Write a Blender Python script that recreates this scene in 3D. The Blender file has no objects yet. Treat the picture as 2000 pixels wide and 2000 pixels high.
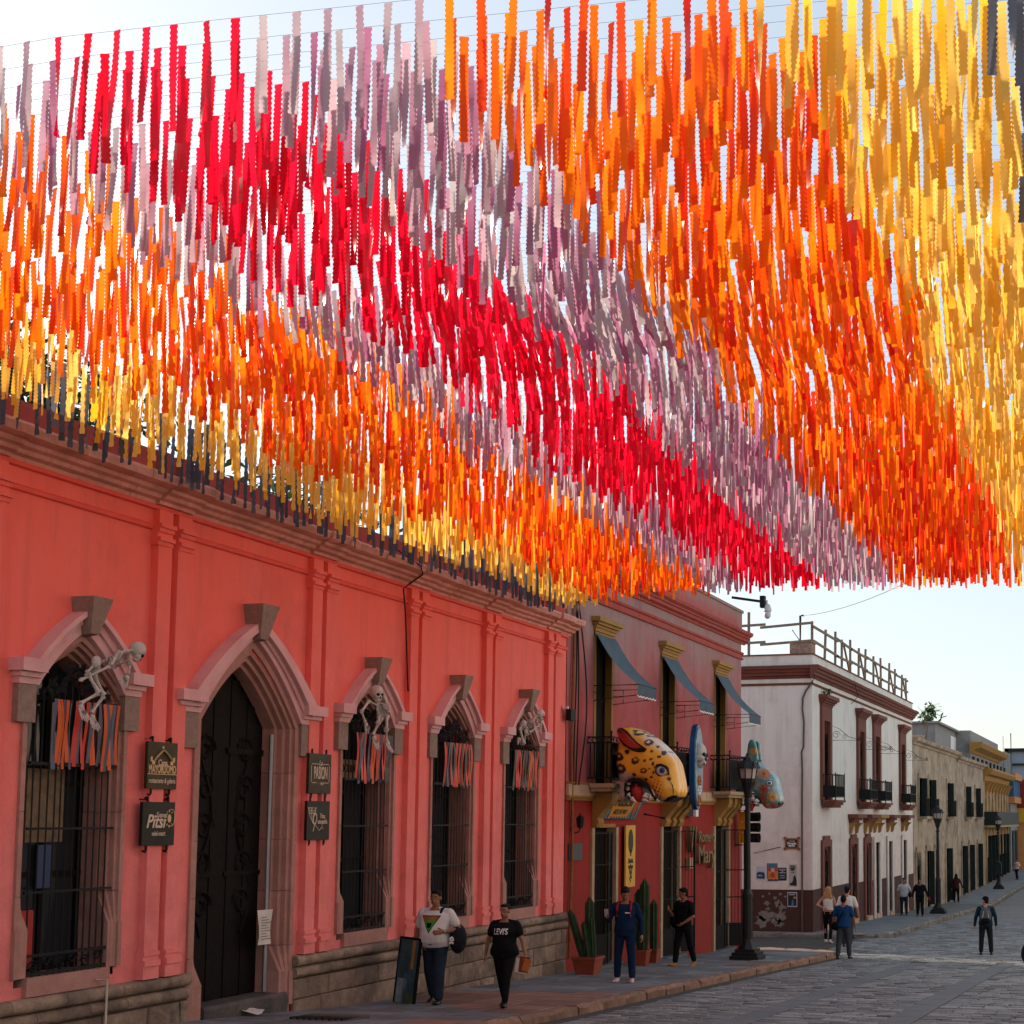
import bpy, bmesh, math, random
import numpy as np
from mathutils import Vector, Matrix, noise as mnoise
RND = random.Random(7)
rad = math.radians
sc = bpy.context.scene
COL = sc.collection

# ---------------------------------------------------------------- camera, sky, sun, exposure
EYE = Vector((0.0, 0.0, 1.6))
FPX, CX, CY = 2800.0, 1500.0, 1355.0          # focal length and principal point in units of a 2000 px frame
cam_d = bpy.data.cameras.new('camera')
cam = bpy.data.objects.new('camera', cam_d)
COL.objects.link(cam)
cam.location = EYE
cam.rotation_euler = (rad(90 + 5.0), 0, rad(14.65))
cam_d.sensor_width = 36.0
cam_d.lens = FPX / 2000 * 36
cam_d.shift_x = -(CX - 1000) / 2000
cam_d.shift_y = (CY - 1000) / 2000
cam_d.clip_start = 0.1
cam_d.clip_end = 3000
sc.camera = cam

SUN_EL, SUN_AZ = 19.0, 154.3                   # degrees; azimuth counter-clockwise from +X
world = bpy.data.worlds.new('World')
sc.world = world
world.use_nodes = True
wn, wl = world.node_tree.nodes, world.node_tree.links
bg = wn['Background']
sky = wn.new('ShaderNodeTexSky')
sky.sky_type = 'NISHITA'
sky.sun_disc = False
sky.sun_elevation = rad(SUN_EL)
sky.sun_rotation = rad(90 - SUN_AZ)            # Nishita measures clockwise from +Y
sky.air_density, sky.dust_density, sky.ozone_density = 1.0, 1.2, 1.0
gm = wn.new('ShaderNodeGamma')                 # tone compression evens the hazy sky out
gm.inputs['Gamma'].default_value = 0.42
hs = wn.new('ShaderNodeHueSaturation')
hs.inputs['Saturation'].default_value = 0.95
hs.inputs['Value'].default_value = 2.0
wl.new(sky.outputs[0], gm.inputs['Color'])
wl.new(gm.outputs[0], hs.inputs['Color'])
tn = wn.new('ShaderNodeVectorMath'); tn.operation = 'MULTIPLY'; tn.inputs[1].default_value = (0.955, 0.995, 1.03)
wl.new(hs.outputs[0], tn.inputs[0])
wl.new(tn.outputs[0], bg.inputs['Color'])
bg.inputs['Strength'].default_value = 0.15
sun_d = bpy.data.lights.new('sun', 'SUN')
sun_d.energy = 5.0
sun_d.angle = rad(0.6)
sun_d.color = (1.0, 0.85, 0.68)
sun = bpy.data.objects.new('sun', sun_d)
COL.objects.link(sun)
sdir = Vector((math.cos(rad(SUN_AZ)) * math.cos(rad(SUN_EL)), math.sin(rad(SUN_AZ)) * math.cos(rad(SUN_EL)), math.sin(rad(SUN_EL))))
sun.rotation_euler = sdir.to_track_quat('Z', 'Y').to_euler()
sun.location = (-40, 60, 40)
sc.view_settings.view_transform = 'Standard'
sc.view_settings.look = 'None'
sc.view_settings.gamma = 1
sc.view_settings.exposure = 0.74
sc.view_settings.use_curve_mapping = False
sc.render.engine = 'CYCLES'
sc.cycles.use_denoising = True
sc.cycles.max_bounces = 8
sc.cycles.diffuse_bounces = 5
sc.cycles.glossy_bounces = 3
sc.cycles.transmission_bounces = 5
sc.cycles.caustics_reflective = False
sc.cycles.caustics_refractive = False

# ---------------------------------------------------------------- where a point of the photograph lies on a plane of the place
CAMR = cam.rotation_euler.to_matrix()
def ray(px, py):
    return CAMR @ Vector(((px - CX) / FPX, -(py - CY) / FPX, -1.0))
def on_x(px, py, X):
    d = ray(px, py); t = (X - EYE.x) / d.x
    return EYE + d * t
def on_y(px, py, Y):
    d = ray(px, py); t = (Y - EYE.y) / d.y
    return EYE + d * t
XF = -11.32                                    # the street front of the left-hand houses
KERB = -8.12
GT = [(-60, 3.6), (0, 0.02), (10, -0.60), (19, -1.22), (29, -1.66), (37, -2.05), (42, -2.33), (49, -2.45), (64, -2.82), (84, -3.40), (113, -3.25), (180, -2.3), (420, 0.0)]
def zg(s):                                     # height of the road at distance s down the street
    for (a, za), (b, zb) in zip(GT, GT[1:]):
        if s <= b:
            return za + (zb - za) * (s - a) / (b - a)
    return GT[-1][1]
def zp(s):
    return zg(s) + 0.12                        # pavement
def on_ground(px, py, f=zg):
    d = ray(px, py); s = 20.0
    for _ in range(40):
        t = (f(s) - EYE.z) / d.z
        s = 0.5 * s + 0.5 * (EYE.y + d.y * t)
    return Vector((EYE.x + d.x * s / d.y, s, f(s)))

# ---------------------------------------------------------------- objects
WL = {}
def tag(o, label=None, cat=None, group=None, kind=None):
    if label: o['label'] = label
    if cat: o['category'] = cat
    if group: o['group'] = group
    if kind: o['kind'] = kind
    return o
def empty(name, loc, label=None, cat=None, group=None, rotz=0.0):
    o = bpy.data.objects.new(name, None)
    o.empty_display_size = 0.2
    COL.objects.link(o)
    o.location = loc
    o.rotation_euler = (0, 0, rotz)
    WL[o.name] = Vector(loc)
    return tag(o, label, cat, group)
def link_mesh(name, me, parent=None, loc=(0, 0, 0)):
    o = bpy.data.objects.new(name, me)
    COL.objects.link(o)
    o.location = loc
    if parent is not None:
        o.parent = parent
        WL[o.name] = WL.get(parent.name, Vector((0, 0, 0)))
    else:
        WL[o.name] = Vector((0, 0, 0))
    return o
def inst(me, name, parent, loc, scale=(1, 1, 1), rot=(0, 0, 0)):
    """a piece sharing mesh data, placed at a world point below a parent that is not rotated"""
    o = bpy.data.objects.new(name, me)
    COL.objects.link(o)
    base = WL.get(parent.name, Vector((0, 0, 0))) if parent is not None else Vector((0, 0, 0))
    o.location = Vector(loc) - base
    o.scale = scale
    o.rotation_euler = rot
    if parent is not None: o.parent = parent
    WL[o.name] = Vector(loc)
    return o
def frame_of(d):
    d = Vector(d).normalized()
    up = Vector((0, 0, 1)) if abs(d.z) < 0.95 else Vector((1, 0, 0))
    a = d.cross(up).normalized()
    return a, a.cross(d).normalized()

class MB:
    def __init__(self):
        self.v, self.f, self.m = [], [], []
    def add(self, vs, fs, mat=0):
        n = len(self.v)
        self.v.extend(tuple(p) for p in vs)
        self.f.extend(tuple(i + n for i in f) for f in fs)
        self.m.extend([mat] * len(fs))
    def box(self, x0, x1, y0, y1, z0, z1, mat=0):
        vs = [(x, y, z) for z in (z0, z1) for y in (y0, y1) for x in (x0, x1)]
        self.add(vs, [(0, 2, 3, 1), (4, 5, 7, 6), (0, 1, 5, 4), (2, 6, 7, 3), (0, 4, 6, 2), (1, 3, 7, 5)], mat)
    def bar(self, p, q, w, h=None, mat=0, up=None):
        p, q = Vector(p), Vector(q); h = w if h is None else h
        a, b = frame_of(q - p)
        vs = [r + a * (sx * w / 2) + b * (sy * h / 2) for r in (p, q) for sx, sy in ((-1, -1), (1, -1), (1, 1), (-1, 1))]
        self.add(vs, [(3, 2, 1, 0), (4, 5, 6, 7), (0, 1, 5, 4), (1, 2, 6, 5), (2, 3, 7, 6), (3, 0, 4, 7)], mat)
    def tube(self, pts, r, n=6, mat=0, cap=True):
        pts = [Vector(p) for p in pts]
        rs = r if isinstance(r, (list, tuple)) else [r] * len(pts)
        rings = []; prev = None
        for i, p in enumerate(pts):
            d = pts[min(i + 1, len(pts) - 1)] - pts[max(i - 1, 0)]
            if d.length < 1e-9: d = Vector((0, 0, 1))
            d.normalize()
            if prev is None:
                a, b = frame_of(d)
            else:
                a = prev - d * prev.dot(d)
                a = a.normalized() if a.length > 1e-6 else frame_of(d)[0]
                b = d.cross(a)
            prev = a
            rings.append([p + a * (math.cos(t * 2 * math.pi / n) * rs[i]) + b * (math.sin(t * 2 * math.pi / n) * rs[i]) for t in range(n)])
        self.loft(rings, mat, cap)
    def loft(self, rings, mat=0, cap=True):
        n = len(rings[0]); vs = [p for r in rings for p in r]; fs = []
        for i in range(len(rings) - 1):
            for j in range(n):
                k = (j + 1) % n
                fs.append((i * n + j, i * n + k, (i + 1) * n + k, (i + 1) * n + j))
        if cap:
            fs.append(tuple(range(n))[::-1]); fs.append(tuple((len(rings) - 1) * n + j for j in range(n)))
        self.add(vs, fs, mat)
    def lathe(self, prof, c=(0, 0, 0), n=16, mat=0, axis='z'):
        rings = []
        for r, h in prof:
            ring = []
            for t in range(n):
                a = 2 * math.pi * t / n
                u, v = r * math.cos(a), r * math.sin(a)
                ring.append((c[0] + u, c[1] + v, c[2] + h) if axis == 'z' else (c[0] + h, c[1] + u, c[2] + v) if axis == 'x' else (c[0] + v, c[1] + h, c[2] + u))
            rings.append(ring)
        self.loft(rings, mat)
    def prism(self, poly, axis, a, b, mat=0):
        """poly of (u,v): axis x -> (y,z), axis y -> (x,z), axis z -> (x,y); from a to b along the axis"""
        def P(u, v, t):
            return (t, u, v) if axis == 'x' else (u, t, v) if axis == 'y' else (u, v, t)
        n = len(poly)
        vs = [P(u, v, a) for u, v in poly] + [P(u, v, b) for u, v in poly]
        fs = [tuple(range(n)), tuple(range(2 * n - 1, n - 1, -1))] + [(i, n + i, n + (i + 1) % n, (i + 1) % n) for i in range(n)]
        self.add(vs, fs, mat)
    def ell(self, c, r, n=10, m=7, mat=0, rot=None):
        rings = []
        for i in range(m + 1):
            th = math.pi * i / m
            th = min(max(th, 0.02), math.pi - 0.02)
            ring = []
            for j in range(n):
                a = 2 * math.pi * j / n
                p = Vector((r[0] * math.sin(th) * math.cos(a), r[1] * math.sin(th) * math.sin(a), r[2] * math.cos(th)))
                if rot is not None: p = rot @ p
                ring.append(Vector(c) + p)
            rings.append(ring)
        self.loft(rings, mat)
    def mesh(self, name, mats, off=(0, 0, 0), smooth=False):
        me = bpy.data.meshes.new(name)
        off = Vector(off)
        me.from_pydata([(p[0] - off.x, p[1] - off.y, p[2] - off.z) for p in self.v], [], self.f)
        mats = mats if isinstance(mats, (list, tuple)) else [mats]
        for m in mats: me.materials.append(m)
        if len(mats) > 1: me.polygons.foreach_set('material_index', self.m)
        bm = bmesh.new(); bm.from_mesh(me)
        bmesh.ops.recalc_face_normals(bm, faces=bm.faces)
        bm.to_mesh(me); bm.free()
        if smooth:
            me.polygons.foreach_set('use_smooth', [True] * len(me.polygons))
            try: me.set_sharp_from_angle(angle=rad(smooth if smooth is not True else 50))
            except Exception: pass
        me.update()
        return me
    def build(self, name, mats, parent=None, smooth=False, local=False):
        off = Vector((0, 0, 0)) if (parent is None or local) else WL.get(parent.name, Vector((0, 0, 0)))
        return link_mesh(name, self.mesh(name, mats, off, smooth), parent)

# ---------------------------------------------------------------- materials
MATS = {}
def M(name, col, rough=0.8, var=0.12, scale=2.5, bump=0.15, bscale=30.0, spec=0.3, stain=None, stain_amt=0.0, stain_scale=0.7, island=0.0, metal=0.0, coat=0.0, vcol=False, detail=6.0):
    if name in MATS: return MATS[name]
    m = bpy.data.materials.new(name); m.use_nodes = True
    nt = m.node_tree; N, L = nt.nodes, nt.links
    b = N['Principled BSDF']
    geo = N.new('ShaderNodeNewGeometry')
    n1 = N.new('ShaderNodeTexNoise'); n1.inputs['Scale'].default_value = scale; n1.inputs['Detail'].default_value = detail; n1.inputs['Roughness'].default_value = 0.65
    L.new(geo.outputs['Position'], n1.inputs['Vector'])
    mr = N.new('ShaderNodeMapRange'); mr.inputs['From Min'].default_value = 0.3; mr.inputs['From Max'].default_value = 0.7
    mr.inputs['To Min'].default_value = 1 - var; mr.inputs['To Max'].default_value = 1 + var
    L.new(n1.outputs['Fac'], mr.inputs['Value'])
    fac = mr.outputs['Result']
    if island:
        oi = N.new('ShaderNodeObjectInfo')
        ad = N.new('ShaderNodeMath'); ad.operation = 'ADD'
        L.new(geo.outputs['Random Per Island'], ad.inputs[0]); L.new(oi.outputs['Random'], ad.inputs[1])
        fr = N.new('ShaderNodeMath'); fr.operation = 'FRACT'; L.new(ad.outputs[0], fr.inputs[0])
        m2 = N.new('ShaderNodeMapRange'); m2.inputs['To Min'].default_value = 1 - island; m2.inputs['To Max'].default_value = 1 + island
        L.new(fr.outputs[0], m2.inputs['Value'])
        mu = N.new('ShaderNodeMath'); mu.operation = 'MULTIPLY'; L.new(fac, mu.inputs[0]); L.new(m2.outputs['Result'], mu.inputs[1])
        fac = mu.outputs[0]
    vm = N.new('ShaderNodeVectorMath'); vm.operation = 'SCALE'
    if vcol:
        at = N.new('ShaderNodeAttribute'); at.attribute_name = 'paint'
        L.new(at.outputs['Color'], vm.inputs[0])
    else:
        vm.inputs[0].default_value = col[:3]
    L.new(fac, vm.inputs['Scale'])
    out = vm.outputs['Vector']
    if stain is not None:
        n2 = N.new('ShaderNodeTexNoise'); n2.inputs['Scale'].default_value = stain_scale; n2.inputs['Detail'].default_value = 8; n2.inputs['Roughness'].default_value = 0.7
        L.new(geo.outputs['Position'], n2.inputs['Vector'])
        m3 = N.new('ShaderNodeMapRange'); m3.inputs['From Min'].default_value = 0.45; m3.inputs['From Max'].default_value = 0.68; m3.inputs['To Max'].default_value = stain_amt
        L.new(n2.outputs['Fac'], m3.inputs['Value'])
        mx = N.new('ShaderNodeMix'); mx.data_type = 'RGBA'
        L.new(m3.outputs['Result'], mx.inputs['Factor']); L.new(out, mx.inputs['A']); mx.inputs['B'].default_value = (*stain[:3], 1)
        out = mx.outputs['Result']
    L.new(out, b.inputs['Base Color'])
    b.inputs['Roughness'].default_value = rough
    b.inputs['Specular IOR Level'].default_value = spec
    b.inputs['Metallic'].default_value = metal
    b.inputs['Coat Weight'].default_value = coat
    if bump:
        n3 = N.new('ShaderNodeTexNoise'); n3.inputs['Scale'].default_value = bscale; n3.inputs['Detail'].default_value = 5
        L.new(geo.outputs['Position'], n3.inputs['Vector'])
        bp = N.new('ShaderNodeBump'); bp.inputs['Strength'].default_value = bump; bp.inputs['Distance'].default_value = 0.02
        L.new(n3.outputs['Fac'], bp.inputs['Height']); L.new(bp.outputs[0], b.inputs['Normal'])
    MATS[name] = m
    return m
def MT(name, col, col2, trans=0.5, rough=0.3):
    """thin plastic film that lets light through, with streaks"""
    m = bpy.data.materials.new(name); m.use_nodes = True
    nt = m.node_tree; N, L = nt.nodes, nt.links
    b = N['Principled BSDF']; out = N['Material Output']
    geo = N.new('ShaderNodeNewGeometry')
    mp = N.new('ShaderNodeMapping'); mp.inputs['Scale'].default_value = (9, 9, 2.2)
    L.new(geo.outputs['Position'], mp.inputs['Vector'])
    n1 = N.new('ShaderNodeTexNoise'); n1.inputs['Scale'].default_value = 1.0; n1.inputs['Detail'].default_value = 3
    L.new(mp.outputs[0], n1.inputs['Vector'])
    oi = N.new('ShaderNodeObjectInfo')
    ad = N.new('ShaderNodeMath'); ad.operation = 'ADD'; L.new(geo.outputs['Random Per Island'], ad.inputs[0]); L.new(oi.outputs['Random'], ad.inputs[1])
    fr = N.new('ShaderNodeMath'); fr.operation = 'FRACT'; L.new(ad.outputs[0], fr.inputs[0])
    m0 = N.new('ShaderNodeMath'); m0.operation = 'MULTIPLY_ADD'; L.new(n1.outputs['Fac'], m0.inputs[0]); m0.inputs[1].default_value = 0.7; L.new(fr.outputs[0], m0.inputs[2])
    mr = N.new('ShaderNodeMapRange'); mr.inputs['From Min'].default_value = 0.25; mr.inputs['From Max'].default_value = 1.25
    L.new(m0.outputs[0], mr.inputs['Value'])
    mx = N.new('ShaderNodeMix'); mx.data_type = 'RGBA'
    L.new(mr.outputs['Result'], mx.inputs['Factor']); mx.inputs['A'].default_value = (*col, 1); mx.inputs['B'].default_value = (*col2, 1)
    L.new(mx.outputs['Result'], b.inputs['Base Color'])
    b.inputs['Roughness'].default_value = rough; b.inputs['Specular IOR Level'].default_value = 0.5
    tr = N.new('ShaderNodeBsdfTranslucent'); L.new(mx.outputs['Result'], tr.inputs['Color'])
    ms = N.new('ShaderNodeMixShader'); ms.inputs['Fac'].default_value = trans
    L.new(b.outputs[0], ms.inputs[1]); L.new(tr.outputs[0], ms.inputs[2]); L.new(ms.outputs[0], out.inputs['Surface'])
    MATS[name] = m
    return m
def MG(name, col=(0.02, 0.025, 0.03), rough=0.05):
    m = bpy.data.materials.new(name); m.use_nodes = True
    b = m.node_tree.nodes['Principled BSDF']
    b.inputs['Base Color'].default_value = (*col, 1); b.inputs['Roughness'].default_value = rough; b.inputs['Specular IOR Level'].default_value = 0.3
    N, L = m.node_tree.nodes, m.node_tree.links
    geo = N.new('ShaderNodeNewGeometry'); n3 = N.new('ShaderNodeTexNoise'); n3.inputs['Scale'].default_value = 1.5
    L.new(geo.outputs['Position'], n3.inputs['Vector'])
    bp = N.new('ShaderNodeBump'); bp.inputs['Strength'].default_value = 0.05; L.new(n3.outputs['Fac'], bp.inputs['Height']); L.new(bp.outputs[0], b.inputs['Normal'])
    MATS[name] = m
    return m

def MZ(name, low, high, z0, z1, amt=.35, rough=.88, stain=None, grime=None, gamt=.5):
    """paint that fades or is tinted from one colour to another with height, unevenly"""
    m = M(name, low, rough, .13, 3.0, .32, 38, detail=10.0)
    nt = m.node_tree; N, L = nt.nodes, nt.links; b = N['Principled BSDF']
    src = b.inputs['Base Color'].links[0].from_socket
    geo = N.new('ShaderNodeNewGeometry'); sp = N.new('ShaderNodeSeparateXYZ'); L.new(geo.outputs['Position'], sp.inputs[0])
    mp = N.new('ShaderNodeMapping'); mp.inputs['Scale'].default_value = (1.2, 1.2, .45); L.new(geo.outputs['Position'], mp.inputs[0])
    nz = N.new('ShaderNodeTexNoise'); nz.inputs['Scale'].default_value = 1.0; nz.inputs['Detail'].default_value = 9; nz.inputs['Roughness'].default_value = .68
    L.new(mp.outputs[0], nz.inputs['Vector'])
    mr = N.new('ShaderNodeMapRange'); mr.inputs['From Min'].default_value = z0; mr.inputs['From Max'].default_value = z1; L.new(sp.outputs['Z'], mr.inputs['Value'])
    ad = N.new('ShaderNodeMath'); ad.operation = 'MULTIPLY_ADD'; L.new(nz.outputs['Fac'], ad.inputs[0]); ad.inputs[1].default_value = amt * 4; L.new(mr.outputs[0], ad.inputs[2])
    sb = N.new('ShaderNodeMath'); sb.operation = 'SUBTRACT'; sb.use_clamp = True; L.new(ad.outputs[0], sb.inputs[0]); sb.inputs[1].default_value = amt * 2
    mx = N.new('ShaderNodeMix'); mx.data_type = 'RGBA'; L.new(sb.outputs[0], mx.inputs['Factor']); L.new(src, mx.inputs['A']); mx.inputs['B'].default_value = (*high, 1)
    out = mx.outputs['Result']
    if grime:                                   # rain streaks and rubbed, patched places
        for sc3, lo, hi, k in (((3.5, 3.5, .30), .50, .78, gamt), ((.9, .9, .8), .52, .70, gamt * .8), ((9, 9, 7), .60, .74, gamt * .7)):
            m4 = N.new('ShaderNodeMapping'); m4.inputs['Scale'].default_value = sc3; m4.inputs['Location'].default_value = (sc3[0], 3.1, 7.7); L.new(geo.outputs['Position'], m4.inputs[0])
            n4 = N.new('ShaderNodeTexNoise'); n4.inputs['Scale'].default_value = 1.0; n4.inputs['Detail'].default_value = 8; n4.inputs['Roughness'].default_value = .66; L.new(m4.outputs[0], n4.inputs['Vector'])
            r4 = N.new('ShaderNodeMapRange'); r4.inputs['From Min'].default_value = lo; r4.inputs['From Max'].default_value = hi; r4.inputs['To Max'].default_value = k; L.new(n4.outputs['Fac'], r4.inputs['Value'])
            x4 = N.new('ShaderNodeMix'); x4.data_type = 'RGBA'; L.new(r4.outputs['Result'], x4.inputs['Factor']); L.new(out, x4.inputs['A']); x4.inputs['B'].default_value = (*grime, 1); out = x4.outputs['Result']
    L.new(out, b.inputs['Base Color'])
    return m
PINK = MZ('pink_plaster', (0.78, 0.225, 0.21), (0.86, 0.155, 0.115), 0.2, 5.2, .34, grime=(.50, .115, .10), gamt=.48)  # upper colour shifted redder to put in the streamers' reflected light
PINKT = M('pink_trim_paint', (0.78, 0.105, 0.08), 0.8, 0.08, 4, 0.1, 60)
HOOD = M('pale_pink_stone', (0.70, 0.42, 0.42), 0.85, 0.12, 6, 0.3, 60, stain=(0.45, 0.20, 0.20), stain_amt=0.5, stain_scale=3)
JAMB = M('brown_pink_stone', (0.40, 0.215, 0.18), 0.85, 0.14, 5, 0.35, 50, stain=(0.24, 0.13, 0.10), stain_amt=0.5, stain_scale=2.0, island=0.08)
KEY = M('grey_brown_stone', (0.27, 0.20, 0.165), 0.9, 0.18, 14, 0.5, 70, island=0.06)
CORN = M('worn_cornice_stone', (0.66, 0.31, 0.24), 0.85, 0.16, 5, 0.4, 40, stain=(0.36, 0.15, 0.10), stain_amt=0.6, stain_scale=2.2)
PLIN = M('plinth_stone', (0.255, 0.19, 0.14), 0.9, 0.3, 7, 0.6, 35, stain=(0.06, 0.052, 0.05), stain_amt=0.85, stain_scale=1.3, island=0.22)
MORT = M('dark_mortar', (0.09, 0.075, 0.06), 0.95, 0.2, 8, 0.3, 40)
PARA = M('parapet_plaster', (0.42, 0.07, 0.05), 0.9, 0.16, 3, 0.3, 30, stain=(0.22, 0.05, 0.04), stain_amt=0.6, stain_scale=1.2)
IRON = M('black_iron', (0.008, 0.010, 0.011), 0.6, 0.2, 20, 0.1, 60, spec=0.18)
WOODD = M('dark_door_wood', (0.009, 0.0075, 0.0065), 0.7, 0.3, 12, 0.3, 40, spec=0.10)
GLASS = MG('dark_window_glass')
DARK = M('dim_interior_plaster', (0.13, 0.10, 0.075), 0.9, 0.2, 2, 0)
WHITE = M('white_paint', (0.75, 0.74, 0.71), 0.6, 0.05, 6, 0.05, 40)
BONE = M('plastic_bone', (0.50, 0.48, 0.44), 0.55, 0.22, 25, 0.25, 60)
BLACKP = M('black_paper', (0.01, 0.01, 0.012), 0.8, 0.2, 10, 0.1, 30)
# ================================================================ ground, road, pavements, kerbs
PAVER = M('grey_paver_stone', (0.165, 0.175, 0.178), 0.66, 0.26, 9, 0.6, 45, stain=(0.06, 0.058, 0.055), stain_amt=0.6, stain_scale=0.6, island=0.5, spec=0.4)
SLABG = M('grey_pavement_stone', (0.145, 0.165, 0.18), 0.75, 0.2, 7, 0.4, 40, stain=(0.06, 0.055, 0.05), stain_amt=0.6, stain_scale=0.9, island=0.3)
SLABR = M('reddish_pavement_stone', (0.20, 0.115, 0.085), 0.75, 0.2, 7, 0.4, 40, stain=(0.08, 0.055, 0.05), stain_amt=0.6, stain_scale=0.9, island=0.3)
KERBM = M('brown_kerb_stone', (0.235, 0.135, 0.095), 0.85, 0.3, 9, 0.6, 30, stain=(0.10, 0.075, 0.06), stain_amt=0.7, stain_scale=2.5, island=0.2)
STRIP = M('smooth_grey_strip', (0.115, 0.132, 0.142), 0.75, 0.15, 5, 0.25, 60, stain=(0.075, 0.075, 0.075), stain_amt=0.5, stain_scale=0.8)
BEDM = M('dark_joint_sand', (0.05, 0.048, 0.045), 0.95, 0.2, 10, 0.2, 40)
FARR = M('far_road_stone', (0.16, 0.168, 0.172), 0.85, 0.3, 5, 0.6, 12, stain=(0.06, 0.058, 0.055), stain_amt=0.5, stain_scale=1.2)
EARTH = M('dusty_ground', (0.20, 0.17, 0.13), 0.95, 0.2, 0.2, 0.2, 3)

def sheet(name, x0, x1, ys, dz, mat, f=zg):
    mb = MB()
    vs, fs = [], []
    for y in ys:
        vs += [(x0, y, f(y) + dz), (x1, y, f(y) + dz)]
    for i in range(len(ys) - 1):
        fs.append((2 * i, 2 * i + 1, 2 * i + 3, 2 * i + 2))
    mb.add(vs, fs)
    o = mb.build(name, mat)
    tag(o, kind='structure')
    return o
YS = [-60, -20] + [float(i) for i in range(-10, 130, 2)] + [140, 160, 180, 260, 420]
sheet('ground', -500, 500, YS + [900, 1800], -0.16, EARTH, lambda y: zg(min(y, 420)))
road = sheet('road', KERB, 3.2, [y for y in YS if y <= 420], -0.012, BEDM)
sheet('cross_street', -40, KERB - 0.002, [40.8, 42, 44, 46, 48, 49], -0.020, BEDM)

def paver_mesh(name, seed, mat):
    r = random.Random(seed); mb = MB()
    b = 0.06
    lo = [(-.5, -.5, -1), (.5, -.5, -1), (.5, .5, -1), (-.5, .5, -1)]
    j = lambda: r.uniform(-0.02, 0.02)
    md = [(-.5 + j(), -.5 + j(), -0.25), (.5 + j(), -.5 + j(), -0.25), (.5 + j(), .5 + j(), -0.25), (-.5 + j(), .5 + j(), -0.25)]
    hi = [(x * (1 - b), y * (1 - 2 * b), r.uniform(-0.12, 0.0)) for x, y, z in md]
    mb.add(lo + md + hi, [(0, 1, 5, 4), (1, 2, 6, 5), (2, 3, 7, 6), (3, 0, 4, 7), (4, 5, 9, 8), (5, 6, 10, 9), (6, 7, 11, 10), (7, 4, 8, 11), (8, 9, 10, 11)])
    return mb, mb.mesh(name, mat)
PV = [paver_mesh('paver_%d' % i, i, PAVER) for i in range(8)]
r1 = random.Random(3)
BANDS = [(-5.86, -5.40), (-3.70, -3.26)]
SEGX = [(KERB + 0.30, BANDS[0][0] - 0.01), (BANDS[0][1] + 0.01, BANDS[1][0] - 0.01), (BANDS[1][1] + 0.01, 0.4)]
cells = []
y = 14.6
while y < 62:
    d = r1.choice((0.16, 0.19, 0.22)) * (1 if y < 40 else 1.25)
    for (a, b) in (SEGX if y < 37.2 else [(KERB + 0.30 if y < 38.5 else -9.4 if y < 49 else -8.4, 0.4)]):
        x = a
        while x < b - 0.05:
            w = min(r1.uniform(0.2, 0.46) * (1 if y < 40 else 1.3), b - x)
            if b - x - w < 0.15: w = b - x
            if x + w < -0.075 * y + 0.4 + 1.2:
                cells.append((x + w / 2, y + d / 2, w - 0.014, d - 0.014))
            x += w
    y += d
n_own = 0
rest = MB()
for (cx, cy, w, d) in cells:
    zc = zg(cy) + r1.uniform(0.0, 0.018)
    vis = cy > 16.2 and n_own < 295
    if vis:
        o = inst(r1.choice(PV)[1], 'paver', road, (cx, cy, zc + 0.0), (w, d, 0.05), (math.atan((zg(cy + .5) - zg(cy - .5))) , r1.uniform(-.012, .012), 0))
        n_own += 1
    else:
        k = r1.choice(PV)[0]
        sl = zg(cy + .5) - zg(cy - .5)
        tx = r1.uniform(-.012, .012)
        rest.add([(cx + p[0] * w, cy + p[1] * d, zc + p[2] * 0.05 + p[1] * d * sl + tx * p[0] * w) for p in k.v], k.f)
o = rest.build('paving_stones', PAVER, road); tag(o, kind='stuff')
for (a, b) in BANDS:
    mb = MB(); ys = np.arange(14.5, 37.3, 1.15)
    for y0, y1 in zip(ys, ys[1:]):
        q = 0.006
        mb.add([(a, y0 + q, zg(y0) + .004), (b, y0 + q, zg(y0) + .004), (b, y1 - q, zg(y1) + .004), (a, y1 - q, zg(y1) + .004),
                (a, y0 + q, zg(y0) - .03), (b, y0 + q, zg(y0) - .03), (b, y1 - q, zg(y1) - .03), (a, y1 - q, zg(y1) - .03)],
               [(0, 1, 2, 3), (0, 4, 5, 1), (1, 5, 6, 2), (2, 6, 7, 3), (3, 7, 4, 0)])
    o = mb.build('smooth_strip', STRIP, road)
sheet('far_road', -8.4, 3.2, [62, 64, 70, 84, 95, 113, 140, 180, 260, 420], 0.004, FARR)

# pavement of the near block, slab by slab
pave = sheet('pavement', XF - 0.3, KERB - 0.26, [-20, 0, 8, 14, 19, 24, 29, 33, 37, 40.4], -0.035, BEDM, zp)
r2 = random.Random(11)
SL = [(paver_mesh('slab_grey_%d' % i, 40 + i, SLABG)[1], paver_mesh('slab_red_%d' % i, 40 + i, SLABR)[1]) for i in range(4)]
nsl = 0
cols = np.linspace(XF + 0.02, KERB - 0.27, 5)
for ci in range(4):
    y = 12.0 + r2.uniform(0, .6)
    while y < 40.2:
        L = r2.uniform(0.45, 0.95)
        if y + L > 40.3: L = 40.3 - y
        if L < 0.1: break
        x0, x1 = cols[ci], cols[ci + 1]
        pr = mnoise.noise(Vector((x0 * 0.5, y * 0.22, 3.0))) + (0.25 if y < 22 else -0.12)
        red = pr + r2.uniform(-.25, .25) > 0.27
        cy = y + L / 2
        inst(r2.choice(SL)[1 if red else 0], 'slab', pave, ((x0 + x1) / 2, cy, zp(cy) + r2.uniform(0, .01)), (x1 - x0 - .012, L - .012, .06), (math.atan(zp(cy + .5) - zp(cy - .5)), r2.uniform(-.008, .008), 0))
        y += L
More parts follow.
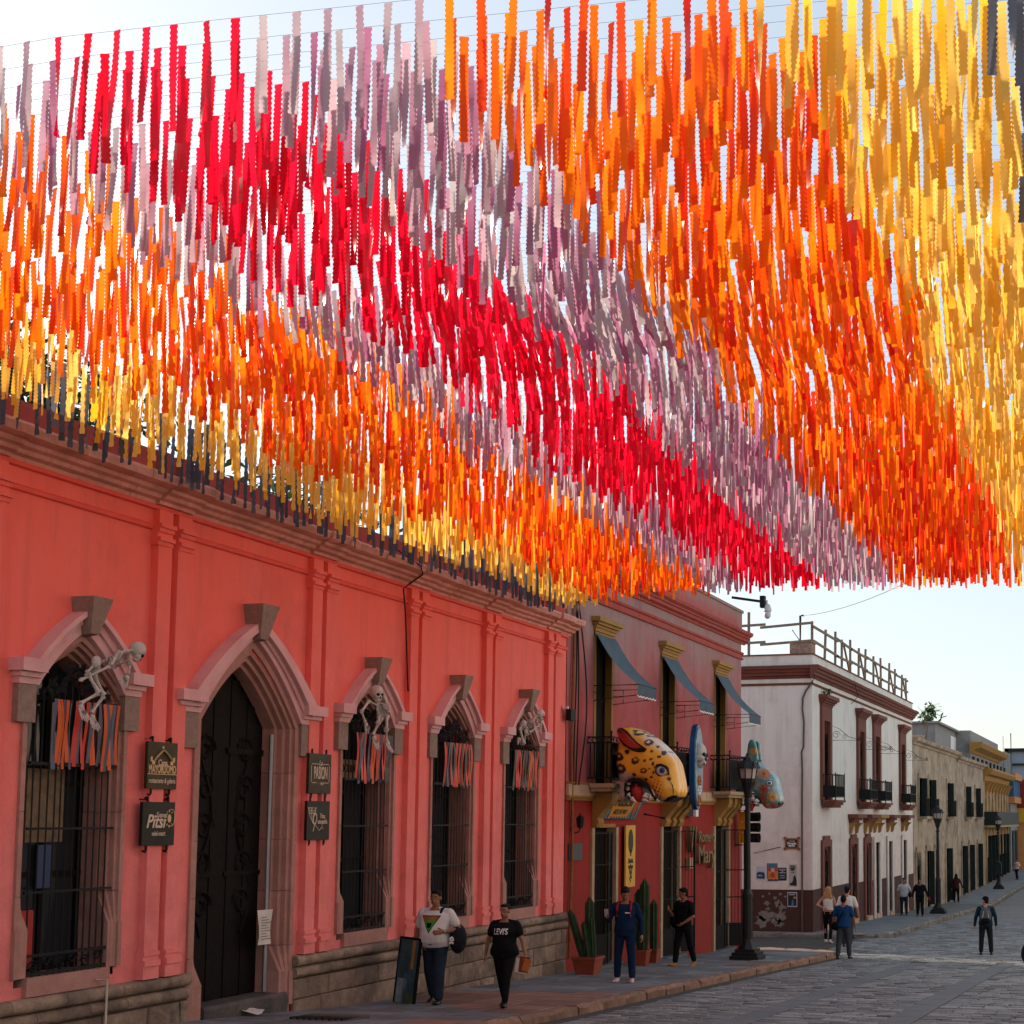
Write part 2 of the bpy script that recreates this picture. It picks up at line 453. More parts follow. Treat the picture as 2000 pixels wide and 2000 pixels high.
# kerb stones
def kerb_mesh(seed):
    r = random.Random(seed); mb = MB(); rings = []
    for i in range(5):
        t = -0.5 + i / 4
        e = 0.012 if i in (0, 4) else 0
        j = lambda s=0.02: r.uniform(-s, s)
        rings.append([(-.13 + e, t, -.2), (.13 - e + j(.008), t, -.2), (.13 - e + j(), t, .09 + j() - e), (.08 + j(), t, .135 + j(.012) - e), (-.10 + e, t, .13 + j(.012) - e), (-.13 + e, t, .12 - e)])
    mb.loft(rings)
    return mb.mesh('kerb_stone_%d' % seed, KERBM, smooth=30)
KM = [kerb_mesh(i) for i in range(6)]
KERBG = M('grey_kerb_stone', (0.20, 0.185, 0.165), 0.85, 0.25, 9, 0.6, 30, stain=(0.08, 0.07, 0.06), stain_amt=0.7, stain_scale=2.0, island=0.25)
KM2 = []
for k_ in KM:
    k2 = k_.copy(); k2.materials.clear(); k2.materials.append(KERBG); KM2.append(k2)
kerb = empty('kerb', (KERB - .13, 20, zg(20)), 'low brown stone kerb along the near pavement', 'kerb')
kerb2 = empty('kerb', (-8.7, 70, zg(70)), 'worn kerb along the far pavement beyond the side street', 'kerb')
def kerb_run(parent, pts, step=1.0):
    for (x0, y0), (x1, y1) in zip(pts, pts[1:]):
        n = max(1, round(math.hypot(x1 - x0, y1 - y0) / step)); an = math.atan2(-(x1 - x0), (y1 - y0))
        for i in range(n):
            t = (i + .5) / n; x, y = x0 + (x1 - x0) * t, y0 + (y1 - y0) * t
            L = math.hypot(x1 - x0, y1 - y0) / n
            inst(RND.choice(KM if parent is kerb else KM2), 'kerb_stone', parent, (x, y, zg(y) + RND.uniform(-.012, .012)), (1, L - .012, 1), (math.atan(zg(y + .5) - zg(y - .5)) * math.cos(an), 0, an))
kerb_run(kerb, [(KERB - .13, 10), (KERB - .13, 38.2), (KERB - .35, 39.3), (KERB - 0.95, 40.2), (KERB - 2.0, 40.7), (-15, 40.75), (-24, 40.75)])
kerb_run(kerb2, [(-26, 48.6), (-16, 48.6), (-9.7, 48.6), (-9.0, 48.9), (-8.75, 49.6), (-8.75, 118)], 1.15)
mb = MB()
mb.add([(x, y, zp(y) - .004) for x, y in ((-26, 48.5), (-9.4, 48.5), (-8.85, 49.3), (-8.85, 49.7), (-26, 49.7))], [(0, 1, 2, 3, 4)])
ys = [49.7, 55, 64, 74, 84, 95, 113, 130]
for a, b in zip(ys, ys[1:]):
    mb.add([(-11.6, a, zp(a) - .004), (-8.85, a, zp(a) - .004), (-8.85, b, zp(b) - .004), (-11.6, b, zp(b) - .004)], [(0, 1, 2, 3)])
mb.add([(-26, 40.6, zp(40.6)), (-10.5, 40.6, zp(40.6)), (-9.2, 40.0, zp(40)), (KERB - .3, 38.8, zp(38.8)), (KERB - .3, 38.2, zp(38.2)), (-11.4, 40.2, zp(40.2)), (-26, 40.2, zp(40.2))], [(0, 1, 2, 3, 4, 5, 6)])
tag(mb.build('far_pavement', SLABG), kind='structure')
# ================================================================ the right-hand row across the street, outside the frame
OPM = M('pale_warm_plaster', (0.74, 0.66, 0.60), 0.9, 0.08, 1.5, 0.1, 40)
mb = MB()
mb.box(4.2, 12, -14, 30, -4, 7.6); mb.box(4.35, 12, 30.01, 52, -4, 8.2); mb.box(4.2, 12, 61, 130, -4.5, 7.0)
for y0 in (-9, -5.2, -1.2, 3, 7, 11.2, 15, 19, 23, 27): mb.box(4.12, 4.199, y0, y0 + 1.4, zg(y0) + .2, zg(y0) + 3.1, 1)
mb.box(3.85, 4.199, -14, 30, 7.2, 7.5)
tag(mb.build('facing_row', [OPM, DARK]), kind='structure')
# ================================================================ the long pink house with pointed-arch windows
pink = empty('pink_house', (XF, 18, zp(18)), 'long coral pink single-storey house with pointed arch windows and stone plinth', 'house')
Y0, Y1 = 6.0, 27.05
ZPL = -0.25                                     # top of the plinth
DOORC, DOORW = 16.40, 0.82
WINC = [7.6 + 0.15, 13.27, 19.4, 22.15, 24.93]
WOP = 0.60                                      # half width of a window opening
def arch_curve(hw, z0, z1, n=9, k=0.42):
    out = []
    for i in range(n + 1):
        t = i / n
        out.append((hw * (1 - t), z0 + (z1 - z0) * t * (1 + k * (1 - t))))
    return out
def arch_full(c, hw, z0, z1, n=9, k=0.42):
    a = arch_curve(hw, z0, z1, n, k)
    return [(c - u, z) for u, z in a] + [(c + u, z) for u, z in a[::-1][1:]]
OPEN = sorted([(c, WOP + 0.14, -0.14, 2.94, 3.56, 'w') for c in WINC] + [(DOORC, DOORW + 0.22, -2.5, 2.84, 3.80, 'd')])
wall = MB()
ZT = 5.42
y = Y0
for (c, hw, zb, zs, za, kind) in OPEN:
    wall.add([(XF, y, -1.7), (XF, c - hw, -1.7), (XF, c - hw, ZT), (XF, y, ZT)], [(0, 1, 2, 3)])
    pts = arch_full(c, hw, zs, za)
    for (u0, z0), (u1, z1) in zip(pts, pts[1:]):
        wall.add([(XF, u0, z0), (XF, u1, z1), (XF, u1, ZT), (XF, u0, ZT)], [(0, 1, 2, 3)])
    if zb > -1.6:
        wall.add([(XF, c - hw, -1.7), (XF, c + hw, -1.7), (XF, c + hw, zb), (XF, c - hw, zb)], [(0, 1, 2, 3)])
    y = c + hw
wall.add([(XF, y, -1.7), (XF, Y1, -1.7), (XF, Y1, ZT), (XF, y, ZT)], [(0, 1, 2, 3)])
# back, ends and roof
B = XF - 9
wall.add([(XF, Y0, -1.7), (B, Y0, -1.7), (B, Y0, 5.6), (XF, Y0, 5.6)], [(0, 1, 2, 3)])
wall.add([(XF, Y1, -1.7), (B, Y1, -1.7), (B, Y1, 5.6), (XF, Y1, 5.6)], [(3, 2, 1, 0)])
wall.add([(B, Y0, -1.7), (B, Y1, -1.7), (B, Y1, 5.6), (B, Y0, 5.6)], [(0, 1, 2, 3)])
wallo = wall.build('wall', PINK, pink)
mb = MB(); mb.box(B, XF - .28, Y0, Y1, 5.3, 5.5); mb.build('roof', M('grey_roof', (.2, .18, .16)), pink)
# cornice: profile in (x, z) swept along y, in pieces with small breaks
cp = [(0, 5.33), (.05, 5.33), (.06, 5.37), (.13, 5.39), (.15, 5.43), (.22, 5.45), (.235, 5.49), (.30, 5.50), (.36, 5.52), (.38, 5.60), (.36, 5.635), (0.0, 5.70), (-.2, 5.70), (-.2, 5.33)]
piers = [9.1, 11.75, 14.7, 17.98, 20.78, 23.5, 26.25]
edges = [Y0]
for p in piers: edges += [p - .33, p + .33]
edges.append(Y1 + .12)
for i, (a, b) in enumerate(zip(edges, edges[1:])):
    off = 0.05 if i % 2 else 0.0
    yy = a + 0.004
    while yy < b - .01:
        L = min(RND.uniform(.7, 1.1), b - yy)
        if b - yy - L < .25: L = b - yy
        mb = MB(); j = RND.uniform(-.006, .006); jz = RND.uniform(-.004, .004)
        prof = []
        for (u, z) in cp:
            wear = RND.uniform(-.018, .0) if u > .2 and RND.random() < .35 else 0
            prof.append((XF + u + (off + j if u > 0 else 0) + wear, z + jz))
        mb.prism(prof, 'y', yy, yy + L - .005)
        mb.build('cornice_stone', CORN, pink)
        yy += L
# frieze mouldings
mb = MB(); mb.prism([(XF + .001, 5.02), (XF + .035, 5.03), (XF + .045, 5.07), (XF + .02, 5.09), (XF + .001, 5.10)], 'y', Y0, Y1)
mb.prism([(XF + .001, 5.27), (XF + .05, 5.28), (XF + .06, 5.325), (XF + .001, 5.328)], 'y', Y0, Y1)
mb.build('frieze_moulding', PINKT, pink)
# parapet over the cornice
mb = MB(); mb.box(XF - .28, XF + .02, Y0, Y1 - .55, 5.70, 5.98)
mb.box(XF - .28, XF - .02, Y1 - .55, Y1, 5.70, 5.92)
for p in piers: mb.box(XF - .28, XF + .06, p - .30, p - .07, 5.701, 5.99); mb.box(XF - .28, XF + .06, p + .07, p + .30, 5.701, 5.99)
mb.build('parapet', PARA, pink)
# pilasters: two strips with a groove between, capital and base mouldings
for p in piers:
    mb = MB()
    for s in (-1, 1):
        a, b = sorted((p + s * .055, p + s * .30))
        mb.box(XF + .001, XF + .095, a, b, 0.07, 4.84)
        mb.box(XF + .001, XF + .095, a, b, 5.10, 5.265)
        for (z, h, o) in ((4.84, .05, .11), (4.89, .05, .14), (4.94, .06, .098), (5.0, .05, .125), (5.05, .05, .155)):
            mb.box(XF + .001, XF + o, a - (.03 if s < 0 else 0), b + (.03 if s > 0 else 0), z, z + h - .001)
        for (z, h, o) in ((0.02, .05, .125), (-.03, .05, .11), (-.10, .07, .14), (ZPL + .002, .148, .12)):
            mb.box(XF + .001, XF + o, a - (.03 if s < 0 else 0), b + (.03 if s > 0 else 0), z, z + h - .001)
    mb.box(XF + .001, XF + .006, p - .0545, p + .0545, 0.07, 4.84)
    mb.build('pilaster', PINKT if False else PINK, pink)
# plinth: two moulded courses on top, then coursed blocks down to the pavement
def outside_door(a, b):
    return b < DOORC - 1.12 or a > DOORC + 1.12
plb = MB(); plb.box(XF - .2, XF + .03, Y0, DOORC - 1.12, -2.6, ZPL - .02); plb.box(XF - .2, XF + .03, DOORC + 1.12, Y1, -2.6, ZPL - .02)
plb.build('plinth_core', MORT, pink)
def block_mesh(name, seed, mat):
    r = random.Random(seed); mb = MB(); j = lambda s=.012: r.uniform(-s, s)
    bk = [(0, -.5, -.5), (0, .5, -.5), (0, .5, .5), (0, -.5, .5)]
    fr = [(.75, -.5 + j(), -.5 + j()), (.75, .5 + j(), -.5 + j()), (.75, .5 + j(), .5 + j()), (.75, -.5 + j(), .5 + j())]
    tp = [(1 + r.uniform(-.2, .1), p[1] * .95, p[2] * .91) for p in fr]
    c = (1.0 + r.uniform(-.1, .25), j(.2), j(.2))
    mb.add(bk + fr + tp + [c], [(0, 1, 5, 4), (1, 2, 6, 5), (2, 3, 7, 6), (3, 0, 4, 7), (4, 5, 9, 8), (5, 6, 10, 9), (6, 7, 11, 10), (7, 4, 8, 11), (8, 9, 12), (9, 10, 12), (10, 11, 12), (11, 8, 12)])
    return mb.mesh(name, mat)
BLK = [block_mesh('plinth_block_%d' % i, i, PLIN) for i in range(8)]
def mould_mesh(seed):
    r = random.Random(seed); mb = MB(); rings = []
    for i in range(4):
        t = -.5 + i / 3; j = lambda s=.006: r.uniform(-s, s)
        pr = [(0, .0)]
        for k in range(6):
            a = -math.pi / 2 + math.pi * k / 5
            pr.append((.055 + .055 * math.cos(a) + j(), .075 + .07 * math.sin(a) + j(.004)))
        pr.append((0, .15))
        rings.append([(x, t, z) for x, z in pr])
    mb.loft(rings); return mb.mesh('plinth_moulding_%d' % seed, PLIN, smooth=40)
MOU = [mould_mesh(i) for i in range(5)]
for row, z0 in ((0, ZPL - .16), (1, ZPL - .32)):
    y = Y0 + row * .3
    while y < Y1:
        L = RND.uniform(.6, 1.2)
        if y < DOORC - 1.12 < y + L: L = DOORC - 1.12 - y
        if DOORC - 1.13 < y < DOORC + 1.12: y = DOORC + 1.12; continue
        if y + L > Y1: L = Y1 - y
        if L > .08 and y > 9: inst(RND.choice(MOU), 'moulding_stone', pink, (XF + .02 - (.02 if row else 0), y + L / 2, z0), (1, L - .008, 1.03))
        y += L
z = ZPL - .33; row = 0
while z > -2.2:
    h = RND.choice((.27, .33, .38)); y = Y0 + (row % 2) * .4
    while y < Y1:
        L = RND.uniform(.5, 1.0)
        if y < DOORC - 1.12 < y + L: L = DOORC - 1.12 - y
        if DOORC - 1.13 < y < DOORC + 1.12: y = DOORC + 1.12; continue
        if y + L > Y1: L = Y1 - y
        if L > .08 and y > 9.5 and z > zp(y + L) - .05:
            inst(RND.choice(BLK), 'plinth_block', pink, (XF + .005, y + L / 2, z - h / 2), (.075, L - .012, h - .012))
        y += L
    z -= h; row += 1

def arch_strip(mb, c, hw0, hw1, zs0, zs1, za0, za1, x0, x1, mat=0, n=9, k=0.42):
    """a curved band between an inner arch (hw0, zs0, za0) and an outer arch (hw1, ...), from depth x0 to x1"""
    A = arch_full(c, hw0, zs0, za0, n, k); Bq = arch_full(c, hw1, zs1, za1, n, k)
    m = len(A)
    vs = [(x0, u, z) for u, z in A] + [(x1, u, z) for u, z in A] + [(x0, u, z) for u, z in Bq] + [(x1, u, z) for u, z in Bq]
    fs = []
    for i in range(m - 1):
        fs += [(i, i + 1, m + i + 1, m + i), (m + i, m + i + 1, 3 * m + i + 1, 3 * m + i), (3 * m + i, 3 * m + i + 1, 2 * m + i + 1, 2 * m + i), (2 * m + i, 2 * m + i + 1, i + 1, i)]
    fs += [(0, m, 3 * m, 2 * m), (m - 1, 2 * m - 1, 4 * m - 1, 3 * m - 1)]
    mb.add(vs, fs, mat)

def surround(c, hw, zb, zs, za, depth, name, wide, kx):
    """moulded stone frame: stepped bands set deeper and deeper, jambs coursed in blocks; returns the part"""
    part = None
    mb = MB()
    steps = [(.00, wide, .03), (-.0, wide * .62, .055), (-.02, wide * .42, -.06), (-.03, wide * .2, -.14)]
    o0 = .012
    rings = [(wide, .035, -.06), (wide * .70, -.005, -.14), (wide * .46, -.07, -.22), (wide * .22, -.15, -depth)]
    for i, (w, xo, xi) in enumerate(rings):
        wi = rings[i + 1][0] if i < 3 else 0.0
        arch_strip(mb, c, hw + wi, hw + w, zs, zs, za + wi * 1.1 * kx, za + w * 1.1 * kx, XF + xi, XF + xo)
    part = mb.build(name, JAMB, pink)
    # jambs in blocks
    cuts = [zb]
    while cuts[-1] < zs - .9: cuts.append(cuts[-1] + RND.uniform(.62, .9))
    cuts.append(zs)
    for s in (-1, 1):
        for z0, z1 in zip(cuts, cuts[1:]):
            jb = MB()
            low = z0 == zb
            for i, (w, xo, xi) in enumerate(rings):
                wi = rings[i + 1][0] if i < 3 else 0.0
                a, b = sorted((c + s * (hw + wi), c + s * (hw + w)))
                if low:
                    jb.box(XF - .06 if i == 0 else XF + xi, XF + .05 if i == 0 else XF + .03 - .002 * i, a + .0005 * i, b - .0005 * i, z0, z1 - .35)
                    # chamfered stop between the plain foot and the mouldings
                    jb.add([(XF + xi, a, z1 - .349), (XF + xi, b, z1 - .349), (XF + .03 - .002 * i, b, z1 - .349), (XF + .03 - .002 * i, a, z1 - .349),
                            (XF + xi, a, z1 - .003), (XF + xi, b, z1 - .003), (XF + xo, b, z1 - .003), (XF + xo, a, z1 - .003)],
                           [(0, 1, 2, 3), (4, 5, 6, 7), (0, 1, 5, 4), (1, 2, 6, 5), (2, 3, 7, 6), (3, 0, 4, 7)])
                else:
                    jb.box(XF + xi, XF + xo, a, b, z0 + .003, z1 - .003)
            jb.build('jamb_stone', JAMB, part)
    return part

def hood(c, part, zs, hwi, hwo, zai, zao, blk, zc, kw, kz):
    """projecting pale hood mould with end blocks, corbels under them and a keystone on top"""
    zb = zs + .07                               # underside of the moulding at the springing
    for s in (-1, 1):
        mb = MB()
        bands = [(hwi, hwi + .075, .085), (hwi + .075, hwi + .13, .12), (hwi + .13, hwo, .19)]
        for (i0, i1, pr) in bands:
            f0, f1 = (i0 - hwi) / (hwo - hwi), (i1 - hwi) / (hwo - hwi)
            A = arch_curve(i0, zb + .21 * f0, zai + (zao - zai) * f0, 12); Bq = arch_curve(i1, zb + .21 * f1, zai + (zao - zai) * f1, 12)
            m = len(A)
            x0, x1 = XF - .01, XF + pr
            vs = [(x0, c + s * u, z) for u, z in A] + [(x1, c + s * u, z) for u, z in A] + [(x0, c + s * u, z) for u, z in Bq] + [(x1, c + s * u, z) for u, z in Bq]
            fs = []
            for i in range(m - 1):
                fs += [(i, i + 1, m + i + 1, m + i), (m + i, m + i + 1, 3 * m + i + 1, 3 * m + i), (3 * m + i, 3 * m + i + 1, 2 * m + i + 1, 2 * m + i)]
            fs += [(0, m, 3 * m, 2 * m), (m - 1, 2 * m - 1, 4 * m - 1, 3 * m - 1)]
            mb.add(vs, fs)
        a, b = hwi, hwo + blk
        for (e, z0, z1, pr) in ((-.07, zb - .001, zb + .07, .09), (-.045, zb + .07, zb + .125, .13), (0, zb + .125, zb + .262, .196)):
            ya, yb = sorted((c + s * (a + .0), c + s * (b + e)))
            mb.box(XF - .01, XF + pr, ya, yb, z0, z1 - .0005)
        mb.build('hood_moulding', HOOD, part)
        mb = MB(); ya, yb = sorted((c + s * (hwi + .02), c + s * (hwo + blk - .08)))
        mb.box(XF - .01, XF + .075, ya, yb, zc, zb - .002)
        mb.build('corbel_block', KEY, part)
    mb = MB()
    t, bm_ = kw, kw * .42
    z0, z1 = kz
    mb.add([(XF, c - bm_, z0), (XF, c + bm_, z0), (XF, c + t, z1), (XF, c - t, z1), (XF + .2, c - bm_, z0 + .03), (XF + .2, c + bm_, z0 + .03), (XF + .30, c + t, z1), (XF + .30, c - t, z1)],
           [(0, 1, 2, 3), (4, 5, 6, 7), (0, 1, 5, 4), (1, 2, 6, 5), (2, 3, 7, 6), (3, 0, 4, 7)])
    mb.build('keystone', KEY, part)

def scroll(mb, c, r, x, turns=1.4, flip=1, th=.012, n=14):
    pts = []
    for i in range(n + 1):
        t = i / n; a = t * turns * 2 * math.pi; rr = r * (1 - .75 * t)
        pts.append((x, c[0] + flip * rr * math.cos(a), c[1] + rr * math.sin(a)))
    mb.tube(pts, th, 4)

WINDOWS = []
for wi, c in enumerate(WINC):
    zb, zs, za = -.05, 2.94, 3.40
    part = surround(c, WOP, zb, zs, za, .42, 'window', .20, 1.0)
    hood(c, part, zs, .66, .83, 3.66, 3.93, .18, 2.55 + .06, .155, (3.60, 4.03))
    mb = MB(); mb.box(XF - .40, XF + .06, c - WOP - .02, c + WOP + .02, ZPL + .003, zb); mb.build('sill', JAMB, part)
    mb = MB(); mb.add([(XF - .40, u, z) for u, z in [(c - WOP, zb), (c + WOP, zb)] + arch_full(c, WOP, zs, za)[::-1]], [tuple(range(2 + 19))]); mb.build('pane', GLASS, part)
    # timber glazing bars just in front of the pane
    mb = MB()
    for yy in (c - WOP + .04, c, c + WOP - .04): mb.box(XF - .395, XF - .36, yy - .03, yy + .03, zb, 2.98 if abs(yy - c) > .1 else 3.36)
    for zz in (zb + .05, 1.0, 2.0, 2.93): mb.box(XF - .393, XF - .362, c - WOP, c + WOP, zz - .03, zz + .03)
    mb.build('casement_frame', WOODD, part)
    # iron grille in the opening
    gx = XF - .02
    mb = MB()
    for z, r in ((2.19, .018), (1.50, .013), (.83, .013), (.17, .015), (-.02, .016)):
        mb = MB(); mb.bar((gx + .02, c - WOP - .05, z), (gx + .02, c + WOP + .05, z), r * 2, r * 2)
        mb.build('grille_rail', IRON, part)
    nb = 12
    bmesh_bar = MB(); bmesh_bar.tube([(0, 0, 0), (0, 0, 1)], .5, 6); barm = bmesh_bar.mesh('grille_bar_mesh', IRON, smooth=True) if wi == 0 else barm
    for i in range(nb):
        yy = c - WOP + .03 + (2 * WOP - .06) * i / (nb - 1) + RND.uniform(-.008, .008)
        ztop = 2.90 + max(0, .46 * (1 - abs(yy - c) / WOP) - .06)
        inst(barm, 'grille_bar', part, (gx, yy, -.05), (.02, .02, ztop + .05), (0, RND.uniform(-.004, .004), 0))
    mb = MB()
    for i in range(6):
        yy = c - WOP + .12 + (2 * WOP - .24) * i / 5
        scroll(mb, (yy, .07 + (.04 if i % 2 else -.02)), .075, gx + .02, 1.6, 1 if i % 2 else -1)
    mb.build('grille_scroll', IRON, part)
    WINDOWS.append(part)
# the room behind: shallow boxes so that the panes are not looked through into nothing
# doorway
dpart = surround(DOORC, DOORW, zp(DOORC) + .02, 2.84, 3.60, .34, 'doorway', .30, 1.0)
hood(DOORC, dpart, 2.84, 1.10, 1.36, 3.97, 4.20, .22, 2.47, .19, (3.92, 4.40))
mb = MB()
dz = zp(DOORC) + .22
npl = 9
for i in range(npl):
    a = DOORC - DOORW + .02 + (2 * DOORW - .04) * i / npl; b = DOORC - DOORW + .02 + (2 * DOORW - .04) * (i + 1) / npl
    pl = MB(); u = abs((a + b) / 2 - DOORC) / DOORW
    t = 1 - u; ztop = 2.84 + .76 * t * (1 + .42 * (1 - t)) - .05
    pl.box(XF - .40, XF - .335 + (.012 if i % 2 else 0), a + .004, b - .004, dz, ztop)
    pl.build('plank', WOODD, dpart)
for s in (-1, 1):                               # carved vine relief on each leaf
    for k in range(5):
        zz = 0.5 + k * .5; yy = DOORC + s * .42
        scroll(mb, (yy, zz), .2, XF - .325, 1.3, s if k % 2 else -s, .03, 16)
    mb.tube([(XF - .325, DOORC + s * (.42 + .18 * math.sin(t * .9)), .1 + t * .3) for t in range(9)], .026, 5)
mb.build('carving', WOODD, dpart)
mb = MB(); mb.box(XF - .335, XF - .30, DOORC + .02, DOORC + .80, 2.46, 2.54); mb.box(XF - .335, XF - .30, DOORC - .80, DOORC - .02, .86, .92); mb.box(XF - .335, XF - .30, DOORC + .02, DOORC + .8, .86, .92)
mb.build('door_rail', WOODD, dpart)
mb = MB(); mb.box(XF - .55, XF - .41, DOORC - 1.3, DOORC + 1.3, -2.2, 4.0); mb.build('doorway_backing', BLACKP, dpart)
STEPM = M('dark_step_stone', (.085, .08, .075), .8, .3, 6, .5, 30, stain=(.035, .035, .035), stain_amt=.6, stain_scale=2)
mb = MB(); mb.prism([(XF - .6, zp(16) - .2), (XF + .06, zp(16) - .2), (XF + .06, dz - .06), (XF + .03, dz - .02), (XF - .6, dz - .02)], 'y', DOORC - DOORW + .03, DOORC + DOORW + .17); mb.build('doorstep', STEPM, dpart)
# grey pipe on the far jamb of the doorway, with a notice taped to it
PIPE = M('grey_pipe', (.30, .32, .34), .5, .1, 5, .05)
mb = MB(); mb.tube([(XF - .16, DOORC + DOORW - .05, dz), (XF - .16, DOORC + DOORW - .05, 2.75)], .028, 8); tag(mb.build('drain_pipe', PIPE, None, True), 'thin grey pipe standing in the far jamb of the dark doorway', 'pipe')
PAPER = M('white_paper', (.62, .60, .55), .8, .05, 5, .1, 20)
INK = M('grey_print', (.15, .15, .15), .8, .05, 5, 0)
nt_ = empty('notice', (XF - .1, DOORC + DOORW - .14, .15), 'white paper notice taped to the grey pipe in the doorway', 'notice')
mb = MB(); vs = []
for i in range(5):
    for j in range(4): vs.append((XF - .11 + .02 * math.sin(i * 1.1 + j), DOORC + DOORW - .30 + .30 * j / 3, -.07 + .46 * i / 4))
mb.add(vs, [(i * 4 + j, i * 4 + j + 1, i * 4 + j + 5, i * 4 + j + 4) for i in range(4) for j in range(3)])
mb.build('sheet', PAPER, nt_)
mb = MB()
for i in range(9):
    z = .0 + i * .036
    mb.add([(XF - .082, DOORC + DOORW - .27, z), (XF - .082, DOORC + DOORW - .05 - .05 * (i % 3), z), (XF - .082, DOORC + DOORW - .05 - .05 * (i % 3), z + .010), (XF - .082, DOORC + DOORW - .27, z + .010)], [(0, 1, 2, 3)])
mb.build('print', INK, nt_)
# iron drain grate in the pavement and a scrap of paper by the step
gq = on_ground(640, 1990, zp)
gr = empty('drain_grate', gq, 'dark iron drain grate set in the pavement at the bottom edge', 'grate')
mb = MB(); mb.box(gq.x - .42, gq.x + .42, gq.y - .30, gq.y + .30, gq.z - .03, gq.z + .002 + .018); mb.build('frame', MORT, gr)
for k in range(9): inst(barm, 'grate_bar', gr, (gq.x - .36 + .09 * k, gq.y - .27, gq.z + .035), (.035, .03, .54), (-math.pi / 2 - .065, 0, 0))
pq = on_ground(412, 1981, zp); pq.x = max(pq.x, XF + .12)
mb = MB(); rr = random.Random(9); vs = [(pq.x + .11 * (i % 4) - .16 + rr.uniform(-.02, .02), pq.y + .09 * (i // 4) - .13, pq.z + .03 + rr.uniform(0, .07)) for i in range(16)]
mb.add(vs, [(j * 4 + i, j * 4 + i + 1, (j + 1) * 4 + i + 1, (j + 1) * 4 + i) for j in range(3) for i in range(3)]); tag(mb.build('paper_scrap', PAPER, None), 'crumpled scrap of newspaper at the left foot of the dark doorway', 'paper')
# thin pale pipe out of the sill of the first window down the plinth
p0 = on_x(208, 1912, XF + .14)
mb = MB(); mb.tube([(XF + .1, p0.y - .12, p0.z), (XF + .15, p0.y, p0.z), (XF + .15, p0.y, zp(p0.y) + .02)], .012, 6); tag(mb.build('waste_pipe', M('cream_pipe', (.55, .46, .38), .5), None, True), 'thin cream pipe running down the stone plinth below the left window', 'pipe')
# ================================================================ lettering helper, signs and decorations on the pink house
def text_mesh(body, size, w=1.0, ext=.004, align='CENTER', bold=0.0, shear=0.0, space=1.0):
    cu = bpy.data.curves.new('lettering', 'FONT')
    cu.body = body; cu.size = size; cu.extrude = ext; cu.align_x = align; cu.align_y = 'CENTER'
    cu.offset = bold; cu.shear = shear; cu.space_character = space; cu.resolution_u = 3
    o = bpy.data.objects.new('lettering', cu); COL.objects.link(o)
    bpy.context.view_layer.update()
    dg = bpy.context.evaluated_depsgraph_get()
    me = bpy.data.meshes.new_from_object(o.evaluated_get(dg))
    bpy.data.objects.remove(o); bpy.data.curves.remove(cu)
    for v in me.vertices: v.co.x *= w
    return me
BASIS = {'x': Matrix(((0, 0, 1), (1, 0, 0), (0, 1, 0))), '-y': Matrix(((1, 0, 0), (0, 0, -1), (0, 1, 0)))}
def text(body, size, pos, mat, parent, face='x', w=1.0, ext=.004, bold=0.0, shear=0.0, rot=None, space=1.0, name='lettering', align='CENTER'):
    me = text_mesh(body, size, w, ext, align, bold, shear, space)
    R = BASIS[face] if not isinstance(face, Matrix) else face
    if rot is not None: R = R @ rot
    me.transform(R.to_4x4())
    me.materials.clear(); me.materials.append(mat)
    base = WL.get(parent.name, Vector((0, 0, 0)))
    o = link_mesh(name, me, parent, Vector(pos) - base)
    return o
GOLD = M('worn_gold_paint', (.60, .42, .20), .5, .15, 20, .05, 50)
CREAM = M('cream_lettering', (.62, .50, .38), .6, .12, 20, .05, 50)
BOARD = M('bronze_board', (.040, .028, .008), .5, .6, 3, .1, 40, spec=.2)
BOARDD = M('dark_board', (.012, .012, .008), .5, .4, 3, .1, 40, spec=.2)
def signboard(px0, py0, px1, py1, label, mat):
    """a square board standing off the wall on two hooked rods; corners given where they appear in the photograph"""
    a, b = on_x(px0, py0, XF + .13), on_x(px1, py1, XF + .13)
    y0, y1, z0, z1 = a.y, b.y, min(a.z, b.z), max(a.z, b.z)
    s = empty('hanging_sign', (XF + .12, (y0 + y1) / 2, z0), label, 'sign', 'dark square signs beside the doorway')
    mb = MB(); mb.box(XF + .085, XF + .125, y0, y1, z0, z1); mb.build('board', mat, s)
    for yy in (y0 + .10, y1 - .10):
        mb = MB(); mb.tube([(XF + .07, yy, z1 + .04), (XF + .105, yy, z1 + .065), (XF + .105, yy, z0 - .05), (XF + .09, yy, z0 - .075), (XF + .06, yy, z0 - .06)], .013, 6)
        mb.tube([(XF + .0, yy, z1 + .03), (XF + .11, yy, z1 + .03)], .01, 5)
        mb.build('hook_rod', IRON, s)
    return s, y0, y1, z0, z1
XS = XF + .128
s, y0, y1, z0, z1 = signboard(287, 1540, 348, 1452, 'dark bronze sign reading Casa Mayordomo left of the doorway, upper of two', BOARD)
yc, h = (y0 + y1) / 2, z1 - z0
def rib(mb, pts, w):                            # flat raised line
    for p, q in zip(pts, pts[1:]): mb.bar(p, q, w, .006)
mb = MB()
ap = arch_full(yc, .16, z0 + h * .60, z0 + h * .83, 6, .3)
rib(mb, [(XS, yc - .165, z0 + h * .52)] + [(XS, u, z) for u, z in ap] + [(XS, yc + .165, z0 + h * .52)], .05)
mb.box(XS - .003, XS + .004, yc - .014, yc + .014, z0 + h * .86, z0 + h * .91)
mb.box(XS - .003, XS + .004, yc - .215, yc - .185, z0 + h * .58, z0 + h * .68); mb.box(XS - .003, XS + .004, yc + .185, yc + .215, z0 + h * .58, z0 + h * .68)
mb.box(XS - .003, XS + .004, yc - .26, yc + .26, z0 + h * .305, z0 + h * .32)
mb.build('arch_emblem', GOLD, s)
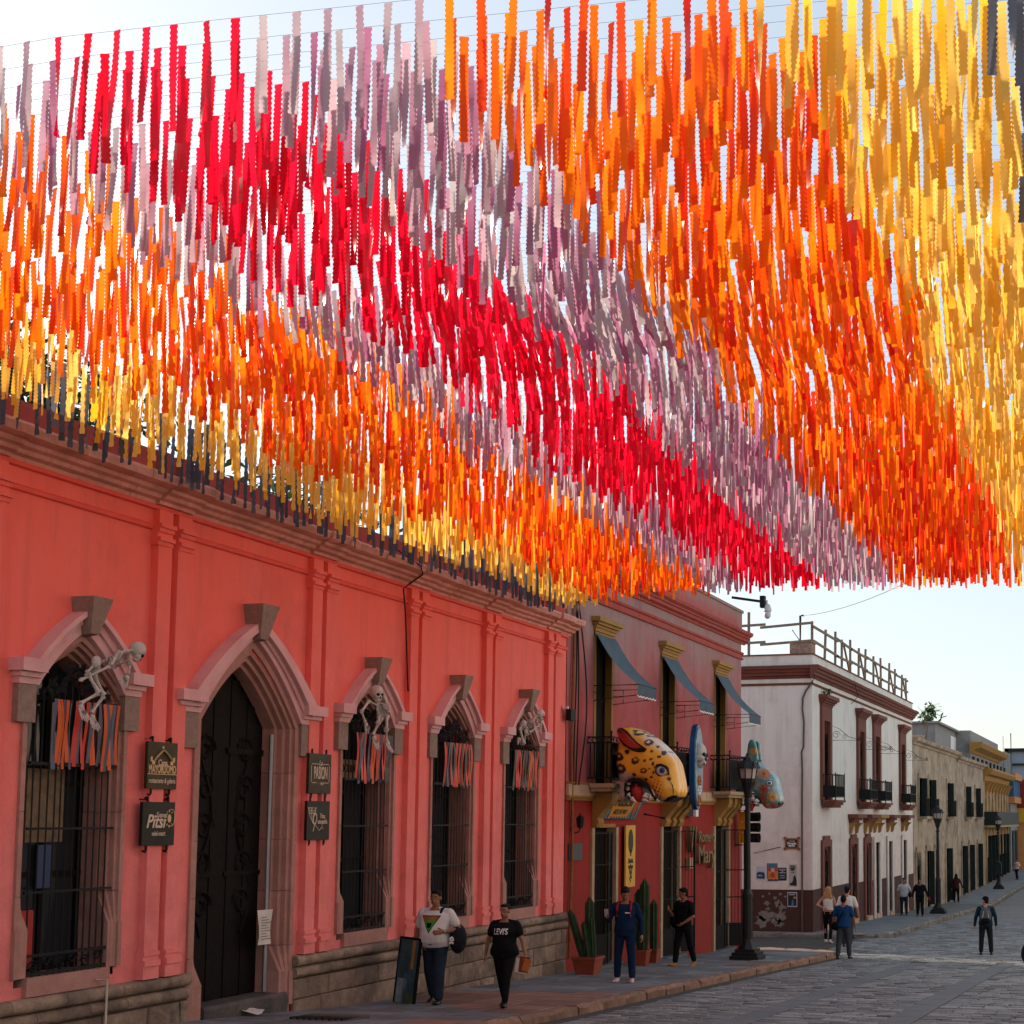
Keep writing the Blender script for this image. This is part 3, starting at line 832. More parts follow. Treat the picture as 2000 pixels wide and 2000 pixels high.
text('Casa', .10, (XS, yc, z0 + h * .555), CREAM, s, w=.85, bold=.001)
text('MAYORDOMO', .135, (XS, yc, z0 + h * .41), GOLD, s, w=.54, bold=.003)
text('restaurante & galería', .085, (XS, yc, z0 + h * .17), CREAM, s, w=.66)
s, y0, y1, z0, z1 = signboard(277, 1652, 343, 1567, 'dark sign reading Super Pitsi mini-mart left of the doorway, lower of two', BOARDD)
yc, h = (y0 + y1) / 2, z1 - z0
text('Super', .09, (XS, yc + .04, z0 + h * .70), CREAM, s, w=.95, shear=.3)
text('Pitsi', .22, (XS, yc - .06, z0 + h * .54), CREAM, s, w=.9, shear=.3, bold=.004)
text('mini-mart', .085, (XS, yc, z0 + h * .27), CREAM, s, w=.7)
mb = MB()
pts = [(XS, yc + .22 + .062 * math.cos(a), z0 + h * .64 + .10 * math.sin(a)) for a in np.linspace(-1.9, 1.9, 12)]
rib(mb, pts, .012)
for a in np.linspace(.9, 5.4, 8): mb.bar((XS, yc + .18 + .06 * math.cos(a), z0 + h * .62 + .075 * math.sin(a)), (XS, yc + .18 + .085 * math.cos(a), z0 + h * .62 + .105 * math.sin(a)), .016, .006)
mb.ell((XS, yc + .185, z0 + h * .62), (.004, .035, .05), 10, 5)
mb.build('sun_emblem', GOLD, s)
s, y0, y1, z0, z1 = signboard(603, 1549, 648, 1474, 'dark bronze sign reading la Pasión right of the doorway, upper of two', BOARD)
yc, h = (y0 + y1) / 2, z1 - z0
text('PASION', .25, (XS, yc + .01, z0 + h * .50), CREAM, s, w=.40, bold=.002)
text('La', .10, (XS, yc, z0 + h * .76), CREAM, s, w=.9, shear=.4)
mb = MB()
for zz, ya, yb in ((z0 + h * .73, -.21, -.05), (z0 + h * .73, .06, .21), (z0 + h * .26, -.21, -.1), (z0 + h * .26, .02, .21)): mb.box(XS - .003, XS + .004, yc + ya, yc + yb, zz, zz + .008)
for yy in (-.225, .225): mb.box(XS - .003, XS + .004, yc + yy - .004, yc + yy + .004, z0 + h * .29, z0 + h * .70)
mb.build('line_border', CREAM, s)
text('· · ·  1950', .05, (XS, yc, z0 + h * .235), CREAM, s, w=.8)
s, y0, y1, z0, z1 = signboard(599, 1641, 645, 1565, 'dark sign reading Fina Oaxaqueña right of the doorway, lower of two', BOARDD)
yc, h = (y0 + y1) / 2, z1 - z0
text('Fina', .10, (XS, yc + .10, z0 + h * .61), CREAM, s, w=.75)
text('O', .24, (XS, yc - .10, z0 + h * .52), CREAM, s, w=.55, shear=.2)
text('axaqueña', .10, (XS, yc + .10, z0 + h * .47), CREAM, s, w=.62)
mb = MB()
for a in (-.25, -.05, .2):
    b0 = Vector((XS, yc - .14, z0 + h * .42)); t0 = Vector((XS, yc - .16 + a * .4, z0 + h * .83))
    rib(mb, [b0, (b0 + t0) / 2 + Vector((0, -.03, 0)), t0], .008)
    for k in (.6, .75, .9): q = b0 + (t0 - b0) * k; mb.bar(q, q + Vector((0, .03, .025)), .012, .006); mb.bar(q, q + Vector((0, -.03, .025)), .012, .006)
rib(mb, [(XS, yc - .13, z0 + h * .22), (XS, yc - .10, z0 + h * .40), (XS, yc + .02, z0 + h * .24), (XS, yc + .10, z0 + h * .34), (XS, yc + .12, z0 + h * .27)], .01)
mb.build('maguey_emblem', CREAM, s)

# ---- ribbons and black paper shapes hung across the window heads
RIBC = {'orange': MT('orange_ribbon', (.70, .075, .008), (.85, .15, .02), .25, .4), 'red': MT('red_ribbon', (.62, .03, .02), (.80, .06, .03), .25, .4), 'slate': MT('slate_blue_ribbon', (.05, .075, .12), (.10, .13, .19), .2, .4), 'black': MT('black_ribbon', (.01, .012, .016), (.02, .025, .03), .1, .4)}
def ribbon_mesh(mat, seed):
    r = random.Random(seed); mb = MB(); n = 9
    dx = r.uniform(-.03, .03); tw = r.uniform(-.5, .5); w = .5
    L, Rr = [], []
    for i in range(n):
        t = i / (n - 1); a = tw * t * 1.3 + .25 * math.sin(t * 5 + seed)
        cx = .02 * math.sin(t * 4 + seed); cy = dx * t * 8 + .12 * math.sin(t * 6 + seed * 1.7)
        L.append((cx - .02 * math.sin(a), cy - w * math.cos(a), -t)); Rr.append((cx + .02 * math.sin(a), cy + w * math.cos(a), -t))
    mb.add(L + Rr, [(i, i + 1, n + i + 1, n + i) for i in range(n - 1)])
    return mb.mesh('ribbon', mat, smooth=80)
RIBM = {k: [ribbon_mesh(m, i) for i in range(4)] for k, m in RIBC.items()}
SEQ = ['slate', 'orange', 'orange', 'slate', 'orange', 'orange', 'slate', 'red', 'red', 'slate', 'red', 'red', 'slate', 'orange', 'orange', 'slate', 'black', 'orange']
WN = {1: 'left window beside the doorway', 2: 'first window right of the doorway', 3: 'second window right of the doorway', 4: 'last window before the red house'}
for wi in (1, 2, 3, 4):
    c = WINC[wi]; gx = XF + .05
    g = empty('ribbon_garland', (gx, c, 2.86), 'orange red and slate ribbons on a string across the ' + WN[wi], 'garland', 'ribbon garlands in the windows')
    mb = MB(); mb.tube([(gx, c - .58 + .145 * i, 2.90 - .03 * math.sin(math.pi * i / 8)) for i in range(9)], .006, 4); mb.build('string', BLACKP, g)
    r = random.Random(wi * 5); n = 24 - wi
    for i in range(n):
        k = SEQ[i % len(SEQ)] if wi == 1 else r.choice(['orange', 'red', 'slate', 'black', 'red', 'black'])
        yy = c - .40 + (.98 * i / (n - 1))
        inst(r.choice(RIBM[k]), 'ribbon', g, (gx + .01 + r.uniform(-.015, .02), yy, 2.885), (1, r.uniform(.026, .05), r.uniform(.66, .76)))
    d = empty('paper_shape', (gx - .03, c, 2.9), 'ragged black paper flowers above the ribbons in the ' + WN[wi], 'decoration', 'black paper shapes in the window heads')
    for k in range(7):
        mb = MB(); yy = c - .42 + .14 * k + r.uniform(-.03, .03); zz = 2.97 + (.22 if k in (2, 3, 4) else .05) * r.uniform(.5, 1.2)
        for q in range(9):
            a = r.uniform(0, 6.28); L = r.uniform(.08, .16); p = Vector((gx - .03, yy, zz)); e = p + Vector((r.uniform(-.04, .05), L * math.cos(a), L * math.sin(a)))
            sd = Vector((0, -math.sin(a), math.cos(a))) * r.uniform(.02, .05); m_ = (p + e) / 2
            mb.add([p - Vector((.01, 0, 0)), m_ + sd, e, m_ - sd, p + Vector((.02, 0, 0)), m_ + Vector((.03, 0, 0))], [(0, 1, 5), (1, 2, 5), (2, 3, 5), (3, 0, 5), (0, 3, 2, 1)])
        mb.build('flower', BLACKP, d)
# printed words seen on the second and third window's inner shutter
SHUT = M('ochre_signboard', (.36, .25, .11), .6, .15, 5, .05)
sg = empty('shop_sign', (XF - .3, WINC[2] - .2, 2.2), 'ochre board lettered coffee and chocolate behind the grille of the first right window', 'sign')
mb = MB(); mb.box(XF - .345, XF - .32, WINC[2] - .58, WINC[2] + .30, 2.22, 2.50); mb.build('board', SHUT, sg)
text('E & CHOCOLATE', .17, (XF - .318, WINC[2] - .12, 2.36), BLACKP, sg, w=.7, bold=.003)
# red crate-like seat and blue panel behind the first window
CR = M('red_plastic', (.42, .03, .025), .4, .1, 5, .03)
mb = MB(); mb.box(XF - .355, XF - .325, WINC[1] - .57, WINC[1] - .12, 0.0, .62); t = tag(mb.build('chair_back', CR, None), 'red plastic chair back inside the left window near its sill', 'chair')
mb = MB(); mb.lathe([(.0, -.004), (.16, -.004), (.17, 0), (.16, .01), (.12, .012), (.11, .006), (0, .006)], (XF - .32, WINC[1] - .58 + .19, .13), 20, 0, 'x'); mb.build('round_emblem', WHITE, t)
mb = MB(); mb.box(XF - .35, XF - .33, WINC[1] - .10, WINC[1] + .12, .85, 1.32); tag(mb.build('display_panel', M('blue_panel', (.03, .06, .16), .5), None), 'small blue panel behind the bars of the left window', 'panel')
mb = MB(); mb.box(XF - .35, XF - .33, WINC[1] - .3, WINC[1] + .25, 1.35, 2.15); tag(mb.build('curtain', M('tan_curtain', (.20, .15, .095), .9, .3, 9), None), 'tan curtain behind the bars of the left window', 'curtain')

# ---- skeletons
def limb(mb, p, q, r, knob=1.9):
    p, q = Vector(p), Vector(q)
    mb.tube([p, p + (q - p) * .06, p + (q - p) * .14, p + (q - p) * .5, p + (q - p) * .86, p + (q - p) * .94, q], [r * .8, r * knob, r * 1.15, r * .85, r * 1.15, r * knob, r * .8], 7)
def hand_bones(mb, w, d, L, splay, n=5, r=.012):
    w, d = Vector(w), Vector(d).normalized(); a, b = frame_of(d)
    side = Vector((0, 1, 0)) if abs(d.y) < .8 else Vector((0, 0, 1))
    side = (side - d * side.dot(d)).normalized()
    mb.ell(w + d * L * .22, (L * .16, L * .16, L * .2), 8, 5)
    for i in range(n):
        t = (i - (n - 1) / 2) / ((n - 1) / 2); k = (1 - .22 * abs(t))
        p0 = w + d * L * .25 + side * t * L * .16; p1 = p0 + (d + side * t * splay).normalized() * L * .42 * k; p2 = p1 + (d + side * t * splay * .6).normalized() * L * .36 * k
        mb.tube([p0, p1, p2], [r, r * .85, r * .6], 5)
def skull(parent, c, rot, s):
    mb = MB()
    mb.ell((0, 0, 0), (.088, .075, .085), 14, 9)
    mb.ell((.055, 0, -.055), (.045, .058, .045), 10, 6)
    mb.ell((.062, 0, -.098), (.032, .045, .022), 10, 5)
    for t in range(-3, 4): mb.box(.085 - abs(t) * .004, .099 - abs(t) * .004, t * .011 - .0045, t * .011 + .0045, -.086, -.068)
    me = mb.mesh('skull', BONE, smooth=True)
    R = (rot @ Matrix.Scale(s, 3)).to_4x4(); me.transform(R)
    base = WL[parent.name]
    sk = link_mesh('skull', me, parent, Vector(c) - base); WL[sk.name] = Vector(c)
    mb = MB()
    for y in (-.032, .032): mb.ell((.078, y, -.022), (.02, .022, .02), 9, 6)
    mb.ell((.094, 0, -.055), (.012, .012, .018), 8, 5)
    mb.box(.086, .0975, -.036, .036, -.0675, -.064)
    me = mb.mesh('eye_sockets', BLACKP, smooth=True); me.transform(R); link_mesh('eye_sockets', me, sk)
def skeleton(P, label, s=1.0, look=(1, 0, -.2), ribs_dir=None, belly=None):
    """P: joint positions in the place (world): head, neck, chest, pelvis, sh, el, wr, hip, kn, an per side, fingers' and toes' directions"""
    o = empty('skeleton', P['pelvis'], label, 'skeleton', 'plastic skeletons climbing on the window arches')
    f = Vector(look).normalized(); up = Vector((0, 0, 1)); y = up.cross(f).normalized(); z = f.cross(y)
    skull(o, P['head'], Matrix((f, y, z)).transposed(), s * 1.05)
    mb = MB(); a, b = Vector(P['pelvis']), Vector(P['neck'])
    for i in range(11): mb.ell(a + (b - a) * i / 10, (.02 * s, .02 * s, .017 * s), 6, 4)
    mb.tube([a, (a + b) / 2, b, P['head']], .013 * s, 6)
    mb.build('spine', BONE, o, smooth=True)
    mb = MB(); d = (b - a).normalized(); fw = Vector(ribs_dir or look); fw = (fw - d * fw.dot(d)).normalized(); sd = d.cross(fw)
    for k in range(7):
        c0 = a + (b - a) * (.50 + .065 * k); w = (.11 - .012 * abs(k - 2)) * s
        mb.tube([c0 + sd * (w * math.sin(t)) + fw * (w * .75 * (1 - math.cos(t)) * .75) - d * .02 * (1 - math.cos(t)) for t in np.linspace(-2.7, 2.7, 15)], .0085 * s, 5)
    mb.tube([a + (b - a) * .95 + fw * .115 * s, a + (b - a) * .5 + fw * .12 * s], .012 * s, 5)
    mb.build('ribcage', BONE, o, smooth=True)
    mb = MB(); hp = a
    for sg_ in (-1, 1):
        mb.ell(hp + sd * (.065 * sg_ * s) + d * .02, (.055 * s, .05 * s, .075 * s), 9, 6)
        limb(mb, hp + sd * .02 * sg_, P['hip'][0 if sg_ < 0 else 1], .014 * s)
    mb.build('pelvis', BONE, o, smooth=True)
    for i in (0, 1):
        mb = MB(); limb(mb, Vector(P['neck']) - d * .03, P['sh'][i], .012 * s); limb(mb, P['sh'][i], P['el'][i], .017 * s); limb(mb, P['el'][i], P['wr'][i], .014 * s)
        if P['fin'][i] is not None: hand_bones(mb, P['wr'][i], P['fin'][i], .17 * s, .5, 5, .010 * s)
        mb.build('arm', BONE, o, smooth=True)
        mb = MB(); limb(mb, P['hip'][i], P['kn'][i], .021 * s); limb(mb, P['kn'][i], P['an'][i], .018 * s)
        if P['toe'][i] is not None: hand_bones(mb, P['an'][i], P['toe'][i], .21 * s, .25, 5, .011 * s)
        mb.build('leg', BONE, o, smooth=True)
    return o
def W1(u, v, dx=.22): return on_x(20 + u * .176, 1160 + v * .176, XF + dx)
skeleton(dict(head=W1(1415, 615, .42), neck=W1(1260, 635, .40), pelvis=W1(930, 800, .24), sh=[W1(1200, 640, .46), W1(1300, 660, .30)], el=[W1(1115, 800, .46), W1(1325, 790, .33)],
              wr=[W1(760, 965, .26), W1(1310, 900, .36)], fin=[None, W1(1225, 1050, .36) - W1(1310, 900, .36)], hip=[W1(850, 870, .32), W1(925, 890, .2)],
              kn=[W1(985, 1100, .34), W1(1040, 1130, .24)], an=[W1(765, 1220, .26), W1(890, 1330, .2)], toe=[W1(810, 1320, .3) - W1(765, 1220, .26), W1(940, 1450, .26) - W1(890, 1330, .2)]),
         'pale plastic skeleton leaning out over the arch of the left window', 1.0, (.5, .6, -.75), (.6, .1, -.8))
def W3(u, v, dx=.2): return on_x(640 + u * .1346, 1270 + v * .1346, XF + dx)
skeleton(dict(head=W3(705, 600, .34), neck=W3(715, 790, .24), pelvis=W3(800, 930, .16), sh=[W3(600, 735, .28), W3(800, 600, .26)], el=[W3(490, 890, .3), W3(850, 770, .3)],
              wr=[W3(545, 1040, .3), W3(780, 600, .36)], fin=[W3(580, 1160, .3) - W3(545, 1040, .3), W3(740, 560, .38) - W3(780, 600, .36)], hip=[W3(740, 950, .2), W3(865, 950, .18)],
              kn=[W3(735, 1060, .34), W3(850, 1160, .3)], an=[W3(655, 1230, .28), W3(850, 1320, .24)], toe=[W3(725, 1420, .34) - W3(655, 1230, .28), W3(900, 1420, .32) - W3(850, 1320, .24)]),
         'pale plastic skeleton sitting under the arch of the first window right of the doorway', 1.1, (.9, -.25, -.25))
def W5(u, v, dx=.2): return on_x(970 + u * .1035, 1330 + v * .1035, XF + dx)
skeleton(dict(head=W5(820, 620, .36), neck=W5(720, 690, .32), pelvis=W5(480, 840, .16), sh=[W5(760, 720, .36), W5(830, 690, .28)], el=[W5(850, 790, .34), W5(840, 830, .3)],
              wr=[W5(650, 960, .28), W5(830, 910, .3)], fin=[W5(560, 960, .26) - W5(650, 960, .28), W5(760, 930, .3) - W5(830, 910, .3)], hip=[W5(440, 900, .22), W5(560, 880, .18)],
              kn=[W5(520, 1190, .28), W5(555, 950, .3)], an=[W5(440, 1090, .2), W5(515, 1190, .22)], toe=[W5(380, 1160, .24) - W5(440, 1090, .2), W5(420, 1100, .24) - W5(515, 1190, .22)]),
         'pale plastic skeleton crawling out of the last window arch of the pink house', 1.0, (.6, .6, -.5), (.6, .2, -.7))
# ================================================================ the two-storey red house with the animal heads
FADE = MZ('faded_red_upper_wall', (.38, .075, .075), (.31, .20, .19), 4.0, 6.4, .5, grime=(.22, .07, .07), gamt=.5)
LOWR = MZ('deep_red_lower_wall', (.25, .024, .018), (.31, .022, .016), -1, 2, .3, grime=(.13, .02, .016), gamt=.55)
TRIMR = M('red_cornice_paint', (.36, .065, .05), .85, .18, 4, .25, 40, stain=(.20, .10, .09), stain_amt=.5, stain_scale=2)
PARG = MZ('faded_parapet', (.36, .10, .09), (.30, .20, .19), 7.2, 7.6, .4)
OCHRE = M('ochre_paint', (.34, .19, .05), .8, .16, 5, .25, 45, stain=(.22, .12, .04), stain_amt=.5, stain_scale=2.5)
BEIGE = M('beige_stone_jamb', (.40, .30, .19), .85, .15, 5, .3, 45, stain=(.22, .16, .10), stain_amt=.5, stain_scale=2)
LEDGE = M('cream_ledge_plaster', (.52, .36, .25), .85, .14, 5, .3, 45, stain=(.30, .19, .12), stain_amt=.5, stain_scale=2, island=.08)
DOORB = M('brown_panel_door', (.010, .008, .005), .7, .2, 6, .2, 40, spec=.08)
jag = empty('corner_house', (XF, 33.6, zp(33)), 'two-storey faded red corner house with ochre lintels, blue awnings and balconies', 'house')
JY0, JY1 = 27.09, 40.2
JC = [29.12, 33.52, 38.02]
UPH, UZ0, UZ1 = .56, 2.35, 5.62
LC = [29.25, 33.75, 38.15]; LH, LZ1 = .64, 1.42
def rect_wall(mb, X, y0, y1, z0, z1, ops, mat=0):
    """front at x=X with rectangular openings, each given as (y0, y1, z0, z1); openings sharing a column share y0, y1"""
    ys = sorted({y0, y1} | {o[0] for o in ops} | {o[1] for o in ops})
    for a, b in zip(ys, ys[1:]):
        col = sorted((o[2], o[3]) for o in ops if o[0] <= a + 1e-6 and o[1] >= b - 1e-6)
        z = z0
        for (p, q) in col:
            if p > z: mb.add([(X, a, z), (X, b, z), (X, b, p), (X, a, p)], [(0, 1, 2, 3)], mat)
            z = max(z, q)
        if z < z1: mb.add([(X, a, z), (X, b, z), (X, b, z1), (X, a, z1)], [(0, 1, 2, 3)], mat)
mb = MB()
rect_wall(mb, XF, JY0, JY1, 2.34, 7.05, [(c - UPH, c + UPH, UZ0, UZ1) for c in JC])
rect_wall(mb, XF, JY0, JY1, -3.0, 2.34, [(c - LH, c + LH, -3, LZ1) for c in LC], 1)
JB = XF - 10
mb.add([(XF, JY1, -3), (JB, JY1, -3), (JB, JY1, 2.34), (XF, JY1, 2.34)], [(0, 1, 2, 3)], 1)
mb.add([(XF, JY1, 2.34), (JB, JY1, 2.34), (JB, JY1, 7.05), (XF, JY1, 7.05)], [(0, 1, 2, 3)], 0)
mb.add([(XF, JY0, 5), (JB, JY0, 5), (JB, JY0, 7.05), (XF, JY0, 7.05)], [(0, 1, 2, 3)], 0)
mb.add([(JB, JY0, -3), (JB, JY1, -3), (JB, JY1, 7.05), (JB, JY0, 7.05)], [(0, 1, 2, 3)], 0)
mb.build('wall', [FADE, LOWR], jag)
mb = MB(); mb.box(JB, XF - .3, JY0 + .3, JY1 - .3, 7.0, 7.1); mb.build('roof', MATS['grey_roof'], jag)
mb = MB(); mb.box(XF - .25, XF + .02, JY0 + .001, JY1 + .02, 7.06, 7.62); mb.box(JB, XF - .251, JY1 - .25, JY1 + .02, 7.06, 7.62)
mb.box(JB, XF - .251, JY0, JY0 + .25, 7.06, 7.62)
mb.box(XF - .30, XF + .06, JY0 + .001, JY1 + .06, 7.621, 7.70); mb.box(JB, XF - .301, JY1 - .3, JY1 + .06, 7.621, 7.70)
mb.build('parapet', PARG, jag)
def prof_run(parent, name, mat, prof, y0, y1, step=1.2, Xb=XF):
    y = y0
    while y < y1 - .01:
        L = min(step * RND.uniform(.8, 1.2), y1 - y)
        if y1 - y - L < .3: L = y1 - y
        j = RND.uniform(-.005, .005)
        mb = MB(); mb.prism([(Xb + u + (j if u > .01 else 0), z + j) for u, z in prof], 'y', y, y + L - .004); mb.build(name, mat, parent); y += L
def prof_run_x(parent, name, mat, prof, x0, x1, Yb, step=1.2):
    """the same on a wall facing -y (or +y when step is negative)"""
    s = 1 if step > 0 else -1; step = abs(step); x = x0
    while x < x1 - .01:
        L = min(step * RND.uniform(.8, 1.2), x1 - x)
        if x1 - x - L < .3: L = x1 - x
        j = RND.uniform(-.005, .005)
        mb = MB(); mb.prism([(Yb - s * (u + (j if u > .01 else 0)), z + j) for u, z in prof], 'x', x, x + L - .004); mb.build(name, mat, parent); x += L
big = [(0, 6.70), (.04, 6.71), (.06, 6.76), (.14, 6.79), (.15, 6.86), (.19, 6.87), (.20, 6.91), (.28, 6.96), (.30, 7.03), (.26, 7.058), (0, 7.058)]
small = [(0, 6.24), (.05, 6.25), (.06, 6.29), (.02, 6.31), (.02, 6.39), (.06, 6.41), (.07, 6.46), (0, 6.475)]
prof_run(jag, 'cornice', TRIMR, big, JY0 + .13, JY1 + .28); prof_run(jag, 'string_course', TRIMR, small, JY0 + .01, JY1 + .07, 3)
prof_run_x(jag, 'cornice', TRIMR, big, JB, XF - .005, JY1, -1.2)
# cream ledge band in stones over an ochre moulding
y = JY0 + .01
while y < JY1:
    L = min(RND.uniform(.5, .75), JY1 + .06 - y); mb = MB(); mb.box(XF + .001, XF + .07 + RND.uniform(-.004, .004), y, y + L - .006, 2.09, 2.32); mb.build('ledge_stone', LEDGE, jag); y += L
prof_run(jag, 'ledge_moulding', OCHRE, [(.001, 1.98), (.04, 1.985), (.06, 2.03), (.085, 2.05), (.085, 2.088), (.001, 2.089)], JY0 + .01, JY1 + .06, 4)
prof_run(jag, 'ledge_moulding', OCHRE, [(.001, 2.321), (.09, 2.322), (.10, 2.345), (.001, 2.36)], JY0 + .01, JY1 + .06, 4)
def bar_set(parent, pts, z0, z1, r, name='baluster'):
    for (x, y) in pts:
        inst(barm, name, parent, (x, y, z0), (r * 2, r * 2, z1 - z0))
CANVAS = M('slate_blue_canvas', (.060, .095, .125), .85, .14, 8, .25, 60, stain=(.10, .13, .15), stain_amt=.5, stain_scale=3)
for i, c in enumerate(JC):
    w = empty('x', (0, 0, 0)); bpy.data.objects.remove(w)
    mb = MB()
    for s in (-1, 1):
        a, b = sorted((c + s * UPH, c + s * (UPH - .10))); mb.box(XF - .20, XF + .025, a, b, UZ0, UZ1)
    mb.box(XF - .20, XF + .026, c - UPH, c + UPH, UZ1 - .1, UZ1 + .002)
    win = mb.build('window', OCHRE, jag)
    mb = MB()
    for (z0, z1, o, e) in ((UZ1 + .005, UZ1 + .08, .06, .04), (UZ1 + .08, UZ1 + .14, .09, .06), (UZ1 + .14, UZ1 + .20, .15, .10), (UZ1 + .20, UZ1 + .30, .21, .17)):
        mb.box(XF + .001, XF + o, c - UPH - e, c + UPH + e, z0, z1 - .001)
    mb.build('lintel', OCHRE, win)
    for k, (a, b) in enumerate(((c - UPH + .1, c - .01), (c + .01, c + UPH - .1))):
        mb = MB(); X = XF - .15
        mb.box(X - .04, X, a, b, UZ0, UZ1 - .1)
        for zz in (UZ0 + .1, UZ0 + .95, UZ0 + 1.8, UZ1 - .25): mb.box(X, X + .02, a, b, zz, zz + .09)
        for yy in (a, b - .07): mb.box(X, X + .021, yy, yy + .07, UZ0, UZ1 - .1)
        mb.build('door_leaf', DOORB, win)
    # balcony on moulded brackets
    BX = XF + .56
    mb = MB(); mb.box(XF + .101, BX + .04, c - .98, c + .98, 2.26, 2.345); mb.box(XF + .101, BX - .03, c - .90, c + .90, 2.18, 2.259)
    bal = mb.build('balcony', BEIGE, jag)
    mb = MB(); y0, y1 = c - .93, c + .93
    for z in (3.32, 3.20, 2.46): mb.bar((XF + .02, y0, z), (BX, y0, z), .025); mb.bar((BX, y0 - .012, z), (BX, y1 + .012, z), .025); mb.bar((BX, y1, z), (XF + .02, y1, z), .025)
    for yy in (y0, y1): mb.bar((BX, yy, 2.345), (BX, yy, 3.40), .03); mb.ell((BX, yy, 3.42), (.03, .03, .03), 8, 5)
    for k in range(9): scroll(mb, (y0 + .12 + k * (y1 - y0 - .24) / 8, 3.26), .05, BX, 1.3, 1 if k % 2 else -1, .008, 10)
    for k in range(9): scroll(mb, (y0 + .12 + k * (y1 - y0 - .24) / 8, 2.56), .09, BX, 1.3, 1 if k % 2 else -1, .010, 10)
    for yy in (y0, y1):
        for k in range(5): mb.tube([(XF + .06 + .11 * k + .045 * math.cos(t), yy, 3.26 + .045 * math.sin(t)) for t in np.linspace(0, 5, 9)], .008, 4)
    mb.build('railing', IRON, bal)
    mb = MB(); mb.box(BX - .014, BX - .008, y0 + .02, y1 - .02, 2.40, 2.95); mb.build('kick_panel', IRON, bal)
    bar_set(bal, [(BX, y0 + k * (y1 - y0) / 21) for k in range(1, 21)] + [(XF + .56 * k / 6, yy) for yy in (y0, y1) for k in range(1, 6)], 2.46, 3.2, .017)
    # ground floor opening, jambs, bracket blocks
    lc = LC[i]
    mb = MB()
    for s in (-1, 1):
        a, b = sorted((lc + s * LH, lc + s * (LH + .14))); mb.box(XF - .4, XF + .05, a - (.001 if s < 0 else 0), b, zp(lc) - .2, LZ1)
    dr = mb.build('doorway', BEIGE, jag)
    mb = MB(); mb.box(XF - .24, XF - .18, lc - LH, lc + LH, -3, LZ1); mb.build('door_leaf', DOORB, dr)
    for (yy, wd) in ((lc - .52, .17), (lc, .12), (lc + .52, .17))[:3 if i else 1]:
        mb = MB(); mb.prism([(XF + .001, LZ1 + .005), (XF + .10, LZ1 + .01), (XF + .15, LZ1 + .12), (XF + .12, LZ1 + .2), (XF + .16, LZ1 + .25), (XF + .28, LZ1 + .40), (XF + .40, LZ1 + .50), (XF + .44, LZ1 + .60), (XF + .44, LZ1 + .75), (XF + .001, LZ1 + .75)], 'y', yy - wd, yy + wd)
        mb.build('bracket', OCHRE, dr)
    mb = MB(); mb.box(XF - .38, XF + .03, lc - LH, lc + LH, LZ1, LZ1 + .08); mb.build('lintel', OCHRE, dr)
    # iron security gate: a leaf on each side folded outwards
    gz0 = zp(lc) + .08
    for s, ang in ((-1, 20), (1, (14, 140, 118)[i])):
        hy = lc + s * (LH - .03); gw = .56
        d = Vector((math.sin(rad(ang)), -s * math.cos(rad(ang)), 0)); P0 = Vector((XF - .05, hy, 0))
        mb = MB()
        for z in (gz0 + .02, gz0 + .62, gz0 + 1.35, gz0 + 2.1, LZ1 - .12): mb.bar(P0 + Vector((0, 0, z)), P0 + d * gw + Vector((0, 0, z)), .035, .03)
        for u in (0, gw): mb.bar(P0 + d * u + Vector((0, 0, gz0)), P0 + d * u + Vector((0, 0, LZ1 - .1)), .04)
        nrm = Vector((-d.y, d.x, 0)) * .008
        q = [P0 + d * .02, P0 + d * (gw - .02)]
        mb.add([q[0] - nrm + Vector((0, 0, gz0 + .02)), q[1] - nrm + Vector((0, 0, gz0 + .02)), q[1] - nrm + Vector((0, 0, gz0 + .62)), q[0] - nrm + Vector((0, 0, gz0 + .62)),
                q[0] + nrm + Vector((0, 0, gz0 + .02)), q[1] + nrm + Vector((0, 0, gz0 + .02)), q[1] + nrm + Vector((0, 0, gz0 + .62)), q[0] + nrm + Vector((0, 0, gz0 + .62))],
               [(0, 1, 2, 3), (4, 5, 6, 7), (0, 1, 5, 4), (1, 2, 6, 5), (2, 3, 7, 6), (3, 0, 4, 7)])
        g = mb.build('gate', IRON, dr)
        for k in range(1, 6):
            p = P0 + d * (gw * k / 6); inst(barm, 'gate_bar', g, (p.x, p.y, gz0 + .62), (.018, .018, LZ1 - .12 - gz0 - .62))
    # stone threshold
    mb = MB(); mb.box(XF - .4, XF + .22, lc - LH - .1, lc + LH + .1, zp(lc) - .2, zp(lc) + .06); mb.build('doorstep', SLABG, dr)
    # awning
    nm = ('first', 'second', 'third')[i]
    an = empty('awning', (XF + .05, c, UZ1 - .02), 'slate blue canvas awning over the ' + nm + ' balcony counted from the pink house', 'awning', 'awnings on the red corner house')
    hw = UPH + .04; zt = UZ1 - .04; P = []
    n = 9
    for k in range(n):
        t = k / (n - 1); P.append((XF + .06 + .95 * t - .05 * math.sin(t * math.pi), zt - 1.12 * t - .10 * math.sin(t * math.pi)))
    mb = MB(); m = 13; vs = []
    for (x, z) in P:
        for j in range(m):
            u = j / (m - 1); vs.append((x, c - hw + 2 * hw * u, z - .012 * math.sin(u * 37 + x * 3) - .02 * math.sin(math.pi * u)))
    mb.add(vs, [(k * m + j, k * m + j + 1, (k + 1) * m + j + 1, (k + 1) * m + j) for k in range(n - 1) for j in range(m - 1)])
    mb.build('canopy', CANVAS, an, smooth=80)
    mb = MB(); vs = []; nj = 25; xe, ze = P[-1]
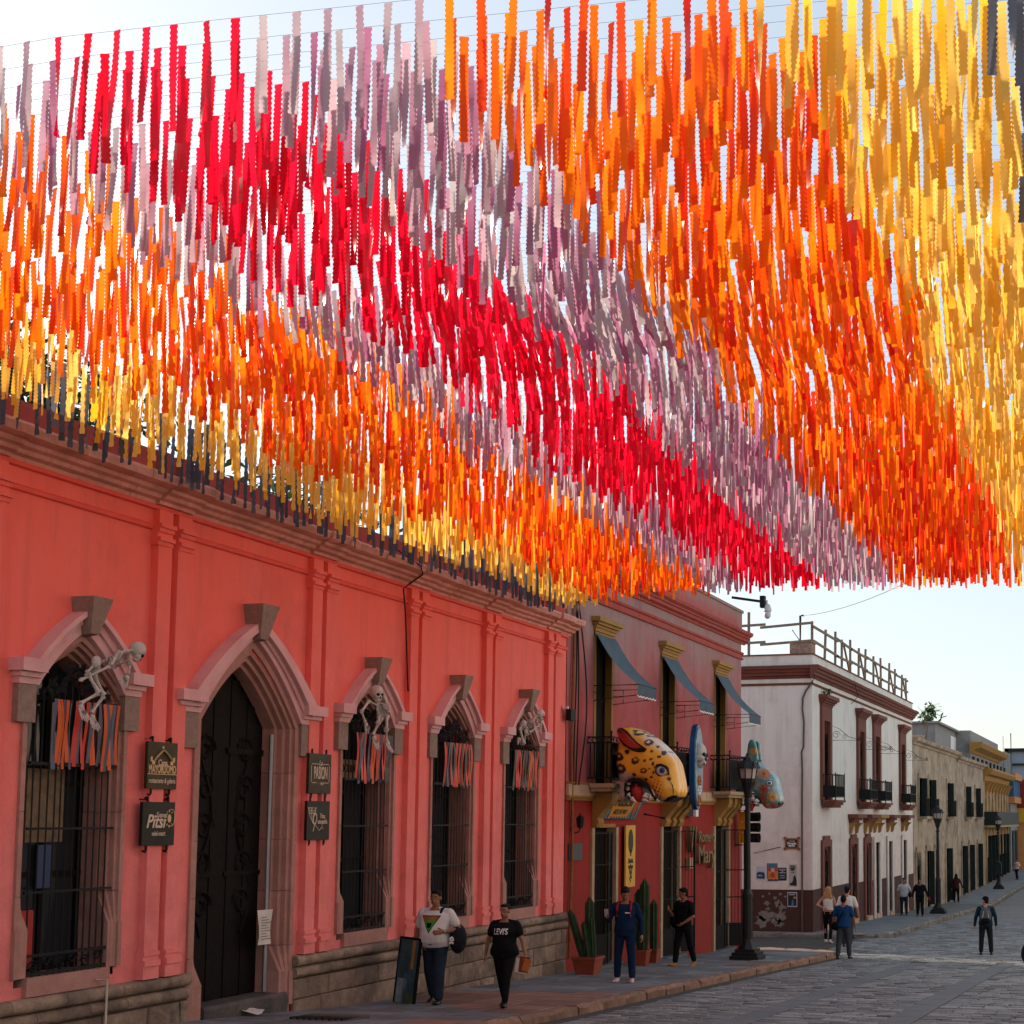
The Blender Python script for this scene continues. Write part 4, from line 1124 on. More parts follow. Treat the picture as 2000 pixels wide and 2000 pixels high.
    for k in range(3):
        for j in range(nj):
            u = j / (nj - 1); vs.append((xe + .003 + .012 * math.sin(u * 60) * k / 2, c - hw + 2 * hw * u, ze - .012 - .11 * k - (.03 * abs(math.sin(u * math.pi * 6)) if k == 2 else 0)))
    mb.add(vs, [(k * nj + j, k * nj + j + 1, (k + 1) * nj + j + 1, (k + 1) * nj + j) for k in range(2) for j in range(nj - 1)])
    mb.build('valance', CANVAS, an, smooth=80)
    mb = MB(); vs = []
    for k in (0, 1):
        for j in range(nj):
            u = j / (nj - 1); vs.append((xe + .006 + .012 * math.sin(u * 60), c - hw + 2 * hw * u, ze - .232 - .03 * abs(math.sin(u * math.pi * 6)) - .026 * k))
    mb.add(vs, [(j, j + 1, nj + j + 1, nj + j) for j in range(nj - 1)])
    mb.build('scalloped_trim', WHITE, an)
    for s in (-1, 1):
        mb = MB(); yy = c + s * (hw - .02)
        mb.tube([(XF + .01, yy, ze - .02), (xe - .01, yy, ze - .02)], .012, 6); mb.tube([(XF + .01, yy, ze - .34), (xe - .03, yy, ze - .24)], .010, 6); mb.tube([(XF + .25, yy, ze - .02), (XF + .25, yy, ze - .31)], .010, 6)
        mb.tube([(XF + .01, yy, ze - .16), (XF + .25, yy, ze - .16)], .010, 6)
        mb.build('arm', IRON, an)
    mb = MB(); mb.tube([(xe, c - hw, ze - .01), (xe, c + hw, ze - .01)], .013, 6); mb.build('front_bar', IRON, an)

# ---- fittings on the wall
pl = on_x(1122, 1664, XF); mb = MB(); mb.box(XF + .001, XF + .03, pl.y - .36, pl.y + .36, pl.z - .17, pl.z + .17); tag(mb.build('plaque', M('slate_plaque', (.035, .045, .055), .5, .15), None), 'blank slate plaque on the red wall beside the pink house', 'plaque')
lp = on_x(1133, 1608, XF + .2)
wl_ = empty('wall_lamp', (XF, lp.y, lp.z), 'black iron lantern on a curled bracket left of the first red house door', 'lamp')
mb = MB(); mb.tube([(XF, lp.y, lp.z - .12), (XF + .08, lp.y, lp.z - .2), (XF + .18, lp.y, lp.z - .17), (XF + .2, lp.y, lp.z - .1)], .014, 6); mb.lathe([(.05, 0), (.05, .012)], (XF, lp.y, lp.z - .12), 10, 0, 'x'); mb.build('bracket', IRON, wl_)
mb = MB(); mb.lathe([(.02, -.10), (.07, -.07), (.085, .08), (.10, .085), (.05, .15), (.02, .16), (.012, .20), (.0, .21)], (XF + .2, lp.y, lp.z), 6); mb.build('lantern', IRON, wl_)
mb = MB(); mb.lathe([(.055, -.06), (.072, .07)], (XF + .2, lp.y, lp.z + .003), 6); mb.build('lamp_glass', M('frosted_glass', (.30, .28, .25), .4), wl_)
# yellow hanging banner board
YEL = M('yellow_board', (.62, .34, .045), .6, .1, 5, .05)
a, b = on_x(1223, 1612, XF + .12), on_x(1240.5, 1731, XF + .12)
bn = empty('yellow_sign', (XF + .1, (a.y + b.y) / 2, b.z), 'tall narrow yellow sign with a dark agave pictogram beside the first red house door', 'sign')
mb = MB(); mb.box(XF + .08, XF + .118, a.y, b.y, b.z, a.z); mb.build('board', YEL, bn)
yc, H = (a.y + b.y) / 2, a.z - b.z
PRN = M('dark_green_print', (.035, .04, .02), .7, .1, 8, 0)
mb = MB()
pts = [(yc + .155 * math.sin(t) * (1 if t < math.pi else 1), b.z + H * .74 + .27 * math.cos(t)) for t in np.linspace(.0, 6.1, 22)]
mb.prism(pts, 'x', XF + .1185, XF + .123); mb.box(XF + .1185, XF + .123, yc - .035, yc + .035, b.z + H * .50, b.z + H * .60); mb.build('agave_emblem', PRN, bn)
text('Huizache', .13, (XF + .121, yc, b.z + H * .425), PRN, bn, w=.62, bold=.006)
mb = MB(); mb.box(XF + .1185, XF + .123, yc - .19, yc + .19, b.z + H * .385, b.z + H * .395); mb.build('rule', PRN, bn)
text('ARTE EN VIVO', .075, (XF + .121, yc, b.z + H * .325), PRN, bn, w=.62, bold=.005)
mb = MB()
for dy, dz, r in ((0, .22, .05), (-.08, .17, .04), (.08, .17, .04), (-.03, .1, .05), (.05, .08, .05), (0, .0, .045), (.06, -.02, .04), (-.05, -.05, .035), (0, -.1, .035)): mb.ell((XF + .1205, yc + dy, b.z + H * .17 + dz), (.003, r, r * 1.1), 8, 5)
mb.build('flower_emblem', PRN, bn)
# tilted blue and yellow name board over the first door
BLUE = M('teal_blue_paint', (.02, .09, .14), .6, .15, 6, .05)
hb = empty('name_board', (XF, 29.8, 1.62), 'tilted blue and yellow zigzag board lettered Huizache under the spotted jaguar head', 'sign')
y0, y1 = 28.62, 31.02; zb, zt, xb, xt = 1.60, 2.27, XF + .07, XF + .42
up = Vector((xt - xb, 0, zt - zb)); upn = up.normalized(); nrm = Vector((0, 1, 0)).cross(upn)
HB = Matrix((Vector((0, 1, 0)), upn, nrm)).transposed()
def hbp(u, v, w=0): return Vector((xb, y0, zb)) + Vector((0, 1, 0)) * u * (y1 - y0) + up * v + nrm * w
def plate(name, poly, mat, parent, w0, w1, P=hbp):
    mb = MB(); n = len(poly); mb.add([P(u, v, w0) for u, v in poly] + [P(u, v, w1) for u, v in poly], [tuple(range(n)), tuple(range(2 * n - 1, n - 1, -1))] + [(i, n + i, n + (i + 1) % n, (i + 1) % n) for i in range(n)]); return mb.build(name, mat, parent)
plate('board', [(0, 0), (1, 0), (1, 1), (0, 1)], BLUE, hb, -.03, 0)
YB = M('amber_sign_paint', (.60, .25, .03), .6, .12, 6, .05); OR2 = M('rust_sign_paint', (.40, .09, .03), .6, .12, 6, .05); CR2 = M('pale_teal_stripe', (.20, .33, .33), .6)
for e in (0, 1):
    f = (lambda u: u) if e == 0 else (lambda u: 1 - u)
    plate('zigzag', [(f(.06), .45), (f(.15), .95), (f(.22), .5), (f(.13), .02)], OR2, hb, .001, .006)
    for u in (.02, .10, .19, .26): plate('stripe', [(f(u), .02), (f(u + .025), .02), (f(u + .055), .98), (f(u + .045), .98)], CR2, hb, .001, .004)
plate('panel', [(.27, .03), (.73, .03), (.80, .60), (.74, .97), (.26, .97), (.22, .60)], YB, hb, .001, .008)
text('Huizache', .36, hbp(.5, .58, .01), PRN, hb, face=HB, w=.80, bold=.01, ext=.003)
text('ARTE EN VIVO', .16, hbp(.5, .24, .01), PRN, hb, face=HB, w=.8, bold=.004, ext=.003)
for k in range(6): plate('fringe', [(.30 + k * .07, .03), (.36 + k * .07, .03), (.33 + k * .07, .12)], BLUE, hb, .009, .012)
mb = MB(); mb.tube([(XF + .3, y1 - .05, 1.72), (XF + .75, y1 + .12, 1.62)], .03, 8); mb.build('spotlight', IRON, hb)
# carved wooden lettering on the wall
GW = M('gilded_wood', (.20, .12, .05), .6, .25, 12, .3, 40)
wl2 = empty('wall_lettering', (XF, 36.2, .6), 'carved gilded letters in two lines on the red wall between the last doors', 'sign')
text('Romero', .42, (XF + .10, 36.35, 1.13), GW, wl2, w=1.0, ext=.06, bold=.006)
text('Mary', .66, (XF + .10, 36.35, .66), GW, wl2, w=1.1, ext=.06, bold=.006)
text('W', .95, (XF + .10, 35.18, 1.05), GW, wl2, w=.55, ext=.06, bold=.008)
mb = MB(); mb.box(XF + .02, XF + .12, 35.0, 35.25, .35, .62); mb.build('carved_block', BEIGE, wl2)
# small grey meter boxes under the blue panel
g = on_x(1355, 1585, XF + .15); mb = MB(); mb.box(XF + .002, XF + .22, g.y - .25, g.y + .15, g.z - .12, g.z + .14); o = mb.build('junction_box', M('grey_box_paint', (.20, .22, .24), .6, .1), None); tag(o, 'grey electrical box on the red wall under the blue skull panel', 'electrical box')
mb = MB(); mb.box(XF + .222, XF + .24, g.y - .1, g.y + .12, g.z - .13, g.z + .13); mb.build('cover', WHITE, o)
# ================================================================ big painted animal heads fixed to the red corner house
from mathutils.bvhtree import BVHTree
def remesh(mb, voxel, smooth=4, fac=.5):
    me = mb.mesh('tmp', [])
    o = bpy.data.objects.new('tmp', me); COL.objects.link(o)
    md = o.modifiers.new('r', 'REMESH'); md.mode = 'VOXEL'; md.voxel_size = voxel; md.use_smooth_shade = True
    if smooth:
        sm = o.modifiers.new('s', 'SMOOTH'); sm.iterations = smooth; sm.factor = fac
    bpy.context.view_layer.update()
    dg = bpy.context.evaluated_depsgraph_get()
    out = bpy.data.meshes.new_from_object(o.evaluated_get(dg))
    bpy.data.objects.remove(o); bpy.data.meshes.remove(me)
    out.polygons.foreach_set('use_smooth', [True] * len(out.polygons))
    return out
ICO = None
def ball(mb, c, r, sub=2):
    global ICO
    if ICO is None:
        bm = bmesh.new(); bmesh.ops.create_icosphere(bm, subdivisions=2, radius=1); ICO = ([v.co.copy() for v in bm.verts], [[v.index for v in f.verts] for f in bm.faces]); bm.free()
    mb.add([Vector(c) + v * r for v in ICO[0]], ICO[1])
def in_poly(x, z, P):
    k = False; n = len(P)
    for i in range(n):
        (x0, z0), (x1, z1) = P[i], P[(i + 1) % n]
        if (z0 > z) != (z1 > z) and x < (x1 - x0) * (z - z0) / (z1 - z0) + x0: k = not k
    return k
def d_poly(x, z, P):
    best = 1e9; n = len(P)
    for i in range(n):
        (x0, z0), (x1, z1) = P[i], P[(i + 1) % n]; dx, dz = x1 - x0, z1 - z0
        t = max(0, min(1, ((x - x0) * dx + (z - z0) * dz) / (dx * dx + dz * dz + 1e-12)))
        best = min(best, math.hypot(x - x0 - t * dx, z - z0 - t * dz))
    return best
def smooth_poly(P, it=2):
    for _ in range(it):
        Q = []
        for i in range(len(P)):
            (a, b), (c, d) = P[i], P[(i + 1) % len(P)]
            Q += [(a * .75 + c * .25, b * .75 + d * .25), (a * .25 + c * .75, b * .25 + d * .75)]
        P = Q
    return P
def puffed(outline, T, step, voxel, yshift=None):
    """solid whose side view is the outline (x, z) and whose half thickness grows to T away from it, centred on y = 0"""
    P = smooth_poly(outline, 2); xs = [p[0] for p in P]; zs = [p[1] for p in P]; mb = MB()
    x = min(xs)
    while x < max(xs):
        z = min(zs)
        while z < max(zs):
            if in_poly(x, z, P):
                d = d_poly(x, z, P)
                if d > .03:
                    r = min(d, T); k = max(0.0, T * math.sqrt(max(0, 1 - (1 - min(d / (T * .75), 1)) ** 2)) - r * .9)
                    yo = yshift(x, z) if yshift else 1.0
                    for y in ((-k * yo, k * yo) if k > .02 else (0,)): ball(mb, (x, y, z), r)
                    if k > r: ball(mb, (x, 0, z), r)
            z += step
        x += step
    return remesh(mb, voxel, 5, .6)
def paint(me, fn):
    at = me.color_attributes.new('paint', 'FLOAT_COLOR', 'POINT')
    for i, v in enumerate(me.vertices):
        c = fn(v.co); at.data[i].color = (*c, 1)
def lerp3(a, b, t):
    t = max(0, min(1, t)); return tuple(x + (y - x) * t for x, y in zip(a, b))
HEADM = M('glossy_head_paint', (1, 1, 1), .3, .08, 6, .08, 30, spec=.5, coat=.25, vcol=True)
TOOTH = M('ivory_teeth', (.74, .71, .64), .35, .1, 10, .05)
TONG = M('dark_red_tongue', (.42, .03, .02), .45, .2, 8, .1)
MOUTHB = M('mouth_black', (.008, .008, .008), .5, .1, 8, 0)
EYEW = M('eye_white', (.62, .60, .56), .2, .02, 5, 0)
EYEB = M('eye_blue', (.03, .09, .19), .15, .2, 30, 0)

def animal_head(name, label, Yc, pix, sc_, off, T, feat, paintfn, voxel=.03):
    """pix(u,v) -> (x,z) on the plane y = Yc; feat gives feature spots in the same picture units"""
    out = [pix(*p) for p in feat['outline']]
    me = puffed(out, T, .075, voxel)
    me.materials.append(HEADM); paint(me, paintfn)
    root = empty(name, (XF, Yc, min(z for x, z in out)), label, 'animal head', 'painted animal heads on the red corner house')
    base = WL[root.name]
    h = link_mesh('head', me, root, Vector((0, Yc, 0)) - base)
    bvh = BVHTree.FromPolygons([v.co.copy() for v in me.vertices], [tuple(p.vertices) for p in me.polygons])
    def surf(u, v, side=-1):
        x, z = pix(u, v)
        hit = bvh.ray_cast(Vector((x, side * 3, z)), Vector((0, -side, 0)))
        return (hit[0] + Vector((0, Yc, 0)), hit[1]) if hit[0] is not None else (Vector((x, Yc + side * T * .8, z)), Vector((0, side, 0)))
    def pad(part, mat, pts, lift, parent, thick=.02, sides=(-1, 1)):
        """a raised shape following the surface, outline given in picture units"""
        for sd in sides:
            P = [surf(u, v, sd) for u, v in pts]; c = sum((p for p, n in P), Vector()) / len(P); nn = sum((n for p, n in P), Vector()).normalized()
            rim = [p + n * .004 for p, n in P]; top = [c + (p - c) * .88 + n * (lift + thick) for p, n in P]; cc, cn = surf(sum(u for u, v in pts) / len(pts), sum(v for u, v in pts) / len(pts), sd)
            mb = MB(); n = len(pts); mb.add(rim + top + [cc + cn * (lift + thick * 1.5)], [(i, (i + 1) % n, n + (i + 1) % n, n + i) for i in range(n)] + [(n + i, n + (i + 1) % n, 2 * n) for i in range(n)])
            mb.build(part, mat, parent, smooth=60)
    # eyes
    for sd in (-1, 1):
        p, n = surf(*feat['eye'], sd); r = feat['eye_r']
        q = n.to_track_quat('Z', 'Y').to_matrix()
        mb = MB(); mb.ell(p - n * r * .25, (r * 1.25, r * 1.05, r * .7), 12, 7, 0, q); ey = mb.build('eye', EYEW, root, smooth=True)
        mb = MB(); mb.ell(p + n * r * .34, (r * .6, r * .6, r * .16), 12, 6, 0, q); mb.build('iris', EYEB, ey, smooth=True)
        mb = MB(); mb.ell(p + n * r * .44, (r * .28, r * .28, r * .12), 10, 6, 0, q); mb.build('pupil', MOUTHB, ey, smooth=True)
        a, b = frame_of(n); rr = [p - n * r * .12 + (a * math.cos(t) * 1.3 + b * math.sin(t) * 1.12) * r for t in np.linspace(0, 2 * math.pi, 15)]
        mb = MB(); mb.tube(rr, r * .16, 5, cap=False); mb.build('eyelid', MOUTHB, ey, smooth=True)
    return root, surf, pad
# ---- the spotted jaguar
JGY = 28.55
def J1(u, v):
    p = on_y(1140 + u * .1553, 1400 + v * .1553, JGY); return (p.x, p.z)
JO = [(520, 150), (600, 128), (700, 145), (820, 205), (950, 300), (1060, 400), (1150, 500), (1210, 600), (1225, 690), (1245, 780), (1262, 900), (1262, 1000), (1215, 1030), (1150, 1070), (1060, 1085), (985, 1060), (945, 990), (905, 905), (850, 845), (780, 805), (700, 795), (640, 808), (600, 850), (590, 930), (600, 1030), (560, 1060), (490, 1030), (470, 950), (500, 850), (498, 770), (462, 660), (462, 540), (480, 430), (490, 330), (492, 220)]
ROS = [(600, 138, 42, 20), (760, 225, 60, 45), (885, 350, 48, 42), (640, 455, 34, 30), (740, 570, 50, 42), (525, 520, 62, 55), (550, 665, 66, 60), (835, 695, 46, 34), (712, 738, 26, 22), (1060, 478, 26, 30), (1018, 525, 24, 18), (930, 455, 17, 16), (925, 552, 23, 20), (852, 573, 17, 15), (952, 612, 20, 22), (965, 715, 19, 17), (910, 670, 16, 14), (932, 770, 20, 14), (858, 797, 22, 16), (1140, 795, 24, 22), (700, 200, 20, 14), (870, 255, 26, 20), (990, 400, 16, 16)]
DOTS = [(945 + 24 * i + 17 * j, 878 + 58 * i * .9 - 38 * j, 11 + 3 * (i > 0) - 2 * j) for i in range(4) for j in range(4)]
def inv(fn):
    a, b, c = fn(0, 0), fn(100, 0), fn(0, 100)
    sx, sz = (b[0] - a[0]) / 100, (c[1] - a[1]) / 100
    return lambda x, z: ((x - a[0]) / sx, (z - a[1]) / sz)
I1 = inv(J1)
def jag_paint(co):
    u, v = I1(co.x, co.z)
    nz = mnoise.noise(co * 2.5) * 40
    low = max(0, min(1, (v - (560 + (u - 480) * .62 + nz)) / 90)) if u < 1000 else 0
    if u >= 880: low = max(0, min(1, (v - 880 - (1010 - u) * .1 + nz * .3 - max(0, (u - 960)) * 1.15) / 90))
    c = lerp3((.78, .36, .012), (.40, .34, .33), low)
    c = lerp3(c, (.82, .48, .05), .5 + mnoise.noise(co * 3) * .7)  if low < .2 else c
    top = 150 + max(0, u - 560) * .62
    if v < top + 25 and u > 820: c = lerp3(c, (.55, .50, .46), .6 * max(0, 1 - (v - top) / 25) if v > top else .6)
    for (a, b, ra, rb) in ROS:
        e = ((u - a) / ra) ** 2 + ((v - b) / rb) ** 2 + mnoise.noise(co * 11) * .45
        if e < 1.0:
            if ra > 45 and e < .22 and (u - a) > -ra * .5 and (v - b) < rb * .1: continue
            return (.012, .012, .012)
    for (a, b, r) in DOTS:
        if (u - a) ** 2 + (v - b) ** 2 < r * r: return (.02, .015, .012)
    if u > 1080 and v > 1010 and u + v > 2130: return (.012, .012, .012)
    return c
rt, surf, pad = animal_head('jaguar_head', 'huge yellow jaguar head with black spots, red ear and open mouth, on the red house', JGY, J1, 1, 0, .44, dict(outline=JO, eye=(1075, 685), eye_r=.105), jag_paint, .026)
EARO = [(505, 160), (560, 165), (640, 205), (715, 285), (790, 355), (885, 420), (860, 455), (780, 460), (690, 435), (610, 380), (545, 290), (508, 215)]
EARR = MB()
pad('ear_rim', MOUTHB, EARO, .03, rt, .05)
EARI = [(530, 190), (570, 190), (640, 235), (700, 300), (780, 375), (845, 425), (780, 435), (700, 410), (625, 355), (560, 275), (530, 215)]
pad('ear', M('ear_red', (.36, .03, .02), .35, .15, 6, .05, coat=.2), EARI, .075, rt, .035)
def mouth(rt, pixf, Yc, s, mo, teeth, tongue):
    mb = MB(); P = [pixf(*p) for p in mo]; mb.prism(P, 'y', Yc - .27 * s, Yc + .27 * s); mb.build('mouth_inside', MOUTHB, rt)
    for (b0, b1, tip) in teeth:
        for sd in (-1, 1):
            a, b, t = [Vector((pixf(*q)[0], Yc + sd * .36 * s, pixf(*q)[1])) for q in (b0, b1, tip)]
            c = (a + b) / 2; w = (b - a).length / 2; mb = MB(); mb.tube([c, c + (t - c) * .45, c + (t - c) * .8, t], [w, w * .85, w * .5, w * .08], 9); mb.build('tooth', TOOTH, rt, smooth=True)
    mb = MB(); mb.tube([Vector((pixf(*q)[0], Yc - .22 * s, pixf(*q)[1])) for q in tongue], [.10 * s, .13 * s, .13 * s, .09 * s, .03 * s], 10); mb.build('tongue', TONG, rt, smooth=True)
mouth(rt, J1, JGY, 1, [(610, 860), (660, 815), (740, 815), (800, 850), (780, 900), (770, 1050), (620, 1050), (605, 950)],
      [((610, 830), (675, 835), (640, 862)), ((605, 880), (665, 890), (625, 935)), ((605, 1000), (660, 960), (735, 1085)), ((800, 1062), (890, 1050), (860, 955)), ((905, 960), (870, 1000), (800, 1060))], [(720, 840), (715, 900), (730, 960), (750, 1040), (765, 1075)])
def line_on(pts, r, name, mat=None, sf=None, root=None, lift=.0):
    for sd in (-1, 1):
        P = [(sf or surf)(u, v, sd) for u, v in pts]; mb = MB(); n = len(P)
        mb.tube([p + nn * lift for p, nn in P], [r * (.35 + .65 * math.sin(math.pi * (i + .6) / (n + .2))) for i in range(n)], 7); mb.build(name, mat or MOUTHB, root or rt, smooth=True)
line_on([(606, 1010), (594, 930), (606, 856), (645, 813), (700, 800), (778, 812), (846, 852), (898, 910), (938, 990), (980, 1050)], .045, 'lip')
line_on([(985, 655), (1015, 622), (1060, 615), (1110, 640), (1142, 690), (1150, 745)], .03, 'brow', lift=.035)
line_on([(1150, 800), (1190, 860), (1200, 930), (1190, 1000)], .012, 'muzzle_crease')
line_on([(1070, 1062), (1120, 1040), (1180, 1010), (1245, 1005)], .035, 'nose')
# ---- the blue head with painted flowers, beyond, at the street corner
BY = 38.9
def J2(u, v):
    p = on_y(1330 + u * .1553, 1420 + v * .1553, BY); return (p.x, p.z)
BO = [(760, 420), (860, 400), (960, 420), (1050, 480), (1140, 560), (1210, 630), (1235, 700), (1245, 780), (1270, 860), (1285, 960), (1240, 1010), (1140, 1035), (1070, 1025), (1040, 960), (1000, 880), (940, 820), (870, 800), (800, 820), (775, 880), (790, 960), (740, 985), (705, 940), (720, 850), (700, 740), (700, 600), (720, 500)]
I2 = inv(J2)
FL = [(1070, 600, 75), (1070, 790, 70), (1170, 880, 62), (945, 700, 55), (1050, 900, 60), (740, 590, 55), (1060, 960, 50), (820, 520, 60), (860, 660, 45), (780, 720, 50), (1180, 990, 40)]
def blue_paint(co):
    u, v = I2(co.x, co.z)
    n = mnoise.noise(co * 5)
    c = lerp3((.05, .17, .24), (.18, .33, .36), .5 + n)
    c = lerp3(c, (.08, .22, .13), max(0, min(1, (v - 760) / 200)) * .7)
    for i, (a, b, r) in enumerate(FL):
        d = math.hypot(u - a, v - b); an = math.atan2(v - b, u - a)
        if d < r * (.72 + .28 * abs(math.cos(an * 4.5))):
            if d < r * .28: return (.20, .05, .02)
            return ((.50, .17, .02), (.42, .09, .07), (.55, .25, .04))[i % 3] if math.cos(an * 9) > -.75 else (.10, .05, .02)
    if mnoise.noise(co * 16) > .42: return (.45, .42, .30)
    if u > 1200 and v > 940 and u + v > 2190: return (.012, .012, .012)
    if v > 990: return (.45, .17, .06)
    return c
rt2, surf2, pad2 = animal_head('painted_head', 'blue animal head painted with orange flowers, jutting from the red house corner behind the lamp', BY, J2, 1, 0, .38, dict(outline=BO, eye=(1155, 710), eye_r=.07), blue_paint, .028)
for (u0, u1, vt, yo) in ((855, 985, 140, -.16), (870, 985, 160, .22)):
    me = puffed([J2(*p) for p in [(u0, 430), (u0 - 5, 300), (u0 + 15, 190), (u0 + 55, vt), (u0 + 100, 180), (u1 - 10, 270), (u1 + 5, 350), (u1 + 15, 450)]], .08, .04, .022)
    me.materials.append(HEADM); paint(me, lambda co: (.50, .20, .03) if math.hypot(I2(co.x, co.z)[0] - 920, I2(co.x, co.z)[1] - 320) < 42 else lerp3((.03, .17, .16), (.09, .25, .24), .5 + mnoise.noise(co * 7)))
    link_mesh('ear', me, rt2, Vector((0, BY + yo, 0)) - WL[rt2.name])
mouth(rt2, J2, BY, .85, [(790, 860), (830, 820), (920, 830), (990, 900), (960, 960), (960, 1000), (800, 990), (785, 920)],
      [((915, 830), (975, 870), (930, 935)), ((935, 950), (1030, 985), (990, 900)), ((790, 900), (840, 900), (820, 980))], [(880, 840), (890, 890), (905, 950), (910, 1010), (915, 1060)])
# ---- tall blue panel with a skull, parallel to the wall on the second balcony
sk = empty('skull_panel', (XF + .64, 33.2, 1.9), 'tall narrow blue panel with a painted skull, seen edge-on at the second balcony', 'carving')
BP = M('cobalt_panel_paint', (.012, .075, .20), .4, .2, 5, .1, 30, spec=.4)
X0 = XF + .62
c0 = on_x(1352, 1500, X0)
mb = MB(); prof = []
for k in range(24):
    a = 2 * math.pi * k / 24; prof.append((c0.y + .10 + .36 * math.copysign(abs(math.cos(a)) ** .8, math.cos(a)), 2.88 + 1.02 * math.copysign(abs(math.sin(a)) ** .8, math.sin(a)) + .03 * math.sin(5 * a)))
mb.prism(prof, 'x', X0, X0 + .13); mb.build('board', BP, sk, smooth=40)
mb = MB(); q = [(c0.y + .1 + (y - c0.y - .1) * .86, 2.88 + (z - 2.88) * .93) for y, z in prof]
mb.prism(q, 'x', X0 + .131, X0 + .15); mb.build('front_panel', M('pale_blue_panel', (.20, .30, .36), .5, .4, 9, .1), sk)
mb = MB(); zc = 3.15; yc = c0.y + .10
for (dy, dz, ry, rz) in ((0, .08, .19, .24), (0, -.16, .12, .14), (-.12, -.06, .09, .09), (.12, -.06, .09, .09)): mb.ell((X0 + .17, yc + dy, zc + dz), (.16, ry, rz), 12, 8)
mb.build('skull', BONE, sk, smooth=True)
mb = MB()
for dy in (-.085, .085): mb.ell((X0 + .29, yc + dy, zc + .02), (.06, .06, .07), 10, 6)
mb.ell((X0 + .31, yc, zc - .09), (.04, .03, .05), 8, 5)
for k in range(-3, 4): mb.box(X0 + .285, X0 + .305, yc + k * .03 - .003, yc + k * .03 + .003, zc - .24, zc - .17)
mb.build('skull_holes', MOUTHB, sk)
for k in range(3):
    mb = MB(); zz = 2.55 - .25 * k
    for t in range(6): a = t * math.pi / 3; mb.ell((X0 + .16, yc + .09 * math.cos(a), zz + .09 * math.sin(a)), (.03, .05, .05), 7, 5)
    mb.build('flower', M('flower_orange', (.45, .16, .02), .5) if k % 2 == 0 else WHITE, sk, smooth=True)
# ================================================================ the white corner house beyond the side street
WHW = MZ('stained_white_wall', (.66, .585, .53), (.68, .675, .63), 0.0, 3.6, .5, grime=(.40, .36, .31), gamt=.55)
BRN = M('maroon_trim_paint', (.17, .055, .04), .85, .18, 4, .25, 40, stain=(.09, .045, .035), stain_amt=.5, stain_scale=2)
DADO = M('peeling_brown_dado', (.065, .028, .022), .9, .2, 4, .3, 30, stain=(.27, .235, .20), stain_amt=.0)
PEEL = M('bare_grey_plaster', (.20, .175, .15), .9, .2, 6, .3, 30)
GREYD = M('weathered_grey_door', (.16, .16, .16), .8, .2, 6, .2, 40)
WY0, WY1 = 49.5, 72.25
wht = empty('white_house', (XF, 58, zp(58)), 'two-storey stained white corner house with maroon window surrounds and a wooden rail on its roof', 'house')
UPC = [51.6, 58.4, 62.0, 68.9]
GDC = [(51.6, 'a'), (56.7, 'a'), (59.75, 'a'), (61.95, 'g'), (65.2, 'd'), (69.3, 'd')]
mb = MB()
rect_wall(mb, XF, WY0, WY1, -3.6, 6.85, [(c - .5, c + .5, 2.25, 5.4) for c in UPC] + [(c - .5, c + .5, -3.6, .75) for c, k in GDC])
WB = -24.6
mb.add([(XF, WY0, -3.6), (WB, WY0, -3.6), (WB, WY0, 6.85), (XF, WY0, 6.85)], [(0, 1, 2, 3)])
mb.add([(XF, WY1, -3.6), (WB, WY1, -3.6), (WB, WY1, 6.85), (XF, WY1, 6.85)], [(0, 1, 2, 3)])
mb.add([(WB, WY0, -3.6), (WB, WY1, -3.6), (WB, WY1, 6.85), (WB, WY0, 6.85)], [(0, 1, 2, 3)])
mb.build('wall', WHW, wht)
mb = MB(); mb.box(WB, XF - .3, WY0 + .3, WY1, 6.9, 7.0); mb.build('roof', MATS['grey_roof'], wht)
mb = MB(); mb.box(XF - .3, XF + .03, WY0 - .03, WY1, 7.06, 7.44); mb.box(WB, XF - .301, WY0 - .03, WY0 + .3, 7.06, 7.44)
mb.build('parapet', WHW, wht)
mb = MB(); mb.box(XF - .34, XF + .07, WY0 - .07, WY1, 7.441, 7.49); mb.box(WB, XF - .341, WY0 - .07, WY0 + .34, 7.441, 7.49); mb.build('coping', BRN, wht)
wc = [(0, 6.60), (.05, 6.61), (.07, 6.68), (.16, 6.71), (.17, 6.80), (.23, 6.82), (.25, 6.90), (.33, 6.93), (.36, 7.03), (.30, 7.058), (0, 7.058)]
prof_run(wht, 'cornice', BRN, wc, WY0 - .34, WY1 + .1, 1.6); prof_run_x(wht, 'cornice', BRN, wc, WB, XF - .002, WY0, 1.6)
ws = [(0, 6.36), (.05, 6.37), (.07, 6.43), (0, 6.45)]
prof_run(wht, 'string_course', BRN, ws, WY0 - .07, WY1, 4); prof_run_x(wht, 'string_course', BRN, ws, WB, XF, WY0, 4)
# dado, with bare patches where the paint has come away
mb = MB()
gaps = [(c - .52, c + .52) for c, k in GDC]; y = WY0 - .025
for a, b in gaps + [(WY1, WY1)]:
    if a > y: mb.box(XF + .001, XF + .025, y, a, -3.4, -.88 - .012 * (y - 50))
    y = b
mb.box(WB, XF + .0005, WY0 - .025, WY0 - .001, -3.4, -.88)
mb.build('dado', DADO, wht)
rp = random.Random(21)
def patch(cx, cz, r, n=34):
    pts = []
    for k in range(n):
        a = 2 * math.pi * k / n; rr = r * (.55 + 1.1 * abs(mnoise.noise(Vector((math.cos(a) * 2.4 + cx * 3, math.sin(a) * 2.4, cz * 3)))) + rp.uniform(-.16, .16)); pts.append((cx + rr * math.cos(a), cz + rr * .9 * math.sin(a)))
    mb = MB(); mb.prism(pts, 'y', WY0 - .031, WY0 - .026); mb.build('bare_patch', PEEL, wht)
